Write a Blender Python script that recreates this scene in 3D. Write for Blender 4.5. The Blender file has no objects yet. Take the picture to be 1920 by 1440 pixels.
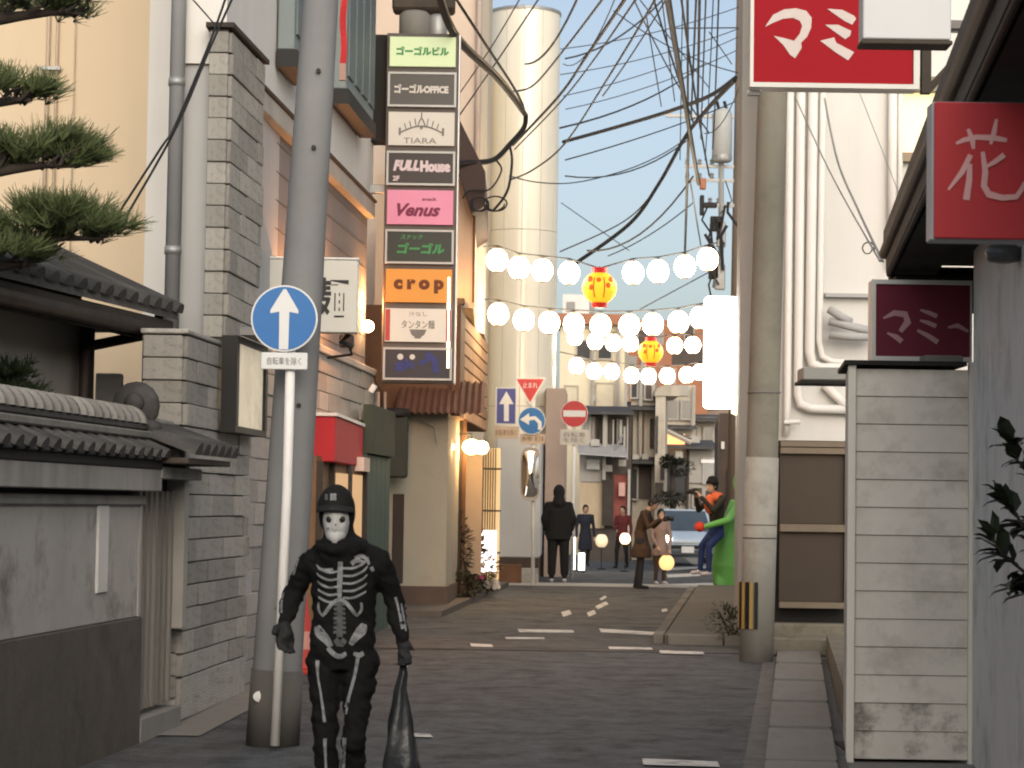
import bpy, bmesh, math, random
from mathutils import Matrix, Vector, Euler
from mathutils.bvhtree import BVHTree
R = math.radians
rnd = random.Random(7)
SC = bpy.context.scene
COL = SC.collection

# ------------------------------------------------------------------ camera
F = 4200.0                      # focal length in pixels of the 1920 px wide photograph
EYE = Vector((0.0, 0.0, 1.6))
PITCH = math.atan(227.0 / F)
ROLL = R(0.85)
cam_data = bpy.data.cameras.new('camera')
cam = bpy.data.objects.new('camera', cam_data)
COL.objects.link(cam)
cam_data.sensor_fit = 'HORIZONTAL'
cam_data.sensor_width = 36.0
cam_data.lens = F / 1920.0 * 36.0
cam_data.clip_start = 0.1
cam_data.clip_end = 3000.0
CAM_M = Matrix.Translation(EYE) @ Matrix.Rotation(math.pi / 2 + PITCH, 4, 'X') @ Matrix.Rotation(ROLL, 4, 'Z')
cam.matrix_world = CAM_M
SC.camera = cam
cam_data.dof.use_dof = True
cam_data.dof.focus_distance = 17.0
cam_data.dof.aperture_fstop = 8.0

# ------------------------------------------------------------------ sky and light
SUN_EL = R(26.0)
SUN_AZ = R(172.0)               # compass: 0 = +Y, clockwise; behind the camera, a little to the right
world = bpy.data.worlds.new('World')
SC.world = world
world.use_nodes = True
wn = world.node_tree
sky = wn.nodes.new('ShaderNodeTexSky')
sky.sky_type = 'NISHITA'
sky.sun_disc = False
sky.sun_elevation = SUN_EL
sky.sun_rotation = SUN_AZ
sky.altitude = 50
sky.air_density = 1.0
sky.dust_density = 3.5
sky.ozone_density = 1.2
bg = wn.nodes['Background']
bg.inputs['Strength'].default_value = 0.084
hsv = wn.nodes.new('ShaderNodeHueSaturation')
hsv.inputs['Saturation'].default_value = 0.74
wn.links.new(sky.outputs[0], hsv.inputs['Color'])
wn.links.new(hsv.outputs[0], bg.inputs[0])
sun_data = bpy.data.lights.new('sun', 'SUN')
sun = bpy.data.objects.new('sun', sun_data)
COL.objects.link(sun)
sun_data.energy = 1.15
sun_data.angle = R(75)
sun_data.color = (1.0, 0.94, 0.86)
sdir = Vector((math.sin(SUN_AZ) * math.cos(SUN_EL), math.cos(SUN_AZ) * math.cos(SUN_EL), math.sin(SUN_EL)))
sun.rotation_euler = sdir.to_track_quat('Z', 'Y').to_euler()
SC.view_settings.view_transform = 'Standard'
SC.view_settings.look = 'None'
SC.view_settings.gamma = 1.0
SC.view_settings.exposure = 0.95
SC.cycles.use_denoising = True
SC.cycles.max_bounces = 5
SC.cycles.diffuse_bounces = 3
SC.cycles.glossy_bounces = 3
SC.cycles.sample_clamp_indirect = 4.0
SC.cycles.filter_width = 2.0

# ------------------------------------------------------------------ helpers
def P(u, v, D):
    """world point seen at pixel (u, v) of the 1920x1440 photograph, D metres ahead of the camera"""
    d = CAM_M.to_3x3() @ Vector(((u - 960) / F, (720 - v) / F, -1.0))
    return EYE + d * (D / d.y)
def X(u, D): return P(u, 947, D).x
def Z(u, v, D): return P(u, v, D).z
def gz(D):
    """height of the ground D metres ahead"""
    if D < 14: return 0.0
    if D < 39: return 0.2 * (D - 14) / 25
    if D < 46: return 0.2
    if D < 62: return 0.2 * (62 - D) / 16
    return 0.0
LX = lambda D: -2.354 + 0.072 * (D - 16)      # left building line
RX = lambda D: 2.67 - 0.12 * (16 - D)         # right eave line

W = {}
def reg(o, M): W[o] = M; return o
def thing(name, label, cat, loc=(0, 0, 0), rz=0.0, group=None):
    o = bpy.data.objects.new(name, None)
    o.empty_display_size = 0.1
    COL.objects.link(o)
    o.location = loc; o.rotation_euler = (0, 0, rz)
    o['label'] = label; o['category'] = cat
    if group: o['group'] = group
    return reg(o, Matrix.Translation(Vector(loc)) @ Matrix.Rotation(rz, 4, 'Z'))
def tag(o, label, cat, group=None):
    o['label'] = label; o['category'] = cat
    if group: o['group'] = group
    return o
def struct(o): o['kind'] = 'structure'; return o
def stuff(o): o['kind'] = 'stuff'; return o

def link_mesh(name, me, parent, origin=None, label=None):
    """me holds world coordinates"""
    o = bpy.data.objects.new(name, me)
    COL.objects.link(o)
    if parent is not None:
        me.transform(W[parent].inverted())
        o.parent = parent
        reg(o, W[parent])
    else:
        M = Matrix.Translation(Vector(origin)) if origin is not None else Matrix.Identity(4)
        me.transform(M.inverted()); o.matrix_world = M
        reg(o, M)
    if label: o['label'] = label
    return o
def piece(name, me, M, parent):
    """a shared mesh placed as one part at world matrix M"""
    o = bpy.data.objects.new(name, me)
    COL.objects.link(o)
    o.parent = parent
    o.matrix_local = W[parent].inverted() @ M
    return reg(o, M)
def copy_tree(o, M, parent=None):
    c = o.copy(); COL.objects.link(c)
    if parent is None:
        c.matrix_world = M; reg(c, M)
    else:
        c.parent = parent
        reg(c, W[parent])
    for ch in [x for x in W if x.parent == o]:
        copy_tree(ch, M, c)
    return c

class MB:
    def __init__(self): self.v = []; self.f = []; self.mi = []; self.cur = 0
    def add(self, vs, fs):
        n = len(self.v)
        self.v += [tuple(x) for x in vs]
        self.f += [tuple(n + i for i in f) for f in fs]
        self.mi += [self.cur] * len(fs)
        return self
    def box(self, c, s, rz=0.0, M=None):
        vs = [Vector((x * s[0] / 2, y * s[1] / 2, z * s[2] / 2)) for z in (-1, 1) for y in (-1, 1) for x in (-1, 1)]
        m = (Matrix.Translation(Vector(c)) @ Matrix.Rotation(rz, 4, 'Z')) if M is None else M
        return self.add([m @ v for v in vs], [(0, 2, 3, 1), (4, 5, 7, 6), (0, 1, 5, 4), (1, 3, 7, 5), (3, 2, 6, 7), (2, 0, 4, 6)])
    def box2(self, a, b):
        return self.box([(a[i] + b[i]) / 2 for i in range(3)], [abs(b[i] - a[i]) for i in range(3)])
    def quad(self, *p): return self.add(p, [tuple(range(len(p)))])
    def prism(self, poly, z0, z1):
        """poly = [(x, y)], z0 / z1 numbers or functions of the index"""
        n = len(poly)
        a = sum(poly[i][0] * poly[(i + 1) % n][1] - poly[(i + 1) % n][0] * poly[i][1] for i in range(n))
        if a < 0: poly = poly[::-1]
        vs = [(x, y, z0) for x, y in poly] + [(x, y, z1) for x, y in poly]
        fs = [tuple(reversed(range(n))), tuple(range(n, 2 * n))] + [(i, (i + 1) % n, n + (i + 1) % n, n + i) for i in range(n)]
        return self.add(vs, fs)
    def slab(self, p0, p1, z0, z1, t):
        """upright wall from (x, y) p0 to p1, thickness t to the left of the direction"""
        d = Vector((p1[0] - p0[0], p1[1] - p0[1])).normalized()
        n = Vector((-d.y, d.x)) * t
        return self.prism([p0, p1, (p1[0] + n.x, p1[1] + n.y), (p0[0] + n.x, p0[1] + n.y)], z0, z1)
    def tube(self, pts, r, n=8, caps=True):
        pts = [Vector(p) for p in pts]
        rs = r if isinstance(r, (list, tuple)) else [r] * len(pts)
        vs = []; fs = []
        up = None
        for i, p in enumerate(pts):
            t = (pts[min(i + 1, len(pts) - 1)] - pts[max(i - 1, 0)])
            t = t.normalized() if t.length > 1e-9 else Vector((0, 0, 1))
            if up is None:
                up = t.cross(Vector((0, 0, 1)))
                if up.length < 0.1: up = t.cross(Vector((1, 0, 0)))
                up.normalize()
            up = (up - t * up.dot(t)).normalized()
            w = t.cross(up)
            for k in range(n):
                a = 2 * math.pi * k / n
                vs.append(p + (up * math.cos(a) + w * math.sin(a)) * rs[i])
        for i in range(len(pts) - 1):
            for k in range(n):
                k2 = (k + 1) % n
                fs.append((i * n + k, i * n + k2, (i + 1) * n + k2, (i + 1) * n + k))
        if caps:
            fs.append(tuple(reversed(range(n)))); fs.append(tuple(range((len(pts) - 1) * n, len(pts) * n)))
        return self.add(vs, fs)
    def lathe(self, prof, c, n=16, M=None, caps=True):
        """prof = [(radius, z)] round a vertical axis at c"""
        m = Matrix.Translation(Vector(c)) if M is None else M
        vs = [m @ Vector((r * math.cos(2 * math.pi * k / n), r * math.sin(2 * math.pi * k / n), z)) for r, z in prof for k in range(n)]
        fs = [(i * n + k, i * n + (k + 1) % n, (i + 1) * n + (k + 1) % n, (i + 1) * n + k) for i in range(len(prof) - 1) for k in range(n)]
        if caps: fs += [tuple(reversed(range(n))), tuple(range((len(prof) - 1) * n, len(prof) * n))]
        return self.add(vs, fs)
    def ball(self, c, r, n=12, m=8, M=None):
        rr = r if isinstance(r, (list, tuple)) else (r, r, r)
        mm = Matrix.Translation(Vector(c)) if M is None else M
        vs = []; fs = []
        for i in range(m + 1):
            th = math.pi * i / m
            for k in range(n):
                a = 2 * math.pi * k / n
                s = max(math.sin(th), 0.02)
                vs.append(mm @ Vector((rr[0] * s * math.cos(a), rr[1] * s * math.sin(a), -rr[2] * math.cos(th))))
        for i in range(m):
            for k in range(n):
                fs.append((i * n + k, i * n + (k + 1) % n, (i + 1) * n + (k + 1) % n, (i + 1) * n + k))
        fs += [tuple(reversed(range(n))), tuple(range(m * n, m * n + n))]
        return self.add(vs, fs)
    def mesh(self, name, mats, smooth=False, bevel=0.0):
        me = bpy.data.meshes.new(name)
        me.from_pydata([tuple(v) for v in self.v], [], self.f)
        ms = mats if isinstance(mats, (list, tuple)) else [mats]
        for m in ms: me.materials.append(m)
        if len(ms) > 1: me.polygons.foreach_set('material_index', self.mi)
        if bevel > 0:
            bm = bmesh.new(); bm.from_mesh(me)
            bmesh.ops.bevel(bm, geom=list(bm.edges), offset=bevel, segments=1, affect='EDGES', clamp_overlap=True)
            bm.to_mesh(me); bm.free()
        if smooth: me.shade_smooth()
        me.update()
        return me
    def build(self, name, mats, parent=None, smooth=False, bevel=0.0, origin=None, label=None):
        return link_mesh(name, self.mesh(name, mats, smooth, bevel), parent, origin, label)

# ------------------------------------------------------------------ materials
MATS = {}
def pm(name, col, rough=0.8, var=0.18, scale=3.0, bump=0.15, bscale=90.0, streak=0.0, metal=0.0, rand=0.0, emit=0.0, ecol=None, spec=0.3, dirt=None, dscale=1.6, damount=0.0, nrough=0.62, bdist=0.01):
    """weathered plain material: uneven tone, fine relief, rain streaks, per-piece variation"""
    if name in MATS: return MATS[name]
    m = bpy.data.materials.new(name); m.use_nodes = True
    nt = m.node_tree; N = nt.nodes; L = nt.links
    b = N['Principled BSDF']
    b.inputs['Roughness'].default_value = rough
    b.inputs['Metallic'].default_value = metal
    b.inputs['Specular IOR Level'].default_value = spec
    tc = N.new('ShaderNodeTexCoord')
    def math_(op, a, b_, clamp=False):
        n = N.new('ShaderNodeMath'); n.operation = op; n.use_clamp = clamp
        for i, x in enumerate((a, b_)):
            if hasattr(x, 'links'): L.new(x, n.inputs[i])
            else: n.inputs[i].default_value = x
        return n.outputs[0]
    nz = N.new('ShaderNodeTexNoise'); nz.inputs['Scale'].default_value = scale; nz.inputs['Detail'].default_value = 6; nz.inputs['Roughness'].default_value = nrough
    L.new(tc.outputs['Object'], nz.inputs['Vector'])
    f = math_('ADD', math_('MULTIPLY', math_('SUBTRACT', nz.outputs['Fac'], 0.5), 2.4 * var), 1.0)
    if streak > 0:
        mp = N.new('ShaderNodeMapping'); mp.inputs['Scale'].default_value = (4.5, 4.5, 0.5)
        L.new(tc.outputs['Object'], mp.inputs['Vector'])
        n2 = N.new('ShaderNodeTexNoise'); n2.inputs['Scale'].default_value = 1.0; n2.inputs['Detail'].default_value = 4
        L.new(mp.outputs[0], n2.inputs['Vector'])
        s = math_('MULTIPLY', math_('SUBTRACT', n2.outputs['Fac'], 0.45, True), 2.5 * streak)
        f = math_('SUBTRACT', f, s)
    if rand > 0:
        oi = N.new('ShaderNodeObjectInfo')
        f = math_('MULTIPLY', f, math_('ADD', math_('MULTIPLY', oi.outputs['Random'], 2 * rand), 1 - rand))
    base = N.new('ShaderNodeMix'); base.data_type = 'RGBA'; base.blend_type = 'MIX'
    base.inputs[6].default_value = (*col, 1)
    base.inputs[7].default_value = (*(dirt or [c * 0.4 for c in col]), 1)
    if damount > 0:
        n3 = N.new('ShaderNodeTexNoise'); n3.inputs['Scale'].default_value = dscale; n3.inputs['Detail'].default_value = 7; n3.inputs['Roughness'].default_value = 0.7
        L.new(tc.outputs['Object'], n3.inputs['Vector'])
        L.new(math_('MULTIPLY', math_('SUBTRACT', n3.outputs['Fac'], 0.5, True), 4.5 * damount, True), base.inputs[0])
    else: base.inputs[0].default_value = 0
    mx = N.new('ShaderNodeMix'); mx.data_type = 'RGBA'; mx.blend_type = 'MULTIPLY'; mx.inputs[0].default_value = 1
    cb = N.new('ShaderNodeCombineColor')
    for i in range(3): L.new(f, cb.inputs[i])
    L.new(base.outputs[2], mx.inputs[6]); L.new(cb.outputs[0], mx.inputs[7])
    L.new(mx.outputs[2], b.inputs['Base Color'])
    if bump > 0:
        n4 = N.new('ShaderNodeTexNoise'); n4.inputs['Scale'].default_value = bscale; n4.inputs['Detail'].default_value = 3
        L.new(tc.outputs['Object'], n4.inputs['Vector'])
        bp = N.new('ShaderNodeBump'); bp.inputs['Strength'].default_value = bump; bp.inputs['Distance'].default_value = bdist
        L.new(n4.outputs['Fac'], bp.inputs['Height']); L.new(bp.outputs[0], b.inputs['Normal'])
    if emit > 0:
        b.inputs['Emission Strength'].default_value = emit
        if ecol: b.inputs['Emission Color'].default_value = (*ecol, 1)
        else: L.new(mx.outputs[2], b.inputs['Emission Color'])
    MATS[name] = m
    return m
def glass(name, col=(0.02, 0.025, 0.03), rough=0.08):
    return pm(name, col, rough=rough, var=0.3, scale=1.2, bump=0.02, bscale=6, spec=0.7)
def glow(name, col, s, surf=(0.8, 0.75, 0.65)):
    return pm(name, surf, rough=0.6, var=0.05, bump=0.0, emit=s, ecol=col)

M_asphalt = pm('asphalt', (0.10, 0.104, 0.108), 0.88, 1.0, 3.0, 0.9, 70, spec=0.25, dirt=(0.042, 0.043, 0.046), damount=1.1, dscale=2.2, nrough=0.85, bdist=0.03)
M_asphalt2 = pm('asphalt_worn', (0.098, 0.094, 0.09), 0.88, 1.0, 2.4, 0.7, 70, spec=0.25, dirt=(0.034, 0.031, 0.028), damount=1.0, dscale=1.6, nrough=0.85, bdist=0.03)
M_paint = pm('road_paint', (0.56, 0.54, 0.5), 0.8, 0.4, 14, 0.2, 120, dirt=(0.09, 0.087, 0.085), damount=1.0, dscale=6, nrough=0.75)
M_conc = pm('concrete', (0.22, 0.21, 0.19), 0.9, 0.22, 2.2, 0.3, 120, streak=0.12, rand=0.12, dirt=(0.12, 0.11, 0.09), damount=0.45, dscale=2.2)
M_conc_lt = pm('concrete_light', (0.38, 0.36, 0.32), 0.9, 0.2, 3, 0.25, 120, rand=0.1, dirt=(0.2, 0.18, 0.15), damount=0.4)
M_pole = pm('pole_concrete', (0.20, 0.2, 0.197), 0.88, 0.2, 2.0, 0.2, 140, streak=0.08, dirt=(0.17, 0.16, 0.14), damount=0.3, dscale=1.2)
M_pole_r = pm('pole_concrete_dark', (0.21, 0.195, 0.155), 0.9, 0.2, 1.6, 0.25, 140, streak=0.15, dirt=(0.07, 0.06, 0.045), damount=0.5, dscale=1.3)
M_pole_b = pm('pole_footing', (0.10, 0.092, 0.083), 0.9, 0.15, 3, 0.3, 120)
M_plaster = pm('garden_wall_plaster', (0.39, 0.37, 0.335), 0.92, 0.22, 1.3, 0.25, 140, streak=0.1, dirt=(0.14, 0.125, 0.105), damount=1.0, dscale=1.8, nrough=0.75)
M_dado = pm('garden_wall_dado', (0.10, 0.088, 0.075), 0.95, 0.45, 2.5, 0.5, 120, dirt=(0.05, 0.043, 0.036), damount=0.7, dscale=2.2, nrough=0.78)
M_beam = pm('weathered_grey_wood', (0.30, 0.285, 0.26), 0.9, 0.22, 4, 0.25, 60, streak=0.4, rand=0.12)
M_strip = pm('white_strip', (0.6, 0.58, 0.54), 0.7, 0.1, 4, 0.05)
M_wood_dk = pm('dark_wood', (0.06, 0.048, 0.038), 0.85, 0.3, 5, 0.25, 50, streak=0.3, rand=0.25)
M_wood_slat = pm('slat_wood', (0.22, 0.2, 0.175), 0.88, 0.3, 5, 0.25, 60, streak=0.1, rand=0.3)
M_tile = pm('roof_tile', (0.05, 0.047, 0.044), 0.7, 0.28, 6, 0.3, 60, rand=0.3, spec=0.4, dirt=(0.17, 0.165, 0.15), damount=0.35, dscale=5)
M_tile_lt = pm('ridge_tile', (0.2, 0.19, 0.17), 0.75, 0.3, 7, 0.3, 60, rand=0.25, dirt=(0.05, 0.05, 0.045), damount=0.5, dscale=6)
M_housewall = pm('house_plaster', (0.42, 0.39, 0.34), 0.93, 0.12, 1.2, 0.15, 140, streak=0.12)
M_cream = pm('cream_render', (0.58, 0.465, 0.325), 0.9, 0.05, 0.5, 0.12, 160, streak=0.05)
M_greywhite = pm('pale_grey_render', (0.40, 0.395, 0.385), 0.88, 0.07, 0.7, 0.1, 140, streak=0.07)
M_white = pm('white_render', (0.64, 0.62, 0.58), 0.88, 0.07, 0.8, 0.1, 140, streak=0.08)
M_recess = pm('grey_boarding', (0.19, 0.185, 0.185), 0.9, 0.12, 1.0, 0.15, 120, streak=0.12)
M_block = pm('stone_block', (0.46, 0.435, 0.385), 0.93, 0.4, 5.0, 0.9, 30, streak=0.2, rand=0.2, dirt=(0.15, 0.135, 0.11), damount=0.85, dscale=5, nrough=0.75, bdist=0.02)
M_block_lt = pm('stone_block_pale', (0.44, 0.42, 0.38), 0.93, 0.35, 5.0, 0.8, 30, streak=0.15, rand=0.16, dirt=(0.2, 0.18, 0.15), damount=0.6, dscale=5, nrough=0.75, bdist=0.02)
M_mortar = pm('mortar', (0.12, 0.11, 0.095), 0.95, 0.2, 6, 0.3, 90)
M_metal = pm('grey_metal', (0.33, 0.33, 0.32), 0.5, 0.12, 5, 0.05, 60, metal=0.5)
M_galv = pm('galvanised_steel', (0.5, 0.5, 0.49), 0.45, 0.12, 6, 0.05, 60, metal=0.7)
M_black = pm('black_metal', (0.018, 0.017, 0.016), 0.6, 0.2, 6, 0.1, 60)
M_rubber = pm('cable_black', (0.02, 0.02, 0.022), 0.6, 0.1, 6, 0.0)
M_cable_g = pm('cable_grey', (0.045, 0.045, 0.05), 0.6, 0.1, 6, 0.0)
M_whitepipe = pm('white_pipe', (0.74, 0.71, 0.66), 0.5, 0.08, 3, 0.03)
M_postw = pm('white_post_paint', (0.72, 0.70, 0.66), 0.45, 0.12, 6, 0.05, 60, streak=0.12)
M_teal = pm('teal_metal', (0.20, 0.235, 0.23), 0.6, 0.12, 3, 0.08, 60, streak=0.15)
M_siding = pm('white_siding', (0.66, 0.62, 0.55), 0.8, 0.18, 2.0, 0.08, 100, rand=0.05, dirt=(0.36, 0.33, 0.27), damount=0.7, dscale=3.0, nrough=0.75, streak=0.12)
M_siding_d = pm('white_siding_mossy', (0.62, 0.58, 0.51), 0.85, 0.2, 3.0, 0.1, 100, rand=0.05, dirt=(0.1, 0.09, 0.066), damount=1.0, dscale=4, nrough=0.75, streak=0.25)
M_trim = pm('siding_trim', (0.72, 0.68, 0.6), 0.65, 0.1, 3, 0.05, 80, streak=0.1)
M_greywall = pm('grey_render', (0.66, 0.645, 0.6), 0.9, 0.15, 1.6, 0.15, 140, streak=0.03, dirt=(0.26, 0.25, 0.22), damount=0.7, dscale=1.8, nrough=0.72)
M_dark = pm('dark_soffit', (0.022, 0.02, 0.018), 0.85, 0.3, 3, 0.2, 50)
M_brownpanel = pm('brown_panel', (0.075, 0.057, 0.043), 0.8, 0.12, 2, 0.1, 80, rand=0.1)
M_brownrail = pm('brown_rail', (0.30, 0.235, 0.165), 0.8, 0.2, 5, 0.15, 60, streak=0.2)
# ================================================================== ground, roads, pavements
def sheet(name, xl, xr, st, dz, mat, nx=1):
    mb = MB(); vs = []; fs = []
    for D in st:
        for i in range(nx + 1):
            a, b = xl(D), xr(D)
            vs.append((a + (b - a) * i / nx, D, gz(D) + dz))
    for j in range(len(st) - 1):
        for i in range(nx):
            k = j * (nx + 1) + i
            fs.append((k, k + 1, k + nx + 2, k + nx + 1))
    mb.add(vs, fs)
    return struct(mb.build(name, mat))
def rng(a, b, n): return [a + (b - a) * i / n for i in range(n + 1)]
sheet('ground', lambda D: -900, lambda D: 900, [-60, -20, 0, 14, 39, 46, 62, 120, 400, 2000], -0.02, M_conc)
sheet('road', lambda D: LX(D) - 1.5, lambda D: 2.0 + 0.127 * (D - 17.4), rng(-20, 14, 6) + rng(15, 25, 10), 0.0, M_asphalt)
sheet('worn_road', lambda D: LX(D) - 0.2, lambda D: 2.0 + 0.127 * (D - 17.4), rng(23.6, 39, 12), 0.006, M_asphalt2)
sheet('cross_road', lambda D: -40, lambda D: 40, rng(39.0, 46, 7), 0.0, M_asphalt)
sheet('far_road', lambda D: 0.6 + 0.02 * (D - 46), lambda D: 4.3 + 0.05 * (D - 46), rng(46, 62, 8) + [80, 120], 0.0, M_asphalt)
def on_road(u, v, h=0.0):
    """ground point under pixel (u, v)"""
    lo, hi = 5.0, 120.0
    for _ in range(60):
        m = (lo + hi) / 2
        if P(u, v, m).z < gz(m) + h: hi = m
        else: lo = m
    return P(u, v, lo)
def road_mark(px, dz=0.011, name='road_marking'):
    pts = [on_road(*p) for p in px]
    return struct(MB().quad(*[(p.x, p.y, gz(p.y) + dz) for p in pts]).build(name, M_paint))
for a in ([(970, 1181), (1074, 1183), (1077, 1188), (974, 1187)], [(946, 1196), (1020, 1197), (1022, 1200), (950, 1200)],
          [(881, 1208), (922, 1210), (925, 1215), (884, 1214)], [(1123, 1180), (1234, 1187), (1236, 1193), (1127, 1187)],
          [(1140, 1214), (1222, 1216), (1224, 1220), (1143, 1219)], [(1236, 1221), (1318, 1224), (1321, 1229), (1238, 1227)],
          [(1204, 1425), (1345, 1431), (1350, 1441), (1206, 1437)], [(752, 1376), (806, 1379), (812, 1385), (760, 1384)],
          [(1052, 1149), (1068, 1145), (1072, 1153), (1056, 1158)], [(1100, 1150), (1114, 1145), (1118, 1152), (1104, 1158)],
          [(1116, 1138), (1136, 1129), (1141, 1134), (1121, 1144)], [(1124, 1124), (1134, 1118), (1138, 1121), (1128, 1127)],
          [(1240, 1144), (1250, 1142), (1252, 1147), (1242, 1149)],
          [(1176, 1098), (1336, 1094), (1338, 1098), (1178, 1102)], [(1250, 1078), (1330, 1075), (1332, 1080), (1252, 1084)],
          [(1240, 1066), (1330, 1062), (1332, 1066), (1244, 1071)]):
    road_mark(a)
# concrete channel across the mouth of the side street
sheet('concrete_channel', lambda D: -0.6, lambda D: 3.9, [39.0, 39.8, 40.6], 0.012, M_conc_lt)
# raised forecourt on the right beyond the pole
fc = [on_road(1246, 1208), on_road(1296, 1128)]
k0 = Vector((fc[0].x, fc[0].y)); k1 = Vector((fc[1].x, fc[1].y))
kd = (k1 - k0) / (k1.y - k0.y)
def KX(D): return k0.x + kd.x * (D - k0.y)
mb = MB()
st = rng(k0.y, 38.2, 8)
for a, b in zip(st, st[1:]):
    mb.add([(KX(a), a, gz(a) - 0.02), (5, a, gz(a) - 0.02), (5, b, gz(b) - 0.02), (KX(b), b, gz(b) - 0.02),
            (KX(a), a, gz(a) + 0.1), (5, a, gz(a) + 0.1), (5, b, gz(b) + 0.1), (KX(b), b, gz(b) + 0.1)],
           [(4, 5, 6, 7), (0, 1, 5, 4), (3, 0, 4, 7)])
struct(mb.build('forecourt', pm('brown_concrete', (0.12, 0.105, 0.088), 0.92, 0.22, 2, 0.3, 120, dirt=(0.07, 0.06, 0.045), damount=0.5)))
# kerb stones at its edge
kerb = bpy.data.objects.new('kerb', None); COL.objects.link(kerb); struct(kerb); reg(kerb, Matrix.Identity(4))
unit_kerb = MB().box((0, 0, 0), (1, 1, 1)).mesh('kerb_stone', pm('kerb_concrete', (0.14, 0.125, 0.105), 0.92, 0.25, 3, 0.3, 90, rand=0.2, dirt=(0.1, 0.09, 0.07), damount=0.5), bevel=0.06)
for i in range(4):
    x = KX(k0.y) + 0.02 + 0.31 + i * 0.62
    piece('kerb_stone', unit_kerb, Matrix.Translation((x, k0.y - 0.07, gz(k0.y) + 0.055)) @ Matrix.Diagonal((0.6, 0.13, 0.125, 1)), kerb)
for i in range(20):
    D = k0.y + 0.35 + i * 0.62
    if D > 38: break
    piece('kerb_stone', unit_kerb, Matrix.Translation((KX(D) - 0.07, D, gz(D) + 0.045)) @ Matrix.Rotation(-math.atan(kd.x), 4, 'Z') @ Matrix.Diagonal((0.12, 0.6, 0.13, 1)), kerb)
# covered gutter along the right-hand houses
GX = lambda D: 2.03 + 0.127 * (D - 17.4)
gut = sheet('gutter', lambda D: GX(D) - 0.13, lambda D: GX(D) + 0.52, rng(-4, 14, 4) + rng(15, 23, 8), 0.004, pm('gutter_concrete', (0.13, 0.125, 0.115), 0.92, 0.35, 6, 0.4, 90, dirt=(0.05, 0.05, 0.045), damount=0.6, dscale=5))
unit_cover = MB().box((0, 0, 0), (1, 1, 1)).mesh('gutter_cover', M_conc, bevel=0.02)
ga = -math.atan(0.127)
D = 8.0
while D < 22.6:
    Lc = 1.98
    Dm = D + Lc / 2
    piece('gutter_cover', unit_cover, Matrix.Translation((GX(Dm) + 0.23, Dm, gz(Dm) + 0.02)) @ Matrix.Rotation(ga, 4, 'Z') @ Matrix.Diagonal((0.44, Lc - 0.015, 0.06, 1)), gut)
    D += Lc
# left pavement and doorstep
sheet('apron', lambda D: LX(D) - 0.5, lambda D: LX(D) + 0.34, rng(15.2, 19.4, 6), 0.008, M_conc)
mb = MB()
st = rng(29.2, 38.6, 8)
def VX(D): return LX(D) + 0.55 + 0.02 * (D - 30)
for a, b in zip(st, st[1:]):
    mb.add([(-4, a, gz(a)), (VX(a), a, gz(a)), (VX(b), b, gz(b)), (-4, b, gz(b)), (-4, a, gz(a) + 0.09), (VX(a), a, gz(a) + 0.09), (VX(b), b, gz(b) + 0.09), (-4, b, gz(b) + 0.09)],
           [(4, 5, 6, 7), (0, 1, 5, 4), (1, 2, 6, 5)])
struct(mb.build('pavement', pm('dark_pavement', (0.105, 0.09, 0.076), 0.9, 0.2, 2, 0.3, 120)))

# ================================================================== stone block facing
_blk = {}
def blocks(parent, p0, p1, z0, z1, course, mat, lens=(0.55, 0.95), out=0.05, seed=1, bond=True, name='block'):
    """courses of separate blocks on the face p0 -> p1 (outward side to the right of the direction)"""
    r = random.Random(seed)
    p0 = Vector(p0); p1 = Vector(p1)
    d = (p1 - p0); Lw = d.length; d.normalize()
    n = Vector((d.y, -d.x))
    ang = math.atan2(d.y, d.x)
    if mat.name not in _blk: _blk[mat.name] = MB().box((0, 0, 0), (1, 1, 1)).mesh('block', mat, bevel=0.035)
    me = _blk[mat.name]
    nc = max(1, round((z1 - z0) / course)); ch = (z1 - z0) / nc
    for c in range(nc):
        x = 0.0
        first = True
        while x < Lw - 0.02:
            l = r.uniform(*lens)
            if first and bond and c % 2: l *= 0.55
            first = False
            if Lw - x - l < 0.12: l = Lw - x
            o = out + r.uniform(-0.012, 0.012)
            c2 = p0 + d * (x + l / 2) + n * (o / 2 - 0.02)
            M = Matrix.Translation((c2.x, c2.y, z0 + (c + 0.5) * ch)) @ Matrix.Rotation(ang, 4, 'Z') @ Matrix.Diagonal((l - 0.008, o + 0.04, ch - 0.009, 1))
            piece(name, me, M, parent)
            x += l

def bevelled(name, c, s, mat, parent, rz=0.0, bev=0.006, label=None):
    return MB().box(c, s, rz).build(name, mat, parent, bevel=bev, label=label)

# ================================================================== LEFT: garden wall with tiled coping
gw_t = math.atan(0.105)
gd = Vector((math.sin(gw_t), math.cos(gw_t))); gn = Vector((math.cos(gw_t), -math.sin(gw_t)))
g0 = Vector((-2.42, 14.8))
def G(s, o, z): q = g0 + gd * s + gn * o; return Vector((q.x, q.y, z))
GM = lambda s, o, z: Matrix.Translation(G(s, o, z)) @ Matrix.Rotation(-gw_t, 4, 'Z')
gw = thing('garden_wall', 'plastered garden wall with dark dado and tiled coping, at the left edge', 'wall', G(-2, 0, 0))
def gbox(name, s0, s1, o0, o1, z0, z1, mat, bev=0.006):
    return MB().box(None, (o1 - o0, s1 - s0, z1 - z0), M=GM((s0 + s1) / 2, (o0 + o1) / 2, (z0 + z1) / 2)).build(name, mat, gw, bevel=bev)
gbox('dado', -14, 0, -0.16, 0.012, -0.05, 0.83, M_dado)
gbox('plaster_panel', -14, -0.06, -0.14, -0.012, 0.832, 1.58, M_plaster)
gbox('corner_post', -0.06, 0.0, -0.15, 0.0, 0.832, 1.60, M_beam)
gbox('rail', -14, 0.0, -0.1, 0.018, 1.565, 1.625, M_beam)
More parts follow.
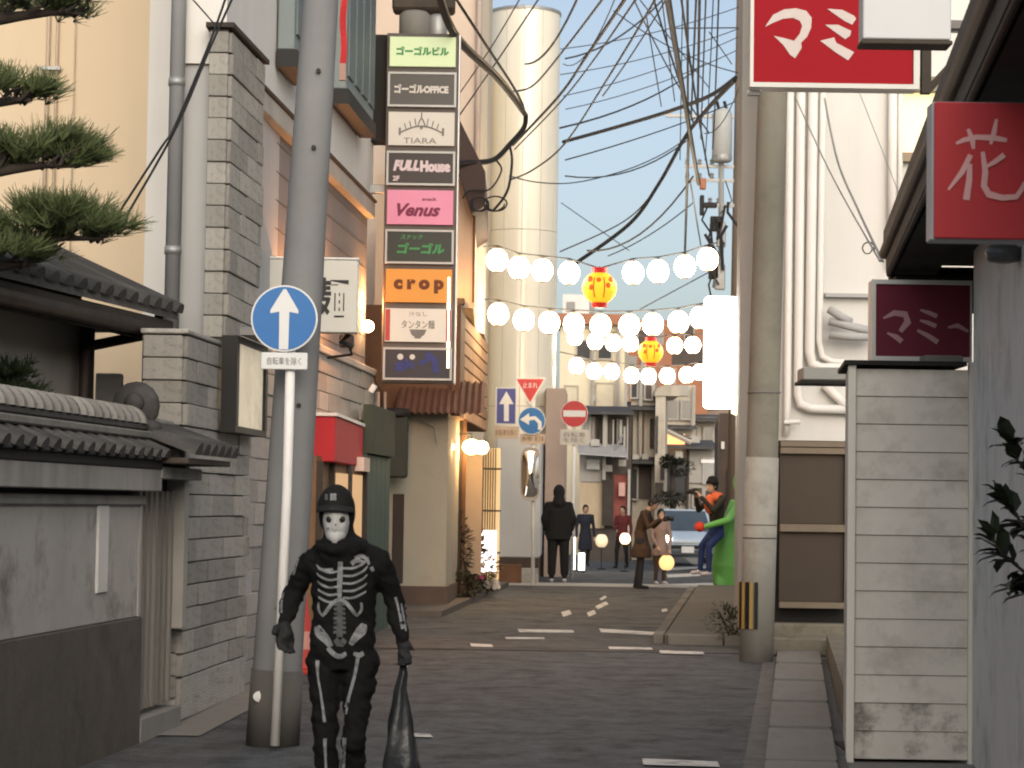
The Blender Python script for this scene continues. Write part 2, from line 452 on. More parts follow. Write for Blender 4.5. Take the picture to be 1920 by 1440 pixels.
gbox('fascia', -14, 0.05, -0.1, 0.11, 1.655, 1.80, M_beam)
gbox('backing', -14, -0.02, -0.15, -0.06, 1.55, 1.84, M_dark)
gbox('strip', -1.02, -0.80, -0.03, 0.004, 1.02, 1.56, M_strip)
gbox('coping_bed', -14, 0.04, -0.3, 0.12, 1.80, 1.86, M_dark)
gbox('ridge_course', -14, 0.04, -0.2, 0.045, 2.0, 2.05, M_tile_lt, 0.01)
gbox('ridge_course', -14, 0.04, -0.17, 0.02, 2.055, 2.1, M_tile, 0.01)
gbox('ridge_core', -14, 0.02, -0.15, -0.02, 1.85, 2.16, M_dark)
def half_barrel(r, L_, n=8, cap=True, tap=0.85):
    mb = MB(); vs = []; fs = []
    for j in range(2):
        for k in range(n + 1):
            a = math.pi * k / n
            rr = r * (1 if j == 0 else tap)
            vs.append((rr * math.cos(a), j * L_, rr * math.sin(a)))
    for k in range(n): fs.append((k, n + 1 + k, n + 2 + k, k + 1))
    fs.append(tuple(range(n + 1)))
    fs.append(tuple(reversed(range(n + 1, 2 * n + 2))))
    mb.add(vs, fs)
    return mb
tile_eave = half_barrel(0.062, 0.34).mesh('coping_tile', M_tile)
tile_pan = MB().box((0, 0.17, 0), (0.16, 0.34, 0.025)).mesh('pan_tile', M_tile, bevel=0.008)
def ridge_mesh():
    mb = MB(); n = 10; vs = []; fs = []
    for j, (y, r) in enumerate(((0, 0.10), (0.02, 0.125), (0.085, 0.122), (0.125, 0.085))):
        for k in range(n + 1):
            a = math.pi * k / n
            vs.append((r * math.cos(a), y, r * 0.95 * math.sin(a)))
    for j in range(3):
        for k in range(n): fs.append((j * 11 + k, j * 11 + 11 + k, j * 11 + 12 + k, j * 11 + k + 1))
    fs.append(tuple(range(11))); fs.append(tuple(reversed(range(33, 44))))
    mb.add(vs, fs); return mb.mesh('ridge_tile', M_tile_lt)
tile_ridge = ridge_mesh()
for i in range(22):
    s = -0.08 - i * 0.215
    sl = R(24)
    piece('coping_tile', tile_eave, GM(s, 0.17, 1.875) @ Matrix.Rotation(math.pi / 2, 4, 'Z') @ Matrix.Rotation(sl, 4, 'X'), gw)
    piece('pan_tile', tile_pan, GM(s - 0.107, 0.15, 1.865) @ Matrix.Rotation(math.pi / 2, 4, 'Z') @ Matrix.Rotation(sl, 4, 'X'), gw)
for i in range(26):
    piece('ridge_tile', tile_ridge, GM(0.0 - i * 0.165 - 0.16, -0.085, 2.1) @ Matrix.Rotation(R(-2 + rnd.uniform(-2, 2)), 4, 'X'), gw)
gbox('coping_run', -14, -4.6, -0.35, 0.17, 1.86, 2.15, M_tile)
# end ornament of the ridge
mb = MB()
mb.lathe([(0.02, -0.035), (0.15, -0.03), (0.165, 0), (0.15, 0.03), (0.02, 0.04)], None, 16, M=GM(0.07, -0.085, 2.22) @ Matrix.Rotation(math.pi / 2, 4, 'X'))
mb.ball(None, (0.07, 0.05, 0.07), M=GM(0.03, -0.085, 2.24)); mb.ball(None, (0.1, 0.05, 0.06), M=GM(0.06, -0.15, 2.08)); mb.ball(None, (0.1, 0.05, 0.06), M=GM(0.06, 0.0, 2.08))
mb.build('ridge_ornament', M_tile, gw, smooth=True)

# side gate between the garden wall and the stone pier
gt = thing('slatted_gate', 'narrow weathered slatted gate under a little tiled roof beside the garden wall', 'gate', G(0.6, 0, 0))
unit = MB().box((0, 0, 0), (1, 1, 1)).mesh('slat', M_wood_slat, bevel=0.04)
for i in range(7):
    piece('slat', unit, GM(0.08 + i * 0.14, -0.055, 0.93) @ Matrix.Diagonal((0.035, 0.06, 1.46, 1)), gt)
def gtbox(name, s0, s1, o0, o1, z0, z1, mat, bev=0.005):
    return MB().box(None, (o1 - o0, s1 - s0, z1 - z0), M=GM((s0 + s1) / 2, (o0 + o1) / 2, (z0 + z1) / 2)).build(name, mat, gt, bevel=bev)
gtbox('backing', 0.03, 1.02, -0.14, -0.1, 0.2, 1.75, M_dark)
gtbox('threshold', 0.0, 1.05, -0.2, 0.02, 0.0, 0.16, M_conc)
gtbox('jamb', 0.98, 1.1, -0.14, 0.03, 0.7, 1.86, M_conc_lt)
gtbox('lintel', 0.02, 1.1, -0.2, 0.12, 1.74, 1.82, M_beam)
gtbox('roof_board', -0.02, 1.2, -0.3, 0.3, 1.84, 1.88, M_wood_dk)
tile_gate = half_barrel(0.085, 0.62).mesh('roof_tile', M_tile)
for i in range(6):
    piece('roof_tile', tile_gate, GM(0.08 + i * 0.21, 0.34, 1.90) @ Matrix.Rotation(math.pi / 2, 4, 'Z') @ Matrix.Rotation(R(20), 4, 'X'), gt)
gtbox('ridge_course', -0.02, 1.2, -0.3, -0.1, 2.08, 2.16, M_tile_lt, 0.02)

# ================================================================== LEFT: tiled-roof house behind the garden wall
hs_c = P(150, 700, 16.5); hs_e = P(326, 578, 17.0)
hs = thing('old_house', 'old plastered house with dark tiled eave behind the garden wall', 'house', (hs_c.x - 1.5, 13, 0))
hsl = 0.2
ha = math.atan(hsl)
hd = Vector((math.sin(ha), math.cos(ha))); hn = Vector((math.cos(ha), -math.sin(ha)))
def H(s, o, z): q = Vector((hs_c.x, hs_c.y)) + hd * s + hn * o; return Vector((q.x, q.y, z))
HM = lambda s, o, z: Matrix.Translation(H(s, o, z)) @ Matrix.Rotation(-ha, 4, 'Z')
MB().prism([tuple(H(0, 0, 0).xy), tuple(H(-26, 0, 0).xy), tuple(H(-26, -6, 0).xy), tuple(H(0, -6, 0).xy)], 0, 3.25).build('wall', M_housewall, hs)
MB().box(None, (0.1, 0.1, 3.0), M=HM(0.03, 0.03, 1.5)).build('corner_post', M_wood_dk, hs, bevel=0.005)
ez = hs_e.z - 0.16
eo = (Vector((hs_e.x, hs_e.y)) - Vector((hs_c.x, hs_c.y))).dot(hn)
es = (Vector((hs_e.x, hs_e.y)) - Vector((hs_c.x, hs_c.y))).dot(hd)
def hbox(name, s0, s1, o0, o1, z0, z1, mat, bev=0.006):
    return MB().box(None, (o1 - o0, s1 - s0, z1 - z0), M=HM((s0 + s1) / 2, (o0 + o1) / 2, (z0 + z1) / 2)).build(name, mat, hs, bevel=bev)
hbox('soffit', -24, es - 0.05, -1.0, eo - 0.04, ez - 0.03, ez + 0.03, M_wood_dk)
hbox('fascia', -24, es, eo - 0.04, eo, ez - 0.12, ez + 0.06, M_wood_dk)
rise = R(24)
# roof deck
mb = MB()
a0, a1 = H(-24, eo + 0.03, ez + 0.07), H(es, eo + 0.03, ez + 0.07)
b0, b1 = H(-24, eo - 3.2, ez + 0.07 + 3.2 * math.tan(rise)), H(es, eo - 3.2, ez + 0.07 + 3.2 * math.tan(rise))
off = Vector((0, 0, 0.06))
mb.add([a0, a1, b1, b0, a0 + off, a1 + off, b1 + off, b0 + off], [(0, 1, 2, 3), (7, 6, 5, 4), (0, 4, 5, 1), (1, 5, 6, 2), (2, 6, 7, 3), (3, 7, 4, 0)])
roof = mb.build('roof', M_tile, hs)
tile_roof = half_barrel(0.075, 3.2, tap=1.0).mesh('roof_tile', M_tile)
for i in range(24):
    piece('roof_tile', tile_roof, HM(es - 0.05 - i * 0.24, eo + 0.06, ez + 0.12) @ Matrix.Rotation(math.pi / 2, 4, 'Z') @ Matrix.Rotation(rise, 4, 'X'), roof)
MB().tube([H(-24, eo + 0.06, ez - 0.03), H(es + 0.08, eo + 0.06, ez - 0.06)], 0.055, 8).build('gutter', M_wood_dk, hs, smooth=True)
dp = [P(300, 588, 16.95), P(292, 616, 16.8), P(283, 626, 16.7), P(172, 648, 16.3), P(161, 660, 16.25), P(155, 785, 16.2), P(150, 980, 16.2)]
MB().tube(dp, 0.038, 10).build('downpipe', pm('brown_pipe', (0.05, 0.036, 0.028), 0.6, 0.2, 5, 0.05), hs, smooth=True)
MB().tube([P(281, 640, 17.05), P(278, 760, 17.05), P(276, 900, 17.05)], 0.016, 8).build('white_pipe', M_whitepipe, hs, smooth=True)
MB().box(tuple(P(205, 733, 17.3)), (0.2, 0.1, 0.27)).build('meter_box', M_greywhite, hs, bevel=0.01)

# ================================================================== LEFT: cream building and restaurant building
cb_ = thing('cream_building', 'tall plain cream rendered building behind the pine tree', 'building', (X(100, 20), 21, 0))
MB().prism([(X(-330, 20), 20), (X(262, 20), 20), (X(262, 20) + 0.2, 30), (X(-330, 20), 30)], 0, 12.5).build('wall', M_cream, cb_)
MB().prism([(X(262, 20) + 0.003, 19.9), (X(304, 20), 19.9), (X(304, 20) + .2, 30), (X(262, 20) + 0.203, 30)], 0, 12.5).build('corner_pilaster', M_white, cb_)
for u, r in ((88, 0.018), (105, 0.014), (139, 0.006)):
    x = X(u, 19.95) - 0.1
    MB().tube([(x, 19.97, 2), (x, 19.97, 12)], r, 8).build('conduit', pm('conduit_cream', (0.52, 0.42, 0.31), 0.7, 0.1, 4, 0), cb_, smooth=True)
MB().box((X(95, 19.95) - 0.1, 19.955, Z(95, 128, 19.95)), (0.17, 0.05, 0.03)).build('conduit_clip', M_metal, cb_)

rb = thing('restaurant_building', 'pale building with stone block pier and grey boarded recess on the left', 'building', (LX(22) - 1, 22, 0))
sx = X(300, 17.6)
MB().prism([(sx, 17.6), (LX(17.6) - 0.05, 17.6), (LX(26.4) - 0.3, 26.4), (sx, 26.4)], 0, 5.05).build('wall', M_greywhite, rb)
MB().prism([(sx, 17.56), (LX(17.56) - 0.06, 17.56), (LX(26.4) - 0.08, 26.4), (sx, 26.4)], 5.053, 11).build('upper_wall', M_white, rb)
MB().slab((LX(18.7) - 0.13, 18.7), (LX(26.35) - 0.13, 26.35), 3.0, 5.04, 0.12).build('recess_boarding', M_recess, rb)
for i in range(7):
    z = 3.3 + i * 0.26
    MB().slab((LX(18.8) - 0.125, 18.8), (LX(26.3) - 0.125, 26.3), z, z + 0.01, 0.02).build('board_joint', M_mortar, rb)
MB().slab((LX(18.8) - 0.04, 18.8), (LX(26.36) - 0.04, 26.36), 4.96, 5.14, 0.2).build('cornice', M_conc_lt, rb, bevel=0.01)
MB().slab((LX(18.85) - 0.02, 18.85), (LX(26.36) - 0.02, 26.36), 5.143, 5.17, 0.22).build('cornice_flashing', M_wood_dk, rb)
MB().tube([(X(314, 17.5), 17.48, 2.6), (X(316, 17.5), 17.48, 11)], 0.06, 12).build('downpipe', pm('grey_pipe', (0.24, 0.24, 0.24), 0.6, 0.1, 4, 0.03), rb, smooth=True)
for v in (155, 470):
    MB().tube([(X(314, 17.5), 17.48, Z(320, v, 17.5) - 0.03), (X(314, 17.5), 17.48, Z(320, v, 17.5) + 0.03)], 0.068, 12).build('pipe_clip', M_metal, rb, smooth=True)
# upper pier of stone blocks
pier = MB().prism([(LX(17.4) - 0.16, 17.42), (LX(17.4) - 0.02, 17.42), (LX(18.8) - 0.02, 18.8), (LX(18.8) - 0.3, 18.8), (LX(17.4) - 0.155, 17.7)], 2.85, 5.3).build('stone_pier', M_mortar, rb)
blocks(pier, (LX(17.4) - 0.16, 17.42), (LX(17.4) - 0.005, 17.42), 2.87, 5.28, 0.172, M_block, (0.3, 0.4), 0.03, 3)
blocks(pier, (LX(17.42) - 0.02, 17.42), (LX(18.8) - 0.02, 18.8), 2.87, 5.28, 0.172, M_block, (0.5, 0.9), 0.045, 4)
MB().prism([(LX(17.35) - 0.18, 17.35), (LX(17.35) + 0.04, 17.35), (LX(18.85) + 0.05, 18.85), (LX(18.85) - 0.3, 18.85)], 5.303, 5.34).build('pier_cap', M_wood_dk, rb)
# teal window bays high on the street side
for (Da, Db, zb, n) in ((19.75, 20.6, 5.62, 2), (22.9, 25.0, 5.86, 4)):
    bay = MB().prism([(LX(Da) - 0.05, Da), (LX(Da) + 0.1, Da), (LX(Db) + 0.1, Db), (LX(Db) - 0.05, Db)], zb, 10).build('window_bay', M_teal, rb, bevel=0.01)
    MB().prism([(LX(Da) - 0.05, Da - 0.03), (LX(Da) + 0.13, Da - 0.03), (LX(Db) + 0.13, Db + 0.03), (LX(Db) - 0.05, Db + 0.03)], zb - 0.16, zb - 0.003).build('bay_sill', M_black, bay)
    for i in range(n):
        a = Da + (Db - Da) * (i + 0.15) / n; b = Da + (Db - Da) * (i + 0.85) / n
        MB().slab((LX(b) + 0.102, b), (LX(a) + 0.102, a), zb + 0.15, 9.5, 0.02).build('pane', glass('teal_glass', (0.10, 0.13, 0.135), 0.55), bay)

# lower stone wall in front of it
bw = thing('stone_block_wall', 'tall wall of rough grey stone blocks beside the slatted gate', 'wall', (LX(17) - 0.3, 17, 0))
MB().prism([(LX(16) - 0.3, 16.02), (LX(16) - 0.02, 16.02), (LX(18.45) - 0.02, 18.45), (LX(18.45) - 0.3, 18.45)], 0, 2.79).build('backing', M_mortar, bw)
blocks(bw, (LX(16) - 0.29, 16.02), (LX(16) - 0.0, 16.02), 0.03, 2.78, 0.166, M_block, (0.5, 0.6), 0.03, 5, bond=False)
blocks(bw, (LX(16.02) - 0.02, 16.02), (LX(18.45) - 0.02, 18.45), 0.34, 2.78, 0.166, M_block, (0.55, 1.05), 0.05, 6)
blocks(bw, (LX(16.02) - 0.02, 16.02), (LX(18.45) - 0.02, 18.45), 0.03, 0.34, 0.31, M_block, (1.6, 2.6), 0.06, 7, name='base_stone')
MB().prism([(LX(16) - 0.31, 15.98), (LX(16) + 0.035, 15.98), (LX(17.38) + 0.035, 17.38), (LX(17.38) - 0.32, 17.38)], 2.79, 2.825).build('cap_stone', M_block, bw, bevel=0.008)
# menu case hung on its street side
mc = thing('menu_case', 'dark framed glazed menu case hung on the stone block wall', 'display case', (LX(17.4) + 0.1, 17.4, 1.9))
ca, cbb = 17.05, 18.35
z0, z1 = Z(445, 815, 17.7), Z(445, 640, 17.7)
for (a, b, za, zb_) in ((ca, cbb, z0, z0 + 0.05), (ca, cbb, z1 - 0.05, z1)):
    MB().slab((LX(b) + 0.06, b), (LX(a) + 0.06, a), za, zb_, 0.12).build('frame_rail', M_black, mc)
for a in (ca, cbb - 0.09):
    MB().slab((LX(a + 0.09) + 0.062, a + 0.09), (LX(a) + 0.062, a), z0 + 0.051, z1 - 0.051, 0.122).build('frame_stile', M_black, mc)
MB().slab((LX(cbb - 0.1) + 0.1, cbb - 0.1), (LX(ca + 0.1) + 0.1, ca + 0.1), z0 + 0.051, z1 - 0.051, 0.06).build('poster', pm('menu_poster', (0.62, 0.53, 0.38), 0.5, 0.4, 2.6, 0.0, emit=0.25, damount=0.6, dirt=(0.3, 0.25, 0.18), dscale=2.0), mc)
MB().slab((LX(cbb) + 0.2, cbb + .02), (LX(ca) + 0.2, ca - .02), z1 + 0.002, z1 + 0.06, 0.2).build('hood', M_conc, mc)

# pale block wall further along, with the shop front
sf = thing('pale_block_wall', 'pale stone block shop front wall behind the left pole', 'wall', (LX(21) - 0.3, 21, 0))
MB().prism([(LX(18.8) - 0.4, 18.82), (LX(18.8) - 0.14, 18.82), (LX(27) - 0.14, 27), (LX(27) - 0.4, 27)], 0, 3.14).build('backing', M_mortar, sf)
blocks(sf, (LX(18.82) - 0.14, 18.82), (LX(26.9) - 0.14, 26.9), 0.05, 3.12, 0.19, M_block_lt, (0.5, 1.0), 0.05, 8)
MB().slab((LX(18.82) - 0.06, 18.82), (LX(26.9) - 0.06, 26.9), 3.122, 3.2, 0.2).build('cap_stone', M_conc_lt, sf, bevel=0.01)
M_red = pm('red_canvas', (0.42, 0.028, 0.035), 0.75, 0.1, 3, 0.1, 120)
aw = thing('red_awning', 'short red canvas awning over the shop entrance', 'awning', (LX(23) + 0.1, 23, 2.0))
ax0, ax1 = X(586, 21.9), X(626, 21.9)
dxx = 0.025
zt, zb2 = Z(600, 780, 21.9), Z(600, 866, 21.9)
poly = [(ax0 - 0.02, 21.9), (ax1, 21.9), (ax1 + dxx * 3, 24.9), (ax0 + dxx * 3, 24.9)]
MB().prism(poly, zb2, zt).build('canvas', M_red, aw, bevel=0.012)
MB().prism([(ax0 - 0.03, 21.88), (ax1 + 0.02, 21.88), (ax1 + dxx * 3 + .02, 24.92), (ax0 + dxx * 3, 24.92)], zt + 0.002, zt + 0.035).build('top_rail', M_postw, aw)
MB().prism([(ax1 - .1, 24.2), (ax1 + dxx * 3 + .06, 24.2), (ax1 + dxx * 3 + .08, 24.9), (ax1 - .1, 24.9)], zb2 - 0.05, zb2 + 0.1).build('fringe', pm('pale_canvas', (0.6, 0.48, 0.4), 0.8), aw)
en = thing('shop_entrance', 'dim timber shop entrance with warm light below the red awning', 'entrance', (LX(23), 23, 0))
MB().slab((LX(24.9) - 0.12, 24.9), (LX(21.6) - 0.12, 21.6), 0.1, 2.05, 0.2).build('timber_panel', pm('entrance_wood', (0.2, 0.115, 0.06), 0.7, 0.3, 3, 0.2, 40, streak=0.3), en)
for i, (a, b) in enumerate(((22.7, 23.5), (23.9, 24.6))):
    MB().slab((LX(b) + 0.081, b), (LX(a) + 0.081, a), 0.25, 1.9, 0.03).build('lit_pane', glow('paper_pane', (1.0, 0.55, 0.22), 0.22, (0.5, 0.36, 0.24)), en)
for a in (21.6, 22.4, 23.6, 24.8):
    MB().slab((LX(a + 0.08) + 0.082, a + 0.08), (LX(a) + 0.082, a), 0.08, 2.0, 0.05).build('post', M_wood_dk, en)
gd_ = thing('green_shutter', 'dark green panelled shutter beside the shop entrance', 'shutter', (LX(26), 26, 0))
for i in range(5):
    a = 25.0 + i * 0.42
    MB().slab((LX(a + 0.4) + 0.02, a + 0.4), (LX(a) + 0.02, a), 0.1, 2.15, 0.08).build('panel', pm('green_paint', (0.045, 0.075, 0.06), 0.7, 0.2, 4, 0.1, 60), gd_, bevel=0.01)
MB().slab((LX(27.1) + 0.05, 27.1), (LX(25.0) + 0.05, 25.0), 2.153, 2.7, 0.1).build('transom', pm('green_glass', (0.05, 0.06, 0.045), 0.8, spec=0.1), gd_)
pp = thing('conduit_bundle', 'grey conduits and meter boxes on the wall below the sign tower', 'conduit', (LX(27.4), 27.4, 0))
for i, (u, r) in enumerate(((703, 0.05), (716, 0.03), (692, 0.02))):
    MB().tube([P(u + 4, 735, 27.2), P(u, 1040, 27.2)], r, 8).build('conduit', M_greywhite if i == 0 else M_metal, pp, smooth=True)
MB().tube([P(690, 715, 27.0), P(702, 700, 26.8), P(716, 735, 26.8), P(717, 840, 26.8)], 0.025, 8).build('bent_conduit', M_black, pp, smooth=True)
bevelled('meter_box', P(680, 770, 27.25), (0.26, 0.12, 0.52), pm('box_dull', (0.22, 0.21, 0.18), 0.7), pp)
bevelled('meter_box', P(684, 838, 27.25), (0.3, 0.12, 0.3), pm('meter_grey', (0.25, 0.25, 0.22), 0.6), pp)

# red banner hanging on the far side of the left pole
rbn = thing('red_banner', 'narrow red banner hanging edge-on just right of the left pole', 'banner', P(644, 145, 16))
a_, b_ = P(637, 118, 16), P(651, -40, 16)
mbn = MB(); nseg = 14; vsn = []
for i in range(nseg + 1):
    t = i / nseg; z = a_.z + (b_.z - a_.z) * t; w = 0.006 * math.sin(t * 9)
    vsn += [(a_.x + w, 16 + w, z), (b_.x + w, 16.03 - w, z), (b_.x + w, 16.04 - w, z), (a_.x + w, 16.01 + w, z)]
mbn.add(vsn, [(4 * i + k, 4 * i + (k + 1) % 4, 4 * i + 4 + (k + 1) % 4, 4 * i + 4 + k) for i in range(nseg) for k in range(4)])
mbn.build('cloth', pm('banner_red', (0.5, 0.03, 0.03), 0.8, 0.15, 6, 0.1), rbn)
MB().box2((a_.x, 16.0, P(644, 150, 16).z), (b_.x, 16.04, a_.z - 0.002)).build('hem', pm('banner_hem', (0.42, 0.25, 0.2), 0.8), rbn)
# road repairs
def patch(name, px_, dz, col):
    pts = [on_road(*p) for p in px_]
    return struct(MB().quad(*[(p.x, p.y, gz(p.y) + dz) for p in pts]).build(name, col))
M_patch = pm('asphalt_patch', (0.088, 0.09, 0.094), 0.9, 0.7, 2.6, 0.9, 90, spec=0.2, dirt=(0.045, 0.044, 0.043), damount=0.5, dscale=1.2, nrough=0.82, bdist=0.02)
M_patch2 = pm('asphalt_patch_dark', (0.07, 0.072, 0.075), 0.9, 0.7, 2.6, 0.9, 90, spec=0.2, nrough=0.82, bdist=0.02)
# ================================================================== LEFT: beige house and timber building beyond
M_beige = pm('beige_render', (0.36, 0.335, 0.27), 0.9, 0.1, 0.9, 0.12, 120, streak=0.06, dirt=(0.2, 0.17, 0.12), damount=0.5, dscale=0.9)
M_brown = pm('brown_cladding', (0.15, 0.075, 0.04), 0.8, 0.25, 4, 0.2, 50, streak=0.3, rand=0.2)
M_shingle = pm('timber_board', (0.42, 0.25, 0.14), 0.8, 0.2, 5, 0.2, 60, streak=0.25, rand=0.22)
M_plinth = pm('brown_plinth', (0.10, 0.07, 0.055), 0.9, 0.2, 5, 0.3, 60)
bh = thing('beige_house', 'beige rendered house wall with brown plinth beyond the sign tower', 'house', (X(785, 31), 31.5, gz(31)))
bx0, bx1 = X(728, 31), X(838, 31)
zt = Z(790, 768, 31)
MB().prism([(bx0 - 1.5, 31), (bx1, 31), (bx1 + 0.12, 33.4), (bx0 - 1.5, 33.4)], gz(31) + 0.1, zt).build('wall', M_beige, bh)
MB().prism([(bx0 - 1.5, 30.96), (bx1 + 0.03, 30.96), (bx1 + 0.15, 33.4), (bx0 - 1.5, 33.4)], gz(31) - 0.05, gz(31) + 0.33).build('plinth', M_plinth, bh)
tank = bevelled('air_duct', P(742, 838, 30.6), (0.33, 0.3, 0.85), pm('duct_dark', (0.05, 0.055, 0.045), 0.7), bh, bev=0.03)
MB().lathe([(0.2, 0), (0.21, 0.02), (0.21, 0.1), (0.18, 0.12)], tuple(P(742, 782, 30.6)), 14).build('duct_cap', M_black, bh, smooth=True)
MB().tube([P(765, 775, 30.9), P(815, 800, 30.9), P(820, 830, 30.9)], 0.012, 6).build('bracket', M_metal, bh)
# black standing board and hand rail in front of it
sbd = thing('standing_board', 'tall dark standing board in front of the beige house', 'board', on_road(748, 1108))
bevelled('panel', P(746, 1010, 29.6), (0.15, 0.05, 1.18), pm('board_dark', (0.035, 0.027, 0.022), 0.7), sbd, bev=0.01)
bevelled('foot', (P(746, 1010, 29.6).x, 29.6, gz(29.6) + 0.06), (0.26, 0.4, 0.12), M_black, sbd, bev=0.01)
hr = thing('hand_rail', 'small chrome hand rail hoop beside the dark standing board', 'rail', (X(718, 29.2), 29.2, gz(29)))
q0, q1 = P(711, 1010, 29.2), P(727, 1010, 29.2)
zt2 = Z(718, 968, 29.2)
MB().tube([(q0.x, 29.2, gz(29)), (q0.x, 29.2, zt2 - 0.05), (q0.x + 0.03, 29.2, zt2), (q1.x - 0.03, 29.2, zt2), (q1.x, 29.2, zt2 - 0.05), (q1.x, 29.2, gz(29))], 0.014, 8).build('hoop', M_galv, hr, smooth=True)
MB().box(((q0.x + q1.x) / 2, 29.2, gz(29) + 0.055), (0.2, 0.14, 0.1)).build('base', M_conc, hr)

tb = thing('timber_building', 'brown timber building with orange lit boards and overhanging upper storey', 'building', (X(860, 35), 35.5, gz(35)))
wx = lambda D: X(846, 31.6) + (X(908, 39) - X(846, 31.6)) * (D - 31.6) / 7.4   # street line of the upper storey
zu0, zu1 = Z(880, 790, 34), Z(880, 600, 34)
MB().prism([(-2.6, 33.45), (wx(33.45) - 0.35, 33.45), (wx(38.8) - 0.35, 38.8), (-2.6, 38.8)], gz(35), zu0).build('ground_storey', pm('lit_beige', (0.3, 0.22, 0.15), 0.9, 0.3, 1.5, 0.15, 80, streak=0.2), tb)
MB().prism([(-2.6, 31.6), (wx(31.6), 31.6), (wx(39), 39), (-2.6, 39)], zu0 + 0.003, zu1).build('upper_storey', M_brown, tb)
for i in range(8):                 # boards of the street face
    h = (zu1 - zu0) / 8
    for j in range(3):
        a = 33.2 + j * 1.92
        MB().slab((wx(a + 1.88) + 0.0, a + 1.88), (wx(a) + 0.0, a), zu0 + i * h + 0.015, zu0 + (i + 1) * h - 0.01, 0.035).build('board', M_shingle, tb, bevel=0.006)
MB().prism([(X(846, 31.5) - 0.02, 31.5), (wx(33.1) + 0.02, 31.5), (wx(33.1) + 0.05, 33.1), (wx(33.1) - 0.2, 33.1)], zu0 - 0.02, zu1 + 0.02).build('corner_post', M_brown, tb)
# corrugated lean-to roof under the sign tower
ce = MB()
n = 26
for i in range(n):
    xa = X(738, 30.6) + (X(905, 30.6) - X(738, 30.6)) * i / n; xb = X(738, 30.6) + (X(905, 30.6) - X(738, 30.6)) * (i + 1) / n
    h = 0.02 if i % 2 else -0.02
    ce.add([(xa, 30.5, Z(800, 775, 30.6) + h), (xb, 30.5, Z(800, 775, 30.6) - h), (xb, 31.9, Z(800, 715, 31.9) - h), (xa, 31.9, Z(800, 715, 31.9) + h)], [(0, 1, 2, 3)])
ce.build('lean_to_roof', pm('rusty_tin', (0.16, 0.075, 0.045), 0.75, 0.3, 5, 0.2, 60, rand=0.1), tb)
# tall pink-cream house wall behind, dark gable
pc = thing('pink_house', 'tall pinkish cream house rising behind the sign tower', 'house', (X(880, 37), 38, gz(37)))
MB().prism([(-3.2, 36.2), (X(888, 36.2), 36.2), (X(898, 40), 40.4), (-3.2, 40.4)], zu1 + 0.003, 14).build('wall', pm('pink_cream', (0.62, 0.50, 0.40), 0.9, 0.08, 0.8, 0.1, 100, streak=0.1), pc)
MB().prism([(X(888, 36.25) + 0.004, 36.25), (X(903, 37), 36.8), (X(909, 40), 40.4), (X(898, 40), 40.4)], zu1 + 0.003, 14).build('corner_bay', pm('pale_cream', (0.66, 0.58, 0.46), 0.9, 0.08, 0.8, 0.1, 100, streak=0.1), pc)
MB().tube([(X(884, 36.1), 36.1, zu1 + .2), (X(884, 36.1), 36.1, 13)], 0.05, 8).build('downpipe', pm('pink_pipe', (0.42, 0.34, 0.29), 0.6), pc, smooth=True)
for v0, v1 in ((430, 575),):
    MB().box((X(880, 36.1) , 36.17, (Z(897, v0, 36.2) + Z(897, v1, 36.2)) / 2), (0.12, 0.06, Z(897, v0, 36.2) - Z(897, v1, 36.2))).build('window', glass('shade_glass', (0.12, 0.10, 0.10)), pc)
# orange lit plaster wing under the gable
wg = thing('gabled_wing', 'orange lit plaster wing with a dark gable roof beside the sign tower', 'house', (X(855, 33), 33, gz(33)))
zg = Z(865, 330, 32.2)
MB().prism([(-2.0, 32.2), (X(881, 32.2), 32.2), (X(886, 36), 36.1), (-2.0, 36.1)], zu1 + 0.025, zg).build('wall', pm('lit_plaster', (0.6, 0.47, 0.35), 0.9, 0.1, 1.2, 0.12, 80, streak=0.25), wg)
gx = X(893, 32); gp = X(835, 32)
mb = MB()
zr = Z(835, 200, 32); ze = Z(893, 325, 32)
prof = [(gx + 0.06, ze - 0.02), (gx + 0.06, ze - 0.5), (gx - 0.12, ze - 0.62), (gp, zr - 0.62), (gp, zr)]
vs = [(x, 31.7, z) for x, z in prof] + [(x, 36.05, z) for x, z in prof]
mb.add(vs, [tuple(range(5)), tuple(reversed(range(5, 10)))] + [(i, 5 + i, 5 + (i + 1) % 5, (i + 1) % 5) for i in range(5)])
mb.build('gable_roof', pm('gable_dark', (0.07, 0.05, 0.045), 0.85), wg)
MB().tube([(X(881, 32.15), 32.15, zu1 + 0.1), (X(881, 32.15), 32.15, zg - 0.3)], 0.02, 6).build('conduit', M_brown, wg)
bevelled('lamp_box', P(862, 566, 32.05), (0.14, 0.12, 0.1), M_black, wg, bev=0.01)

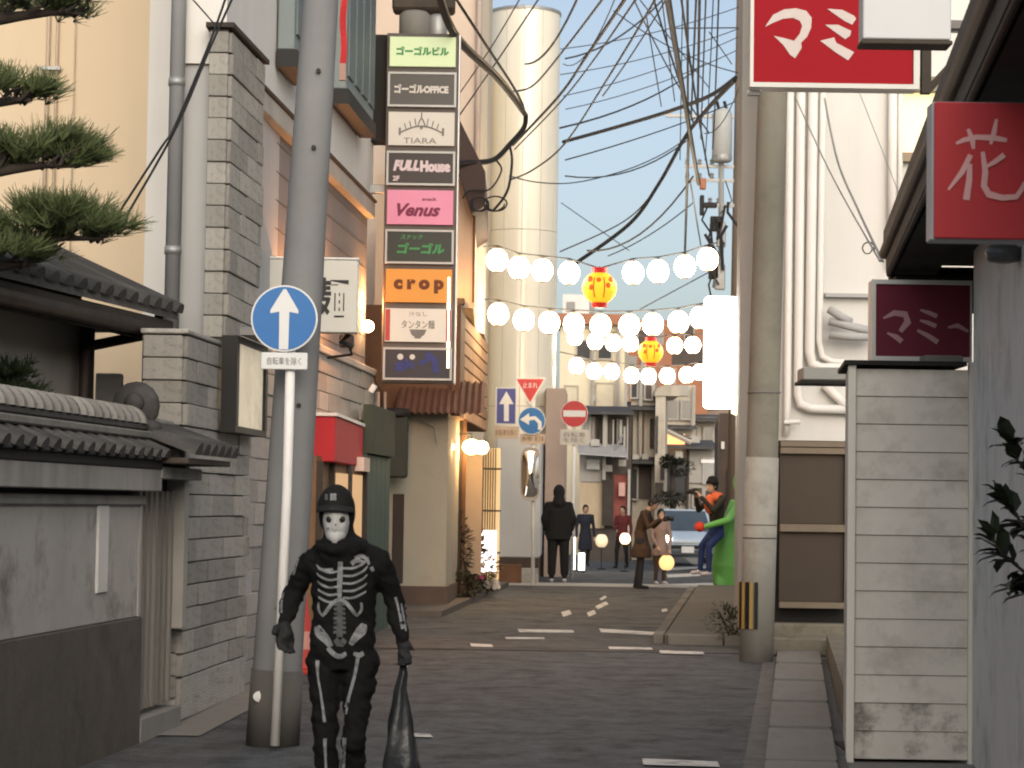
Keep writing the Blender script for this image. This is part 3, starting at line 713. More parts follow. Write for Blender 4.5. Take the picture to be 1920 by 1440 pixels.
# wall lamps on the timber building
def lamp_point(name, loc, col, energy, r=0.05, parent=None):
    l = bpy.data.lights.new(name, 'POINT'); l.energy = energy; l.color = col; l.shadow_soft_size = r
    o = bpy.data.objects.new(name, l); COL.objects.link(o)
    if parent is not None:
        o.parent = parent; o.location = W[parent].inverted() @ Vector(loc)
    else: o.location = loc
    return o
M_warm = glow('warm_lamp_glass', (1.0, 0.62, 0.25), 30)
for i, (u, v, D, r, lab) in enumerate(((884, 838, 33.0, 0.13, 'large warm globe wall lamp glowing beside the plants on the timber building'), (846, 838, 31.9, 0.055, 'small warm globe lamp at the corner of the beige house'))):
    p = P(u, v, D)
    t = thing('wall_lamp', lab, 'lamp', p)
    MB().ball(p, (r, r, r * 0.85), 16, 10).build('globe', M_warm, t, smooth=True)
    if i == 0: MB().ball((p.x + 0.15, p.y + 0.3, p.z), (r * 0.75,) * 3, 16, 10).build('globe', M_warm, t, smooth=True)
    MB().tube([(p.x - 0.3, p.y + 0.05, p.z + r + 0.05), (p.x, p.y, p.z + r + 0.06), (p.x, p.y, p.z + r * 0.8)], 0.015, 6).build('arm', M_black, t)
    lamp_point('lamp_light', (p.x + 0.05, p.y - 0.2, p.z - 0.05), (1.0, 0.55, 0.22), 14 if i == 0 else 4, 0.1, t)
lamp_point('wing_light', P(860, 545, 31.75), (1.0, 0.46, 0.16), 9, 0.04, wg)
# timber posts and lit doorway below
for u, D, w in ((858, 33.2, 0.09), (868, 33.25, 0.06)):
    p = P(u, 1000, D)
    bevelled('post', (p.x, D, (zu0 + gz(D)) / 2), (w, w, zu0 - gz(D)), M_wood_dk if w > .07 else M_brown, tb)
bevelled('door_screen', (X(888, 34), 34, 1.5), (0.26, 0.04, 1.9), pm('pale_screen', (0.36, 0.28, 0.21), 0.8, 0.15, 3), tb)
bevelled('lit_doorway', (X(917, 37.5), 37.6, 1.45), (0.36, 0.05, 2.2), glow('lit_door', (1.0, 0.58, 0.2), 0.25, (0.6, 0.45, 0.3)), tb)

for i in range(6): bevelled('lattice_bar', (X(905 + i * 4.6, 37.4), 37.5, 1.45), (0.018, 0.03, 2.2), M_wood_dk, tb)
for z_ in (0.8, 1.5, 2.2): bevelled('lattice_rail', (X(917, 37.4), 37.47, z_), (0.4, 0.02, 0.03), M_wood_dk, tb)

# ================================================================== corner building with the round tower
M_clad = pm('cream_metal_cladding', (0.78, 0.73, 0.61), 0.3, 0.06, 0.6, 0.03, 20, metal=0.1, spec=0.6, streak=0.06)
ct = thing('round_tower_building', 'cream building with a tall round metal-clad stair tower at the crossing', 'building', (X(985, 46), 46, gz(46)))
tcx, tcr, tcy = X(971, 46), 0.735, 46.0
ztop = Z(988, 30, 46)
mb = MB()
npan = 12
for k in range(npan):              # separate curved cladding panels
    a0_, a1_ = 2 * math.pi * (k + 0.012) / npan, 2 * math.pi * (k + 0.988) / npan
    m2 = MB()
    pts = [(tcx + tcr * math.cos(a0_ + (a1_ - a0_) * j / 5), tcy + tcr * math.sin(a0_ + (a1_ - a0_) * j / 5)) for j in range(6)]
    inn = [(tcx + (tcr - 0.03) * math.cos(a0_ + (a1_ - a0_) * j / 5), tcy + (tcr - 0.03) * math.sin(a0_ + (a1_ - a0_) * j / 5)) for j in range(5, -1, -1)]
    for zz0, zz1 in ((gz(46), 3.6), (3.61, 7.2), (7.21, ztop)):
        m2.prism(pts + inn, zz0, zz1)
    m2.build('cladding_panel', M_clad, ct)
MB().lathe([(tcr - 0.035, 0), (tcr - 0.035, ztop - gz(46) - 0.02)], (tcx, tcy, gz(46)), 32).build('tower_core', M_metal, ct)
MB().lathe([(tcr + 0.02, 0), (tcr + 0.02, 0.06), (tcr - 0.05, 0.08)], (tcx, tcy, ztop), 32).build('tower_cap', M_metal, ct)
MB().prism([(-3.5, 43.5), (X(905, 43.5), 43.5), (X(915, 47), 47.0), (-3.5, 47)], gz(44), 10.5).build('wall', pm('corner_cream', (0.6, 0.52, 0.4), 0.85, 0.08, 1, 0.1, 80, streak=0.1), ct)
# white lower corner pier in front
pier_x0, pier_x1 = X(929, 42), X(1013, 42)
MB().prism([(pier_x0, 42), (pier_x1, 42), (pier_x1 + 0.1, 45.2), (pier_x0, 45.2)], gz(42) + 0.42, Z(970, 815, 42)).build('white_pier', M_white, ct, bevel=0.02)
MB().prism([(pier_x0 - 0.02, 41.98), (pier_x1 - 0.02, 41.98), (pier_x1 + 0.08, 45.2), (pier_x0, 45.2)], gz(42) - 0.05, gz(42) + 0.417).build('plinth', M_plinth, ct)
MB().prism([(pier_x1 + 0.12, 44.4), (X(1057, 44.4), 44.4), (X(1062, 47), 47), (pier_x1 + 0.1, 47)], gz(45), Z(1035, 728, 44.4)).build('pink_bay', pm('pink_bay', (0.42, 0.32, 0.26), 0.85, 0.1, 1.5, 0.1, 80), ct)
st_ = thing('stone_steps', 'pale stone steps at the foot of the white pier', 'steps', (X(965, 41), 41, gz(41)))
for i in range(2):
    bevelled('step', (X(968, 41), 41.2 + i * 0.25, gz(41) + 0.06 + i * 0.12), (0.85, 0.5, 0.12), M_conc_lt, st_)
bevelled('planter_box', (X(958, 40.3), 40.3, gz(40) + 0.17), (0.42, 0.25, 0.34), M_brown, st_)

# ================================================================== buildings beyond the crossing
def farb(name, label, u0, u1, vt, D, mat, depth=5.0, base=None, cat='building', vb=None):
    x0, x1 = X(u0, D), X(u1, D)
    t = thing(name, label, cat, ((x0 + x1) / 2, D + depth / 2, gz(D)))
    z1 = Z((u0 + u1) / 2, vt, D); z0 = gz(D) - 0.05 if vb is None else Z((u0 + u1) / 2, vb, D)
    MB().prism([(x0, D), (x1, D), (x1 + 0.08 * depth, D + depth), (x0 + 0.08 * depth, D + depth)], z0, z1).build('wall', mat, t)
    return t
def win(t, u0, v0, u1, v1, D, mat, frame=None, name='window'):
    a, b = P(u0, v1, D), P(u1, v0, D)
    w = MB().box2((a.x, D - 0.05, a.z), (b.x, D + 0.02, b.z)).build(name, mat, t)
    if frame:
        e = 0.05
        for (xa, xb, za, zb) in ((a.x - e, b.x + e, b.z, b.z + e), (a.x - e, b.x + e, a.z - e, a.z), (a.x - e, a.x, a.z, b.z), (b.x, b.x + e, a.z, b.z)):
            MB().box2((xa, D - 0.08, za), (xb, D + 0.02, zb)).build('frame', frame, w)
    return w
M_fyell = pm('pale_yellow_wall', (0.66, 0.58, 0.42), 0.85, 0.06, 0.6, 0.05, 60, streak=0.08)
M_fred = pm('red_brown_tile', (0.34, 0.15, 0.085), 0.85, 0.2, 2, 0.2, 40, rand=0.1)
M_fcream = pm('cream_far', (0.45, 0.395, 0.32), 0.88, 0.2, 1, 0.08, 60, streak=0.3, dirt=(0.25, 0.2, 0.15), damount=0.5, dscale=0.8)
M_fgrey = pm('grey_far', (0.36, 0.335, 0.295), 0.9, 0.12, 1, 0.1, 60, streak=0.15)
M_fdark = pm('dark_far', (0.075, 0.06, 0.05), 0.85, 0.3, 3, 0.2, 40)
G_win = glass('far_window_glass', (0.05, 0.05, 0.05))
t = farb('yellow_building', 'pale yellow building glowing behind the white lanterns', 1046, 1168, 606, 74, M_fyell)
win(t, 1082, 640, 1106, 672, 74, G_win, M_fcream); win(t, 1122, 640, 1146, 672, 74, G_win, M_fcream)
win(t, 1060, 725, 1082, 770, 74, pm('yellow_shutter', (0.55, 0.48, 0.35), 0.7), M_fcream); win(t, 1118, 720, 1150, 772, 74, pm('yellow_shutter', (0.5, 0.4, 0.3), 0.7), M_fcream)
a, b = P(1040, 606, 73.5), P(1172, 606, 73.5)
MB().prism([(a.x, 73.7), (b.x, 73.7), (b.x + .4, 79.2), (a.x + .4, 79.2)], a.z + 0.003, Z(1100, 588, 73.7)).build('roof', M_fred, t)
t = farb('white_rooftop_house', 'small white house above the yellow building', 1050, 1100, 552, 88, M_white); win(t, 1062, 566, 1078, 584, 88, G_win)
t = farb('brick_building', 'red-brown tiled building behind the lantern strings', 1160, 1324, 600, 95, M_fred)
win(t, 1260, 652, 1318, 684, 95, M_fdark, None, 'balcony_shade'); win(t, 1176, 668, 1194, 690, 95, G_win)
win(t, 1240, 690, 1268, 720, 95, pm('grey_balcony', (0.4, 0.33, 0.28), 0.8), None, 'balcony_panel')
t = farb('brown_wood_house', 'dark brown timber house with a pale plaster base left of the street', 1088, 1182, 770, 66, M_fdark, 4)
win(t, 1086, 905, 1134, 990, 65.98, pm('cream_low', (0.42, 0.33, 0.22), 0.85), None, 'plaster_panel')
win(t, 1086, 850, 1128, 903, 65.97, M_fgrey, None, 'grey_shutter')
win(t, 1150, 890, 1176, 985, 65.98, pm('red_curtain', (0.22, 0.06, 0.05), 0.8, 0.3, 5), M_fdark, 'red_door')
win(t, 1092, 782, 1120, 832, 65.98, pm('weathered_shutter', (0.33, 0.3, 0.28), 0.8, 0.4, 3), None, 'shutter')
mb = MB()
pa, pb = P(1082, 838, 65.9), P(1175, 858, 65.0)
mb.add([(pa.x, 65.9, pa.z + .12), (pb.x, 65.9, pa.z + .05), (pb.x, 64.9, pb.z), (pa.x, 64.9, pb.z + 0.07), (pa.x, 65.9, pa.z + .16), (pb.x, 65.9, pa.z + .09), (pb.x, 64.9, pb.z + .04), (pa.x, 64.9, pb.z + 0.11)],
       [(3, 2, 1, 0), (4, 5, 6, 7), (0, 1, 5, 4), (1, 2, 6, 5), (2, 3, 7, 6), (3, 0, 4, 7)])
mb.build('canopy', pm('grey_tin', (0.3, 0.29, 0.28), 0.6, 0.2, 4), t)
rr_ = random.Random(21)
for i in range(14):
    u0 = 1090 + i * 6.5 + rr_.uniform(-1, 1); v0 = 775 + rr_.uniform(0, 25); v1 = v0 + rr_.uniform(30, 80)
    win(t, u0, v0, u0 + rr_.uniform(3, 6), v1, 65.93 - 0.01 * i, [M_wood_dk, M_fgrey, M_brown, M_wood_slat][rr_.randrange(4)], None, 'plank')
for (u0, v0, u1, v1, m_) in ((1100, 862, 1124, 880, M_metal), (1132, 872, 1148, 884, M_fgrey), (1128, 900, 1150, 985, M_wood_dk), (1176, 880, 1182, 1000, M_fgrey), (1160, 905, 1172, 930, pm('notice_pink', (0.5, 0.3, 0.25), 0.7))):
    win(t, u0, v0, u1, v1, 65.75, m_, None, 'wall_box')
MB().tube([P(1152, 845, 65.3), P(1168, 815, 65.8)], 0.03, 6).build('stay', M_metal, t)
t = farb('cream_shop', 'narrow cream shop house with brown timber strips', 1181, 1226, 690, 68, M_fcream)
for u0, u1, v0, v1, m in ((1196, 1208, 775, 850, M_brown), (1218, 1226, 785, 840, M_wood_dk), (1170, 1176, 700, 780, M_fgrey)):
    win(t, u0, v0, u1, v1, 67.98, m, None, 'timber_strip')
win(t, 1196, 868, 1222, 935, 67.98, M_fdark, None, 'doorway')
t = farb('arched_column_house', 'cream house front with a rounded corner column and arch', 1227, 1246, 740, 67, M_fcream, 6)
ac = P(1246, 742, 66.9); rr = X(1246, 66.9) - X(1227, 66.9)
arc = [(ac.x - rr * math.cos(a_), 66.95, ac.z + rr * math.sin(a_)) for a_ in [math.pi / 2 * i / 8 for i in range(9)]]
mb = MB(); vs = [(ac.x, 66.95, ac.z)] + arc + [(ac.x + 0.45, 66.95, arc[-1][2]), (ac.x + 0.45, 66.95, ac.z)]
vs2 = [(x, y + 3, z) for x, y, z in vs]; n = len(vs)
mb.add(vs + vs2, [tuple(range(n)), tuple(reversed(range(n, 2 * n)))] + [(i, n + i, n + (i + 1) % n, (i + 1) % n) for i in range(n)])
mb.build('arch', M_fcream, t, smooth=False)
win(t, 1228, 905, 1244, 940, 66.98, M_fdark, None, 'doorway')
t = farb('white_upper_house', 'pale house with a square barred window above the parked car', 1244, 1302, 722, 80, M_fcream)
win(t, 1250, 752, 1270, 785, 79.98, G_win, M_fgrey); win(t, 1272, 722, 1290, 742, 79.98, M_fgrey, None, 'vent')
t = farb('grey_shop', 'low grey rendered shop behind the parked car', 1242, 1340, 838, 74, M_fgrey, 4)
win(t, 1246, 814, 1284, 838, 73.9, glow('lit_eave', (1.0, 0.45, 0.16), 1.0, (0.5, 0.3, 0.2)), None, 'eave_glow')  # glowing panel stands in for the orange light under the eave
a, b = P(1246, 806, 73.5), P(1296, 830, 73.5)
MB().tube([a, b], [0.09, 0.09], 6).build('eave', pm('eave_pale', (0.4, 0.36, 0.3), 0.8), t)
MB().tube([a + Vector((0, 0, .1)), b + Vector((0, 0, .1))], [0.05, 0.05], 6).build('eave_tiles', M_tile, t)
win(t, 1292, 845, 1338, 905, 73.95, pm('grey_panel', (0.33, 0.31, 0.28), 0.7), None, 'wall_panel')
for i in range(8): win(t, 1318 + i * 3.4, 858, 1319.6 + i * 3.4, 908, 73.85, M_galv, None, 'railing')
win(t, 1314, 862, 1348, 868, 73.83, M_galv, None, 'rail')
t = farb('pale_tall_house', 'tall pale house strip behind the dark right-hand building', 1300, 1350, 782, 85, M_fcream); win(t, 1306, 800, 1314, 850, 84.98, M_fgrey, None, 'downpipe')
t = farb('dark_side_building', 'dark brown building side beyond the crossing on the right', 1347, 1420, 775, 49, pm('dark_brown_wall', (0.075, 0.055, 0.045), 0.85, 0.25, 2, 0.15, 40, streak=0.3), 9)
win(t, 1352, 828, 1358, 842, 48.98, M_white, None, 'vent'); win(t, 1362, 880, 1376, 1000, 48.98, M_fdark, None, 'doorway')
t = farb('brown_upper_building', 'brown shaded upper storey behind the bright sign', 1302, 1400, 690, 100, pm('taupe_wall', (0.28, 0.22, 0.18), 0.88, 0.2, 2), 4); win(t, 1312, 740, 1340, 768, 99.98, G_win)

# eaves, pipes, cooling units and windows that clutter the far houses
def far_of(n): return next(o for o in W if o.name == n)
def eave(t, u0, u1, v, D, h=8, mat=None):
    a, b = P(u0, v, D), P(u1, v, D); d = h * D / F
    mb = MB(); mb.add([(a.x, D - 0.6, a.z - d), (b.x, D - 0.6, a.z - d), (b.x, D + 1.2, a.z + d * 1.6), (a.x, D + 1.2, a.z + d * 1.6), (a.x, D - 0.6, a.z - d + 0.08), (b.x, D - 0.6, a.z - d + 0.08), (b.x, D + 1.2, a.z + d * 1.6 + 0.08), (a.x, D + 1.2, a.z + d * 1.6 + 0.08)],
           [(3, 2, 1, 0), (4, 5, 6, 7), (0, 1, 5, 4), (1, 2, 6, 5), (2, 3, 7, 6), (3, 0, 4, 7)])
    return mb.build('eave_roof', mat or M_tile, t)
for n_, u0, u1, v, D, h in (('brown_wood_house', 1084, 1186, 772, 65.9, 6), ('cream_shop', 1178, 1228, 764, 67.9, 6), ('grey_shop', 1240, 1342, 836, 73.9, 6), ('white_upper_house', 1242, 1304, 800, 79.9, 5), ('brown_upper_building', 1300, 1360, 738, 99.8, 6), ('pale_tall_house', 1298, 1352, 786, 84.9, 5), ('cream_shop', 1176, 1230, 862, 67.8, 8)):
    eave(far_of(n_), u0, u1, v, D, h)
for n_, D, items in (('cream_shop', 67.9, ((1184, 700, 1194, 745), (1210, 705, 1222, 748), (1184, 880, 1194, 935))), ('grey_shop', 73.9, ((1248, 868, 1288, 940), (1300, 915, 1316, 950), (1322, 920, 1338, 955))), ('arched_column_house', 66.93, ((1229, 780, 1234, 850), (1238, 872, 1246, 900))),
                     ('white_upper_house', 79.9, ((1278, 752, 1296, 785), (1246, 728, 1262, 744))), ('brick_building', 94.9, ((1166, 620, 1180, 645), (1196, 620, 1212, 648), (1228, 620, 1242, 645), (1284, 612, 1300, 640), (1204, 672, 1222, 700))), ('brown_upper_building', 99.8, ((1304, 700, 1318, 725), (1324, 700, 1338, 725))), ('pale_tall_house', 84.9, ((1320, 802, 1336, 835),))):
    for i, (u0, v0, u1, v1) in enumerate(items): win(far_of(n_), u0, v0, u1, v1, D, G_win if i % 2 == 0 else M_fdark, M_fgrey if u1 - u0 > 9 else None)
for n_, D, items in (('cream_shop', 67.6, ((1204, 852, 1216, 864), (1186, 852, 1198, 862))), ('brown_wood_house', 65.5, ((1108, 824, 1124, 836), (1160, 862, 1174, 874))), ('grey_shop', 73.5, ((1296, 818, 1312, 830), (1266, 846, 1280, 858))), ('yellow_building', 73.8, ((1108, 740, 1116, 752), (1090, 760, 1104, 772)))):
    for (u0, v0, u1, v1) in items: win(far_of(n_), u0, v0, u1, v1, D, M_conc_lt, None, 'cooling_unit')
for n_, u, v0, v1, D in (('yellow_building', 1112, 612, 775, 73.8), ('yellow_building', 1160, 612, 775, 73.8), ('cream_shop', 1202, 692, 860, 67.8), ('white_upper_house', 1300, 725, 800, 79.8), ('grey_shop', 1290, 840, 960, 73.8), ('brown_wood_house', 1134, 775, 900, 65.7)):
    MB().tube([P(u, v0, D), P(u - 2, v1, D)], 0.06, 6).build('downpipe', M_fgrey if n_ != 'grey_shop' else M_wood_dk, far_of(n_))

# ================================================================== RIGHT: near building with dark eave
nb = thing('grey_near_building', 'grey rendered building with a black overhanging eave at the right edge', 'building', (4, 10, 0))
NWX = lambda D: X(1824, 14.4) - 0.12 * (14.4 - D)
MB().prism([(NWX(14.4), 14.4), (NWX(-14), -14), (7.5, -14), (7.5, 14.4)], 0, 3.28).build('wall', M_greywall, nb)
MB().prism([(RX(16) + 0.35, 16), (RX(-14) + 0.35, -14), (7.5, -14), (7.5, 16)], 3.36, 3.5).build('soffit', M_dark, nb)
mb = MB()
for (o0, o1, za, zb) in ((0.0, 0.04, 3.30, 3.52), ):
    mb.prism([(RX(16) + o0, 16), (RX(-14) + o0, -14), (RX(-14) + o1, -14), (RX(16) + o1, 16)], za, zb)
mb.build('fascia', pm('fascia_grey', (0.07, 0.066, 0.058), 0.8, 0.3, 3, 0.1, 40, streak=0.2), nb)
MB().prism([(RX(16) + 0.05, 16), (RX(-14) + 0.05, -14), (RX(-14) + 0.35, -14), (RX(16) + 0.35, 16)], 3.28, 3.34).build('eave_board', M_dark, nb)
MB().tube([(RX(16) - 0.012, 16.0, 3.44), (RX(-14) - 0.012, -14, 3.44)], 0.04, 10).build('gutter', pm('gutter_grey', (0.085, 0.08, 0.072), 0.7, 0.25, 3, 0.1), nb, smooth=True)
MB().tube([(RX(16) + 0.02, 16.0, 3.29), (RX(-14) + 0.02, -14, 3.29)], 0.018, 8).build('eave_pipe', M_dark, nb, smooth=True)
mb = MB()
pr = [(RX(16) - 0.02, 16), (RX(-14) - 0.02, -14), (9, -14), (9, 16)]
mb.add([(pr[0][0], 16, 3.53), (pr[1][0], -14, 3.53), (9, -14, 6.2), (9, 16, 6.2), (pr[0][0], 16, 3.6), (pr[1][0], -14, 3.6), (9, -14, 6.3), (9, 16, 6.3)],
       [(0, 1, 2, 3), (7, 6, 5, 4), (0, 4, 5, 1), (1, 5, 6, 2), (2, 6, 7, 3), (3, 7, 4, 0)])
mb.build('roof', M_tile, nb)
# far gable end closing the eave
mb = MB(); x16 = RX(16)
mb.prism([(x16 + 0.02, 15.9), (7.4, 15.9), (7.4, 16.02), (x16 + 0.02, 16.02)], 3.24, 3.34)
mb.build('end_board', M_dark, nb)
MB().prism([(X(1660, 16), 15.6), (NWX(14.4) + 1.5, 15.6), (NWX(14.4) + 1.5, 15.8), (X(1660, 16), 15.8)], 3.0, 3.24).build('end_beam', M_dark, nb)

# ================================================================== RIGHT: white sided shed
sh = thing('white_sided_shed', 'narrow white board-sided shed with mossy foot on the right', 'shed', (X(1705, 14.5), 14.9, 0))
s0, s1 = X(1604, 14.5), X(1815, 14.5)
zs = Z(1700, 692, 14.5); zbm = Z(1700, 1424, 14.5)
MB().prism([(s0, 14.52), (s1 + 0.03, 14.52), (s1 + 0.03, 15.4), (s0 + 0.1, 15.4)], zbm + 0.02, zs - 0.01).build('core', M_mortar, sh)
nbd = 14; bhh = (zs - zbm) / nbd
for i in range(nbd):
    m = M_siding_d if i < 2 else M_siding
    mb = MB(); za, zb = zbm + i * bhh + 0.002, zbm + (i + 1) * bhh - 0.0025
    mb.add([(s0, 14.495, za), (s1, 14.495, za), (s1, 14.518, za), (s0, 14.518, za), (s0, 14.505, zb), (s1, 14.505, zb), (s1, 14.518, zb), (s0, 14.518, zb)],
           [(0, 1, 5, 4), (4, 5, 6, 7), (3, 2, 1, 0), (1, 2, 6, 5), (2, 3, 7, 6), (3, 0, 4, 7)])
    mb.build('siding_board', m, sh)
e0, e1 = X(1588, 14.5), X(1603, 14.5)
MB().prism([(e0, 14.47), (e1, 14.47), (e1, 14.54), (e0 + 0.01, 14.56)], zbm - 0.03, zs + 0.02).build('corner_trim', M_trim, sh, bevel=0.004)
MB().prism([(s1 + 0.002, 14.475), (s1 + 0.035, 14.475), (s1 + 0.035, 14.54), (s1 + 0.002, 14.54)], zbm - 0.2, zs + 0.05).build('corner_trim', M_trim, sh, bevel=0.004)
MB().prism([(e0 + 0.01, 14.56), (e0 + 0.05, 14.56), (e0 + 0.16, 15.4), (e0 + 0.12, 15.4)], zbm + 0.05, zs).build('street_side', M_siding_d, sh)
MB().prism([(e0 - 0.03, 14.44), (s1 - 0.02, 14.44), (s1 - 0.02, 15.5), (e0 + 0.08, 15.5)], zs + 0.022, zs + 0.05).build('roof', M_dark, sh)
MB().prism([(s0, 14.6), (s1, 14.6), (s1, 15.4), (s0, 15.4)], 0, zbm + 0.018).build('base', M_dark, sh)
bevelled('stone', (s1 - 0.14, 14.7, zs + 0.075), (0.25, 0.2, 0.05), M_conc, sh)

# ================================================================== RIGHT: white building with pipes and timber door
wb = thing('white_pipe_building', 'tall white building with pipes down its wall behind the right pole', 'building', (4, 25, gz(24)))
wx0, wx1 = X(1430, 24.3), X(1700, 24.3)
zsplit = Z(1500, 826, 24.3)
MB().prism([(wx0, 24.3), (wx1, 24.3), (wx1 + 0.3, 32), (wx0 + 0.5, 32)], zsplit, 11).build('wall', M_white, wb)
MB().prism([(wx1 + 0.003, 24.35), (8.5, 24.35), (8.5, 32), (wx1 + 0.3, 32)], gz(24), 11).build('side_wing', M_white, wb)
MB().prism([(wx0, 24.32), (wx1, 24.32), (wx1 + 0.3, 32), (wx0 + 0.5, 32)], gz(24), zsplit - 0.003).build('lower_wall', M_dark, wb)
def wpipe(us, r, name='pipe', D=24.22, mat=None):
    pts = [P(u, v, D) for u, v in us]
    MB().tube(pts, r, 10).build(name, mat or M_whitepipe, wb, smooth=True)
wpipe([(1484, -60), (1476, 760), (1474, 815)], 0.04)
wpipe([(1504, -60), (1496, 740), (1500, 758), (1520, 766), (1590, 768)], 0.05)
wpipe([(1528, -60), (1518, 660), (1522, 682), (1540, 690), (1600, 690)], 0.055)
wpipe([(1547, -60), (1536, 640), (1541, 668), (1560, 678), (1600, 680)], 0.035)
wpipe([(1675, 60), (1672, 500)], 0.05); wpipe([(1690, 60), (1686, 500)], 0.03)
wpipe([(1545, 720), (1600, 775)], 0.05)
for i, (v, k) in enumerate(((552, 0), )):
    MB().box2((X(1545, 24.2), 24.2, Z(1600, 557, 24.2)), (X(1690, 24.2), 24.3, Z(1600, 550, 24.2))).build('ledge', M_greywhite, wb)
for (ua, va, ub, vb) in ((1554, 580, 1595, 604), (1554, 602, 1640, 622), (1554, 628, 1640, 632)):
    a, b = P(ua, va, 24.1), P(ub, vb, 24.1)
    MB().tube([a, (a + b) / 2 + Vector((0, -0.05, -0.01)), b], 0.045, 8).build('vent_hood', M_greywhite, wb, smooth=True)
MB().tube([P(1470, 792, 24.15), P(1500, 791, 24.15)], 0.025, 8).build('pipe_stub', M_whitepipe, wb)
# upper window wing, lit yellow
wz0, wz1 = Z(1720, 288, 24.3), Z(1720, 175, 24.3)
w = MB().box2((X(1692, 24.2), 24.28, wz0), (X(1762, 24.2), 24.36, wz1)).build('lit_window', glow('window_yellow', (1.0, 0.8, 0.36), 0.55, (0.6, 0.55, 0.4)), wb)
MB().box2((X(1690, 24.2), 24.2, wz0 - 0.1), (X(1790, 24.2), 24.34, wz0 - 0.002)).build('window_sill', M_brownrail, wb)
MB().box2((X(1690, 24.2), 24.15, wz1 + 0.002), (X(1830, 24.2), 24.345, wz1 + 0.16)).build('window_hood', pm('hood_olive', (0.28, 0.26, 0.2), 0.8), wb)
# timber door bay
db = thing('timber_door', 'brown panelled timber shutter door below the white building', 'door', (X(1528, 24.2), 24.2, gz(24)))
dz0, dz1 = Z(1528, 1130, 24.2), zsplit
xa, xb = X(1462, 24.2), X(1594, 24.2)
for v0, v1 in ((852, 982), (998, 1128)):
    MB().box2((xa, 24.2, Z(1528, v1, 24.2)), (X(1582, 24.2), 24.26, Z(1528, v0, 24.2))).build('panel', M_brownpanel, db)
for v0, v1 in ((828, 838), (840, 851), (983, 997), (1129, 1140)):
    MB().box2((xa, 24.14, Z(1528, v1, 24.2)), (X(1584, 24.2), 24.25, Z(1528, v0, 24.2))).build('rail', pm('door_rail', (0.2, 0.16, 0.115), 0.85, 0.2, 5, 0.15, 60), db)
MB().box2((X(1584, 24.2) + .002, 24.13, dz0), (xb, 24.27, dz1)).build('jamb', M_wood_dk, db)
bs = thing('low_wall', 'low mossy concrete wall under the timber door', 'wall', (X(1528, 24), 24, gz(24)))
mossy = pm('mossy_concrete', (0.2, 0.18, 0.14), 0.95, 0.25, 4, 0.4, 60, dirt=(0.07, 0.065, 0.04), damount=0.7, dscale=5)
MB().box2((xa - 0.3, 23.95, gz(24)), (xb + 0.2, 24.28, Z(1528, 1170, 24))).build('upper_course', mossy, bs, bevel=0.015)
MB().box2((xa - 0.3, 23.6, gz(24) - 0.02), (xb + 0.2, 23.948, Z(1528, 1195, 23.8))).build('lower_course', mossy, bs, bevel=0.015)
# low dark kerb wall leading from the shed back to the base
MB().prism([(GX(15.6) + 0.55, 15.6), (GX(15.6) + 0.75, 15.6), (GX(23.5) + 0.75, 23.5), (GX(23.5) + 0.52, 23.5)], 0, 0.3).build('kerb_wall', mossy, bs)
# awning box over the side door
ab = thing('awning_box', 'grey metal awning box beside the white shed roof', 'awning', P(1545, 720, 19.5))
a, b = P(1500, 721, 19.5), P(1592, 692, 19.5)
MB().box2((a.x, 19.3, a.z + 0.03), (b.x, 19.7, b.z)).build('box', pm('box_grey', (0.3, 0.29, 0.26), 0.7, 0.15, 3), ab, bevel=0.01)
MB().box2((a.x - 0.02, 19.28, a.z), (b.x + 0.02, 19.72, a.z + 0.027)).build('lip', M_dark, ab)
MB().box2((b.x + 0.022, 19.4, a.z), (b.x + 1.2, 19.6, b.z)).build('arm', M_dark, ab)
# pale pier at the street corner
pw = thing('pale_pier', 'tall pale grey steel pier left of the right concrete pole', 'pier', (X(1400, 25.6), 25.6, gz(25)))
MB().prism([(X(1384, 25.6), 25.6), (X(1416, 25.6), 25.6), (X(1416, 25.6), 26.2), (X(1384, 25.6) + .02, 26.2)], gz(25) + 0.05, 9).build('shaft', pm('pier_paint', (0.42, 0.405, 0.37), 0.7, 0.1, 1.5, 0.08, 60, streak=0.12), pw, bevel=0.01)
MB().prism([(X(1380, 25.6), 25.5), (X(1420, 25.6), 25.5), (X(1420, 25.6), 26.25), (X(1380, 25.6), 26.25)], gz(25), gz(25) + 0.12).build('foot', M_conc, pw)

# unseen block added behind the viewpoint to shade the low end of the street
eb = thing('shade_block', 'plain block added behind the viewpoint to shade the street, out of view', 'building', (0, -18, 0))
MB().prism([(-16, -22), (16, -22), (16, -17), (-16, -17)], -0.1, 5.4).build('wall', M_greywhite, eb)
MB().prism([(-16.2, -22.2), (16.2, -22.2), (16.2, -16.8), (-16.2, -16.8)], 5.403, 5.6).build('roof', M_tile, eb)

# round lamp under the dark eave at the right edge
MB().lathe([(0.05, 0.06), (0.09, 0.03), (0.1, 0), (0.08, -0.04), (0.03, -0.05)], tuple(P(1882, 476, 11.6)), 14).build('eave_lamp', pm('eave_lamp_glass', (0.1, 0.1, 0.1), 0.3), nb, smooth=True)
MB().tube([P(1893, 545, 12.6), P(1880, 660, 12.6), P(1905, 668, 12.6)], 0.02, 6).build('wall_bracket', M_metal, nb)
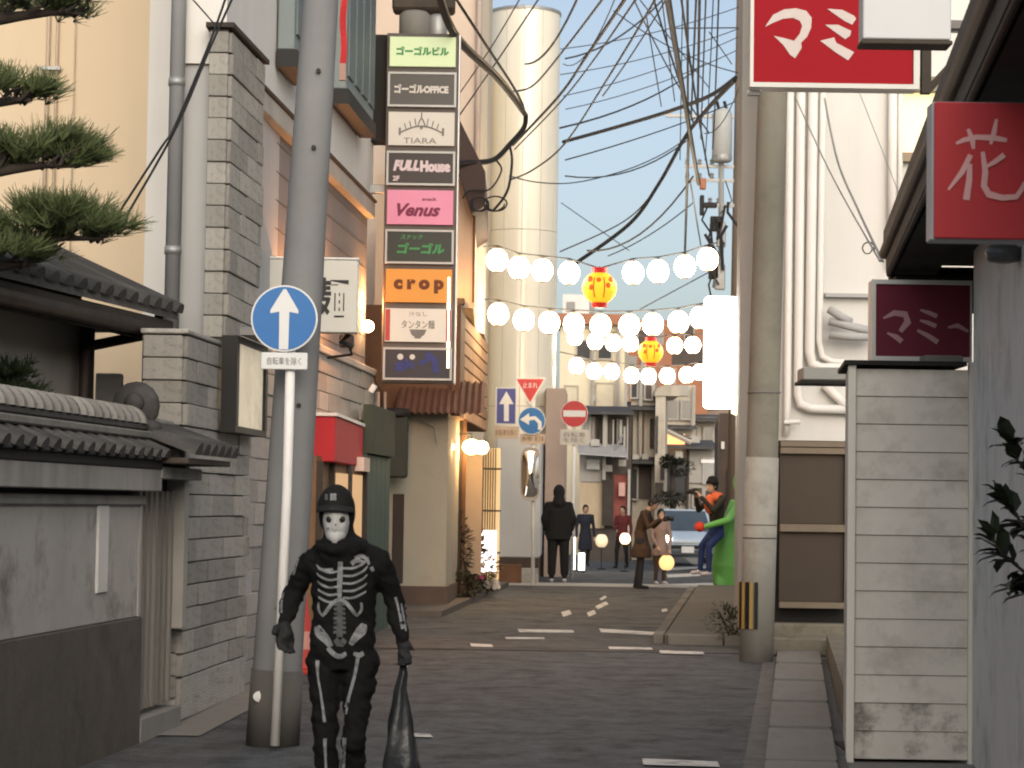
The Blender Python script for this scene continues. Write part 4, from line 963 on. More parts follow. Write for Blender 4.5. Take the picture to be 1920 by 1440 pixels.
# ================================================================== lettering helpers
def text(body, size, mat, parent, c, w=None, h=None, name='lettering', shear=0.0, offset=0.0, depth=0.002, rot=None):
    """upright lettering facing the camera side (-Y), centred on world point c, fitted to w x h if given"""
    cu = bpy.data.curves.new('txt', 'FONT')
    cu.body = body; cu.size = size; cu.shear = shear; cu.offset = offset; cu.resolution_u = 3
    o = bpy.data.objects.new('txt', cu); COL.objects.link(o)
    dg = bpy.context.evaluated_depsgraph_get()
    me = bpy.data.meshes.new_from_object(o.evaluated_get(dg))
    bpy.data.objects.remove(o); bpy.data.curves.remove(cu)
    xs = [v.co.x for v in me.vertices]; ys = [v.co.y for v in me.vertices]
    cx, cy = (min(xs) + max(xs)) / 2, (min(ys) + max(ys)) / 2
    kx = w / (max(xs) - min(xs)) if w else 1.0
    ky = h / (max(ys) - min(ys)) if h else (kx if w else 1.0)
    M = Matrix.Translation(Vector(c)) @ (rot or Matrix.Identity(4)) @ Matrix.Rotation(math.pi / 2, 4, 'X') @ Matrix.Diagonal((kx, ky, 1, 1)) @ Matrix.Translation((-cx, -cy, 0))
    me.transform(M)
    me.materials.clear(); me.materials.append(mat)
    return link_mesh(name, me, parent)
def shapes(polys, mat, parent, y, name='lettering'):
    """flat printed shapes given as polygons of (x, z) at depth y"""
    mb = MB()
    for n_, p in enumerate(polys):
        a = sum(p[i][0] * p[(i + 1) % len(p)][1] - p[(i + 1) % len(p)][0] * p[i][1] for i in range(len(p)))
        if a < 0: p = p[::-1]
        mb.add([(x, y - 0.0007 * n_, z) for x, z in p], [tuple(range(len(p)))])
    return mb.build(name, mat, parent)
def brush(pts, ws):
    """outline of a brush stroke"""
    pts = [Vector(p) for p in pts]; L_, R_ = [], []
    for i, p in enumerate(pts):
        t = pts[min(i + 1, len(pts) - 1)] - pts[max(i - 1, 0)]
        t.normalize(); n = Vector((-t.y, t.x)) * (ws[i] / 2 if isinstance(ws, (list, tuple)) else ws / 2)
        L_.append(tuple(p + n)); R_.append(tuple(p - n))
    return L_ + R_[::-1]
def px(polys, ox, oy, k, D):
    """crop coordinates -> (x, z) at depth D"""
    out = []
    for p in polys:
        q = [P(ox + x * k, oy + y * k, D) for x, y in p]
        out.append([(v.x, v.z) for v in q])
    return out
def ink(name, col, rough=0.6, emit=0.0): return pm(name, col, rough, 0.1, 8, 0.0, emit=emit)
K_dark = ink('ink_dark', (0.03, 0.028, 0.026))
K_white = ink('ink_white', (0.72, 0.7, 0.66))

def rot_y(a): return Matrix.Rotation(a, 4, 'Y')

# ================================================================== LEFT: stacked sign tower
TD = 26.0
tw = thing('sign_tower', 'tall stacked tower of nine shop name panels on the left building', 'sign', P(772, 715, TD))
tx0, tx1 = X(703, TD) + 0.045, X(839, TD) + 0.045
tzt, tzb = Z(778, 62, TD), Z(770, 718, TD)
bevelled('frame', ((tx0 + tx1) / 2, TD + 0.12, (tzt + tzb) / 2), (tx1 - tx0, 0.22, tzt - tzb), pm('tower_frame', (0.10, 0.085, 0.075), 0.6, 0.15, 4), tw, bev=0.008)
bevelled('side_post', (tx1 + 0.012, TD + 0.1, (tzt + tzb) / 2), (0.02, 0.16, tzt - tzb), M_galv, tw, bev=0.004)
rows = [(68, 127, (0.5, 0.6, 0.36), 0.12), (136, 201, (0.07, 0.066, 0.06), 0), (209, 275, (0.5, 0.48, 0.43), 0.05), (284, 348, (0.035, 0.026, 0.026), 0),
        (355, 423, (0.55, 0.2, 0.3), 0.08), (431, 495, (0.022, 0.028, 0.022), 0), (503, 569, (0.58, 0.25, 0.04), 0.06), (577, 643, (0.56, 0.54, 0.48), 0.05), (652, 713, (0.022, 0.022, 0.032), 0)]
panels = []
for i, (v0, v1, c, e) in enumerate(rows):
    za, zb = Z(772, v1, TD), Z(772, v0, TD)
    m = pm('panel_face_%d' % i, c, 0.45, 0.1, 1.5, 0.0, emit=e)
    p_ = MB().box2((tx0 + 0.035, TD - 0.03, za + 0.012), (tx1 - 0.035, TD + 0.008, zb - 0.012)).build('sign_panel', m, tw)
    panels.append((p_, (tx0 + tx1) / 2, (za + zb) / 2, tx1 - tx0 - 0.07, zb - za - 0.024))
    if e == 0:
        for (xa, xb, z0_, z1_) in ((tx0 + 0.02, tx1 - 0.02, zb - 0.024, zb), (tx0 + 0.02, tx1 - 0.02, za, za + 0.024), (tx0 + 0.02, tx0 + 0.044, za + 0.0245, zb - 0.0245), (tx1 - 0.044, tx1 - 0.02, za + 0.0245, zb - 0.0245)):
            MB().box2((xa, TD - 0.04, z0_), (xb, TD + 0.005, z1_)).build('panel_trim', M_metal, p_)
TY = TD - 0.034
def ptext(i, body, dx, dz, w, h, mat, **k):
    p_, cx, cz, pw, ph = panels[i]
    return text(body, 0.2, mat, p_, (cx + dx * pw, TY, cz + dz * ph), w * pw, h * ph, **k)
K_green = ink('ink_green', (0.05, 0.24, 0.08)); K_pale = ink('ink_pale', (0.55, 0.52, 0.48)); K_plum = ink('ink_plum', (0.16, 0.02, 0.06))
K_pink = ink('ink_pale_pink', (0.55, 0.46, 0.48)); K_grey = ink('ink_grey', (0.16, 0.15, 0.14)); K_rust = ink('ink_rust', (0.13, 0.035, 0.008)); K_blue = ink('ink_navy', (0.03, 0.04, 0.16))
ptext(0, 'ゴーゴルビル', 0, 0.02, 0.8, 0.30, K_green, offset=0.012)
ptext(1, 'ゴーゴルOFFICE', -0.01, 0.02, 0.82, 0.28, K_pale, offset=0.012)
ptext(2, 'TIARA', -0.02, -0.36, 0.5, 0.17, K_grey)
# crown
p_, cx, cz, pw, ph = panels[2]
cr = []
arc = lambda x0, x1, z0, z1, n=10: [(x0 + (x1 - x0) * i / n, z0 + (z1 - z0) * math.sin(math.pi * i / n)) for i in range(n + 1)]
cr.append(brush([(cx + x, cz + z) for x, z in arc(-0.25, 0.25, -0.05, 0.03)], 0.018))
for s in (-1, 1):
    cr.append([(cx + s * 0.24, cz - 0.08), (cx + s * 0.265, cz - 0.08), (cx + s * 0.265, cz + 0.01), (cx + s * 0.24, cz + 0.01)])
    for k, x in enumerate((0.06, 0.12, 0.18)):
        cr.append(brush([(cx + s * x, cz + 0.02 - k * 0.012), (cx + s * (x + 0.02), cz + 0.12 - k * 0.03)], 0.012))
cr.append(brush([(cx - 0.045 + 0.09 * i / 8, cz + 0.02 + 0.1 * math.sin(math.pi * i / 8)) for i in range(9)], 0.014))
cr.append(brush([(cx, cz + 0.12), (cx, cz + 0.19)], 0.014)); cr.append([(cx - 0.02, cz + 0.01), (cx, cz - 0.01), (cx + 0.02, cz + 0.01), (cx, cz + 0.035)])
shapes(cr, K_grey, p_, TY, 'crown_emblem')
ptext(3, 'FULL', -0.22, 0.08, 0.40, 0.34, K_pink, shear=0.25, offset=0.014)
ptext(3, 'House', 0.22, 0.06, 0.46, 0.36, K_pink, shear=0.0, offset=0.014)
ptext(3, '2F', -0.37, -0.32, 0.1, 0.16, K_pink, offset=0.008)
ptext(4, 'Venus', -0.02, -0.08, 0.66, 0.38, K_plum, shear=0.35, offset=0.008)
ptext(4, 'snack', 0.14, 0.24, 0.22, 0.1, K_plum, offset=0.004)
ptext(5, 'ゴーゴル', 0.02, -0.05, 0.72, 0.34, K_green, shear=0.15, offset=0.01)
ptext(5, 'スナック', -0.12, 0.3, 0.34, 0.15, K_green, shear=0.15, offset=0.004)
ptext(6, 'c r o p', 0, -0.02, 0.76, 0.42, K_rust, offset=0.014)
ptext(7, 'タンタン麺', 0.0, 0.02, 0.5, 0.26, K_grey, offset=0.002)
ptext(7, '汁なし', 0.0, 0.34, 0.28, 0.14, K_grey)
p_, cx, cz, pw, ph = panels[7]
shapes([[(cx - 0.1, cz - 0.05), (cx + 0.1, cz - 0.05), (cx + 0.075, cz - 0.11), (cx + 0.035, cz - 0.14), (cx + 0.035, cz - 0.155), (cx - 0.035, cz - 0.155), (cx - 0.035, cz - 0.14), (cx - 0.075, cz - 0.11)]], K_grey, p_, TY - 0.001, 'bowl_emblem')
shapes([[(cx + s * (pw / 2 - 0.005), cz - ph / 2 + 0.01), (cx + s * (pw / 2 - 0.06), cz - ph / 2 + 0.01), (cx + s * (pw / 2 - 0.06), cz + ph / 2 - 0.01), (cx + s * (pw / 2 - 0.005), cz + ph / 2 - 0.01)] for s in (-1, 1)], ink('ink_red', (0.42, 0.06, 0.05)), p_, TY, 'red_border')
ptext(8, 'gh', -0.2, -0.05, 0.3, 0.4, K_blue, offset=0.012)
p_, cx, cz, pw, ph = panels[8]
circ = lambda x, z, r, n=12: [(x + r * math.cos(2 * math.pi * i / n), z + r * math.sin(2 * math.pi * i / n)) for i in range(n)]
shapes([circ(cx - 0.2, cz + 0.08, 0.036), circ(cx - 0.06, cz + 0.08, 0.032)], K_pale, p_, TY - 0.001, 'white_dots')
shapes([brush([(cx + 0.1, cz + 0.12), (cx + 0.2, cz + 0.05), (cx + 0.22, cz - 0.1)], 0.07), brush([(cx + 0.02, cz + 0.0), (cx + 0.14, cz + 0.06)], 0.05)], K_blue, p_, TY, 'blue_figure')
# bracket box on its left and the grey gear above
bevelled('bracket_box', ((X(672, TD) + tx0) / 2, TD + 0.3, Z(690, 160, TD)), (tx0 - X(672, TD), 0.3, Z(690, 60, TD) - Z(690, 262, TD)), M_dark, tw, bev=0.01)
bevelled('bracket_arm', ((X(672, TD) + tx0) / 2, TD + 0.2, Z(690, 350, TD)), (tx0 - X(672, TD), 0.08, 0.1), M_metal, tw)
MB().tube([P(840, 690, TD - .02), P(842, 520, TD - .02)], 0.018, 8).build('neon_edge', glow('edge_light', (1.0, 0.72, 0.4), 3.0), tw)
MB().tube([P(703, 722, TD - .1), P(695, 735, TD - .1)], 0.035, 8).build('lamp_tip', pm('lamp_tip', (0.8, 0.8, 0.78), 0.4), tw)
tr = thing('grey_transformer', 'grey cylindrical transformer on dark mounts above the sign tower', 'transformer', P(790, 60, 26.6))
c = P(778, 48, 26.6)
MB().lathe([(0.16, -0.22), (0.19, -0.2), (0.19, 0.12), (0.15, 0.16)], c, 16).build('tank', M_conc, tr, smooth=True)
MB().lathe([(0.1, -0.2), (0.12, -0.18), (0.12, 0.12), (0.08, 0.16)], c + Vector((0.27, 0, -0.03)), 16).build('tank', M_metal, tr, smooth=True)
bevelled('mount', c + Vector((0.1, 0.1, 0.32)), (0.75, 0.35, 0.28), M_wood_dk, tr, bev=0.03)
MB().tube([c + Vector((-0.1, 0, 0.1)), c + Vector((-0.02, 0, -0.14))], 0.03, 8).build('bushing', K_white, tr)

# white noodle shop box sign behind the left pole
ns = thing('noodle_shop_sign', 'white box sign with black brush lettering half hidden by the left pole', 'sign', P(575, 620, 20))
a, b = P(478, 621, 20), P(671, 488, 20)
bevelled('box', ((a.x + b.x) / 2, 20.1, (a.z + b.z) / 2), (b.x - a.x, 0.2, b.z - a.z), pm('sign_white', (0.55, 0.53, 0.47), 0.5, 0.06, 2, 0.0), ns, bev=0.006)
bevelled('rim', ((a.x + b.x) / 2, 20.1, b.z + 0.012), (b.x - a.x + 0.02, 0.22, 0.02), M_postw, ns)
text('麺', 0.3, K_dark, ns, (P(622, 560, 20).x, 19.995, P(622, 558, 20).z), 0.30, 0.36, offset=0.006)
shapes(px([brush([(530, 512), (540, 504), (552, 506)], [3, 7, 5])], 0, 0, 1, 20), K_dark, ns, 19.995, 'brush_stroke')
MB().tube([P(655, 625, 20.2), P(640, 640, 20.2), P(662, 652, 20.2)], 0.03, 8).build('bracket', M_black, ns)
# floodlight under it
fl = thing('floodlight', 'black floodlight throwing warm light up the grey boarding', 'lamp', P(652, 645, 21.5))
p = P(650, 640, 21.8)
bevelled('housing', p, (0.14, 0.1, 0.12), M_black, fl, bev=0.01)
MB().tube([p, p + Vector((0.05, 0.1, -0.12)), p + Vector((-0.2, 0.2, -0.15))], 0.015, 6).build('arm', M_black, fl)
MB().ball(P(690, 612, 26.1), 0.07, 12, 8).build('bulb', M_warm, fl, smooth=True)
lamp_point('flood_light', P(695, 570, 26.08), (1.0, 0.40, 0.13), 60, 0.05, fl)
lamp_point('up_light', P(655, 560, 23.0), (1.0, 0.40, 0.14), 34, 0.04, fl)
lamp_point('back_light', P(590, 545, 20.7), (1.0, 0.40, 0.14), 20, 0.05, ns)

# ================================================================== poles
lp = thing('concrete_pole', 'grey leaning concrete utility pole behind the round blue sign', 'pole', (X(523, 14.8), 14.8, 0))
b0_, t0_ = Vector((X(520, 14.8) , 14.8, 0.0)), P(611, -150, 14.8)
def lerp(a, b, t): return a + (b - a) * t
MB().tube([lerp(b0_, t0_, t) for t in rng(0, 1, 10)], [0.168 - 0.055 * t for t in rng(0, 1, 10)], 24).build('shaft', M_pole, lp, smooth=True)
kf = 0.5 / t0_.z
MB().tube([b0_, lerp(b0_, t0_, kf)], [0.176, 0.172], 24).build('footing_wrap', M_pole_b, lp, smooth=True)
for u, v in ((597, 132), (588, 276), (560, 760)):
    q = P(u, v, 14.65)
    MB().tube([q, q + Vector((0, 0.1, 0))], 0.016, 8).build('bolt', M_black, lp)
MB().lathe([(0.02, 0), (0.045, 0.0), (0.05, 0.006), (0.02, 0.012)], None, 14, M=Matrix.Translation(P(489, 1306, 14.66)) @ Matrix.Rotation(math.pi / 2, 4, 'X') @ Matrix.Diagonal((1, 0.75, 1, 1))).build('number_plate', K_white, lp)
MB().tube([P(487, 1138, 14.75), P(530, 1140, 14.6)], 0.01, 6).build('band', M_metal, lp)

rp = thing('concrete_pole', 'brownish concrete utility pole with striped guard on the right', 'pole', (X(1425, 22.6), 22.6, gz(22.6)))
b1_, t1_ = Vector((X(1424, 22.6) - 0.02, 22.6, gz(22.6) - 0.05)), P(1452, 60, 22.6)
MB().tube([lerp(b1_, t1_, t) for t in rng(0, 1.7, 14)], [0.168 - 0.02 * t for t in rng(0, 1.7, 14)], 24).build('shaft', M_pole_r, rp, smooth=True)
zmid = Z(1430, 858, 22.6); tm_ = (zmid - b1_.z) / (t1_.z - b1_.z)
MB().tube([lerp(b1_, t1_, 0.001), lerp(b1_, t1_, tm_)], [0.171, 0.170], 24).build('lower_sleeve', pm('pole_pale', (0.33, 0.31, 0.265), 0.9, 0.25, 1.8, 0.25, 140, streak=0.12, dirt=(0.14, 0.13, 0.10), damount=0.6, dscale=2.0), rp, smooth=True)
for v, h in ((737, 0.01), (1010, 0.012), (985, 0.008)):
    t = (Z(1430, v, 22.6) - b1_.z) / (t1_.z - b1_.z)
    q = lerp(b1_, t1_, t)
    MB().tube([q, q + Vector((0, 0, h))], 0.174, 24).build('band', M_pole_b if v != 737 else M_pole, rp)
zg0, zg1 = Z(1410, 1180, 22.4), Z(1410, 1092, 22.4)
for i in range(7):
    an = R(172 + i * 15)
    q = Vector((b1_.x + 0.181 * math.cos(an), 22.6 + 0.181 * math.sin(an), (zg0 + zg1) / 2))
    MB().box(q, (0.012, 0.036, zg1 - zg0), an).build('guard_strip', ink('guard_black', (0.012, 0.01, 0.01)) if i % 2 == 0 else pm('guard_yellow', (0.45, 0.30, 0.10), 0.35, 0.1, 3, 0.0, metal=0.3), rp)

# ================================================================== round blue one-way sign
bs_ = thing('round_blue_sign', 'round blue road sign with white upward arrow on a white post', 'road sign', on_road(516, 1398))
SD = 14.45
p0_, p1_, p2_ = P(515, 1398, SD), P(538, 920, SD), P(548, 560, SD)
MB().tube([p0_, p1_, p2_], [0.032, 0.032, 0.032], 14).build('post', M_postw, bs_, smooth=True)
c = P(533, 597, SD - 0.06)
def disc(mb, c, r, y0, y1, n=40):
    return mb.lathe([(r, y0), (r, y1)], None, n, M=Matrix.Translation(Vector(c)) @ Matrix.Rotation(math.pi / 2, 4, 'X'))
M_blue = pm('sign_blue', (0.02, 0.13, 0.36), 0.35, 0.1, 5, 0.0); M_signw = pm('sign_white_face', (0.62, 0.62, 0.6), 0.4, 0.08, 5, 0.0); M_signr = pm('sign_red', (0.45, 0.03, 0.035), 0.4, 0.1, 5, 0.0)
rS = 62.5 * SD / F
disc(MB(), c, rS, -0.012, 0.0).build('disc', M_signw, bs_)
disc(MB(), c, rS * 0.95, 0.0005, 0.003).build('blue_face', M_blue, bs_)
ar = [(-0.16, -0.96), (0.16, -0.96), (0.16, 0.26), (0.46, 0.2), (0.0, 0.93), (-0.46, 0.2), (-0.16, 0.26)]
ar = [(-0.14, -0.93), (0.14, -0.93), (0.15, 0.2), (0.42, 0.15), (0.42, 0.24), (0.04, 0.88), (-0.04, 0.88), (-0.42, 0.24), (-0.42, 0.15), (-0.15, 0.2)]
shapes([[(c.x + x * rS, c.z + z * rS) for x, z in ar]], M_signw, bs_, c.y - 0.005, 'arrow')
pl = P(533, 677, SD - 0.05)
bevelled('plate', pl, (0.30, 0.012, 0.11), M_signw, bs_, bev=0.005)
text('自転車を除く', 0.05, K_grey, bs_, pl + Vector((0, -0.009, 0)), 0.22, 0.05)
for z in (c.z, pl.z): bevelled('clamp', (c.x + 0.03, SD - 0.02, z), (0.1, 0.05, 0.03), M_metal, bs_)

# ================================================================== corner signs at the crossing
cs = thing('corner_sign_post', 'white post at the crossing with one-way, stop and turn signs and a mirror', 'road sign', on_road(1000, 1102))
CD = 39.3
q = on_road(1000, 1102)
MB().tube([(q.x, CD, gz(CD)), (X(997, CD), CD, Z(997, 715, CD))], 0.034, 10).build('post', M_postw, cs, smooth=True)
k = CD / F
def rect(u0, v0, u1, v1, D, mat, parent, name, y=0.0, t=0.012):
    a, b = P(u0, v1, D), P(u1, v0, D)
    return MB().box2((a.x, D + y - t, a.z), (b.x, D + y, b.z)).build(name, mat, parent)
rect(929, 727, 969, 796, CD, M_signw, cs, 'one_way_plate', -0.05)
rect(931, 729, 967, 794, CD, pm('sign_indigo', (0.06, 0.07, 0.25), 0.4), cs, 'one_way_face', -0.0625, 0.004)
shapes(px([[(945, 790), (954, 790), (954, 758), (963, 758), (949.5, 734), (936, 758), (945, 758)]], 0, 0, 1, CD), M_signw, cs, CD - 0.069, 'arrow')
tri = px([[(964, 708), (1024, 708), (994, 760)]], 0, 0, 1, CD)
mb = MB(); mb.add([(x, CD - 0.065, z) for x, z in tri[0]] + [(x, CD - 0.05, z) for x, z in tri[0]], [(0, 2, 1), (3, 4, 5), (0, 1, 4, 3), (1, 2, 5, 4), (2, 0, 3, 5)]); mb.build('stop_plate', M_signw, cs)
shapes(px([[(968, 711), (1020, 711), (994, 755)]], 0, 0, 1, CD), M_signr, cs, CD - 0.067, 'stop_face')
text('止まれ', 0.1, M_signw, cs, P(994, 722, CD - 0.07), 0.26, 0.1)
c2 = P(997, 789, CD - 0.09)
disc(MB(), c2, 26 * k, 0, 0.012).build('turn_disc', M_signw, cs); disc(MB(), c2 + Vector((0, -0.0125, 0)), 24.5 * k, 0, 0.002).build('turn_face', M_blue, cs)
shapes(px([brush([(1012, 806), (1012, 793), (1003, 784), (988, 786)], 7), [(992, 775), (975, 787), (992, 797)]], 0, 0, 1, CD), M_signw, cs, c2.y - 0.017, 'turn_arrow')
for (u0, v0, u1, v1, b_) in ((926, 800, 972, 822, '自転車を除く'), (975, 814, 1022, 832, '終日')):
    rect(u0, v0, u1, v1, CD, pm('plate_tan', (0.45, 0.36, 0.28), 0.5), cs, 'plate', -0.05); text(b_, 0.1, K_rust, cs, P((u0 + u1) / 2, (v0 + v1) / 2, CD - 0.064), (u1 - u0) * k * 0.85, (v1 - v0) * k * 0.5)
# rounded convex mirror
mc_ = P(994, 889, CD - 0.12)
mb = MB(); n = 24; hw, hh = 19 * k, 50 * k
prof = [(hw * (1 if abs(math.cos(a)) > 0 else 1) * math.copysign(abs(math.cos(a)) ** 0.55, math.cos(a)), hh * math.copysign(abs(math.sin(a)) ** 0.45, math.sin(a))) for a in [2 * math.pi * i / n for i in range(n)]]
mb.add([(mc_.x + x, mc_.y, mc_.z + z) for x, z in prof] + [(mc_.x + x, mc_.y + 0.06, mc_.z + z) for x, z in prof], [tuple(reversed(range(n))), tuple(range(n, 2 * n))] + [(i, (i + 1) % n, n + (i + 1) % n, n + i) for i in range(n)])
mb.build('mirror_back', pm('mirror_rim', (0.33, 0.30, 0.27), 0.5), cs)
mb = MB(); vs = []; rings = 5
for j in range(rings + 1):
    f_ = 0.86 * j / rings
    vs += [(mc_.x + x * f_, mc_.y - 0.004 - 0.06 * (1 - (j / rings) ** 2), mc_.z + z * f_) for x, z in prof]
fs = [(j * n + i, j * n + (i + 1) % n, (j + 1) * n + (i + 1) % n, (j + 1) * n + i) for j in range(rings) for i in range(n)]
mb.add(vs, fs); mb.build('mirror', pm('mirror_face', (0.85, 0.85, 0.85), 0.04, 0.0, 1, 0.0, metal=1.0), cs, smooth=True)

ne = thing('no_entry_sign', 'red no-entry disc with white bar on a white post at the crossing', 'road sign', (X(1076, 43), 43, gz(43)))
ND = 43.0; k = ND / F
MB().tube([(X(1074, ND), ND, gz(ND)), (X(1075, ND), ND, Z(1076, 755, ND))], 0.035, 10).build('post', M_postw, ne, smooth=True)
c3 = P(1077, 776, ND - 0.06)
disc(MB(), c3, 25.5 * k, 0, 0.012).build('disc', M_signw, ne); disc(MB(), c3 + Vector((0, -0.0125, 0)), 24.5 * k, 0, 0.002).build('red_face', M_signr, ne)
rect(1056, 770, 1098, 781, c3.y, M_signw, ne, 'bar', -0.0148, 0.002)
rect(1050, 806, 1104, 834, ND, pm('plate_grey', (0.5, 0.46, 0.4), 0.5), ne, 'plate', -0.05); text('自転車\nを除く', 0.1, K_grey, ne, P(1077, 820, ND - 0.064), 0.42, 0.2)

# ================================================================== RIGHT: signs
rs = thing('red_box_sign', 'large red box sign with white brush katakana beside the right pole', 'sign', P(1565, 165, 19))
RD = 19.0
a, b = P(1403, 166, RD), P(1724, -40, RD)
xa, xb, za, zb = a.x + 0.01, b.x, P(1565, 166, RD).z, P(1565, -45, RD).z
M_alu = pm('sign_frame_pale', (0.55, 0.54, 0.5), 0.5, 0.08, 4, 0.0)
bevelled('case', ((xa + xb) / 2, RD + 0.13, (za + zb) / 2), (xb - xa - 0.01, 0.2, zb - za - 0.01), M_alu, rs)
MB().box2((xa + 0.03, RD - 0.005, za + 0.04), (xb - 0.05, RD + 0.028, zb - 0.03)).build('face', pm('sign_face_red', (0.27, 0.006, 0.012), 0.6, 0.1, 1.2, 0.0, spec=0.1), rs)
for (x0_, x1_, z0_, z1_) in ((xa, xb, za, za + 0.04), (xa, xb, zb - 0.03, zb), (xa, xa + 0.03, za + 0.0405, zb - 0.0305), (xb - 0.05, xb, za + 0.0405, zb - 0.0305)):
    MB().box2((x0_, RD - 0.03, z0_), (x1_, RD + 0.03, z1_)).build('frame_bar', M_alu, rs)
ma = [[(145, 135), (185, 75), (240, 48), (300, 42), (350, 55), (378, 90), (375, 140), (355, 185), (325, 215), (328, 240), (295, 292), (270, 275), (235, 225), (188, 180), (235, 190), (290, 205), (318, 170), (330, 130), (318, 105), (285, 90), (235, 95), (185, 115)],
      [(455, 45), (530, 50), (590, 80), (600, 95), (580, 125), (540, 105), (490, 70)], [(445, 125), (510, 125), (575, 155), (570, 180), (545, 197), (500, 165)], [(420, 205), (490, 188), (500, 215), (590, 262), (560, 303), (500, 265)],
      brush([(690, 110), (760, 90), (830, 120), (860, 150)], [16, 46, 46, 20])]
K_cream = ink('ink_cream', (0.5, 0.43, 0.4))
shapes(px(ma, 1380, 0, 0.375, RD), K_cream, rs, RD - 0.009)
MB().box2((xb + 0.03, RD + 0.02, za - 0.02), (xb + 0.11, RD + 0.12, zb)).build('hanger_post', M_wood_dk, rs)
MB().tube([(xa - 0.01, RD + 0.1, za - 0.03), (xa + 0.1, RD + 0.1, za - 0.03)], 0.03, 8).build('lug', M_galv, rs)
MB().tube([(xb + 0.1, RD + 0.07, za + 0.02), P(1840, 60, RD)], 0.035, 6).build('stay', M_wood_dk, rs)
MB().box2((xb, RD + 0.03, P(1700, 43, RD).z - 0.05), (X(1850, RD) + 0.3, RD + 0.15, P(1700, 43, RD).z + 0.04)).build('hanger_arm', M_metal, rs)

wl = thing('white_box_sign', 'blank pale box sign hanging in front of the red box sign', 'sign', P(1700, 70, 15.5))
a, b = P(1618, 72, 15.5), P(1784, -60, 15.5)
bevelled('box', ((a.x + b.x) / 2, 15.6, (a.z + b.z) / 2), (b.x - a.x, 0.2, b.z - a.z), pm('box_white', (0.5, 0.51, 0.51), 0.5, 0.06, 1, 0.0, streak=0.06), wl, bev=0.008)
bevelled('bottom_rail', ((a.x + b.x) / 2, 15.6, a.z - 0.022), (b.x - a.x + 0.02, 0.22, 0.03), M_wood_dk, wl)
MB().box2((b.x, 15.55, P(1790, 50, 15.5).z), (b.x + 0.6, 15.65, P(1790, 35, 15.5).z)).build('arm', pm('arm_grey', (0.16, 0.15, 0.135), 0.6), wl)

hsn = thing('flower_sign', 'red sign with pale brushed flower character under the right eave', 'sign', P(1850, 445, 8.5))
HD = 8.5
a, b = P(1752, 446, HD), P(1990, 194, HD)
bevelled('face', ((a.x + b.x) / 2, HD + 0.012, (a.z + b.z) / 2), (b.x - a.x, 0.02, b.z - a.z), pm('flower_red', (0.52, 0.045, 0.05), 0.55, 0.08, 3, 0.0), hsn, bev=0.004)
bevelled('case', ((a.x + b.x) / 2, HD + 0.08, (a.z + b.z) / 2), (b.x - a.x + 0.015, 0.11, b.z - a.z + 0.012), pm('case_grey', (0.42, 0.42, 0.42), 0.5), hsn, bev=0.006)
fl_ = [brush([(1100, 718), (1140, 700), (1200, 686), (1290, 690), (1355, 702)], [14, 24, 26, 30, 20]), brush([(1160, 645), (1182, 700), (1186, 745)], [18, 28, 16]), brush([(1302, 596), (1290, 660), (1272, 722)], [14, 26, 16]),
       brush([(1172, 775), (1130, 860), (1060, 950)], [26, 28, 12]), brush([(1168, 820), (1165, 900), (1150, 1000)], [24, 30, 34]),
       brush([(1340, 775), (1290, 812), (1235, 842)], [28, 24, 12]), brush([(1232, 760), (1245, 860), (1238, 930), (1262, 972), (1330, 990), (1400, 985), (1425, 950), (1440, 910)], [20, 30, 32, 36, 30, 28, 24, 10])]
shapes(px(fl_, 1380, 0, 0.375, HD), ink('flower_ink', (0.75, 0.42, 0.4)), hsn, HD - 0.002)

ms = thing('maroon_sign', 'small maroon box sign with faded katakana on the shed roof', 'sign', P(1727, 675, 15))
MD = 15.0
a, b = P(1634, 676, MD), P(1822, 527, MD)
bevelled('case', ((a.x + b.x) / 2, MD + 0.09, (a.z + b.z) / 2), (b.x - a.x, 0.14, b.z - a.z), M_alu, ms)
MB().box2((a.x + 0.025, MD - 0.004, a.z + 0.03), (b.x - 0.012, MD + 0.019, b.z - 0.03)).build('face', pm('maroon_face', (0.13, 0.018, 0.035), 0.3, 0.15, 1.5, 0.0), ms)
for (x0_, x1_, z0_, z1_) in ((a.x, b.x, a.z, a.z + 0.03), (a.x, b.x, b.z - 0.03, b.z), (a.x, a.x + 0.025, a.z + 0.0305, b.z - 0.0305), (b.x - 0.012, b.x, a.z + 0.0305, b.z - 0.0305)):
    MB().box2((x0_, MD - 0.02, z0_), (x1_, MD + 0.019, z1_)).build('frame_bar', M_alu, ms)
mm = [brush([(735, 312), (790, 285), (845, 292), (858, 330), (820, 378)], [8, 28, 34, 36, 22]), brush([(755, 385), (800, 405), (828, 428)], [8, 26, 26]),
      brush([(920, 270), (965, 285), (1005, 302)], [10, 22, 22]), brush([(918, 322), (960, 335), (1000, 352)], [10, 22, 22]), brush([(905, 372), (960, 400), (1008, 432)], [14, 24, 26]), brush([(1058, 358), (1105, 348), (1160, 378)], [10, 24, 14])]
shapes(px(mm, 1380, 480, 0.375, MD), ink('maroon_ink', (0.38, 0.22, 0.23)), ms, MD - 0.008)

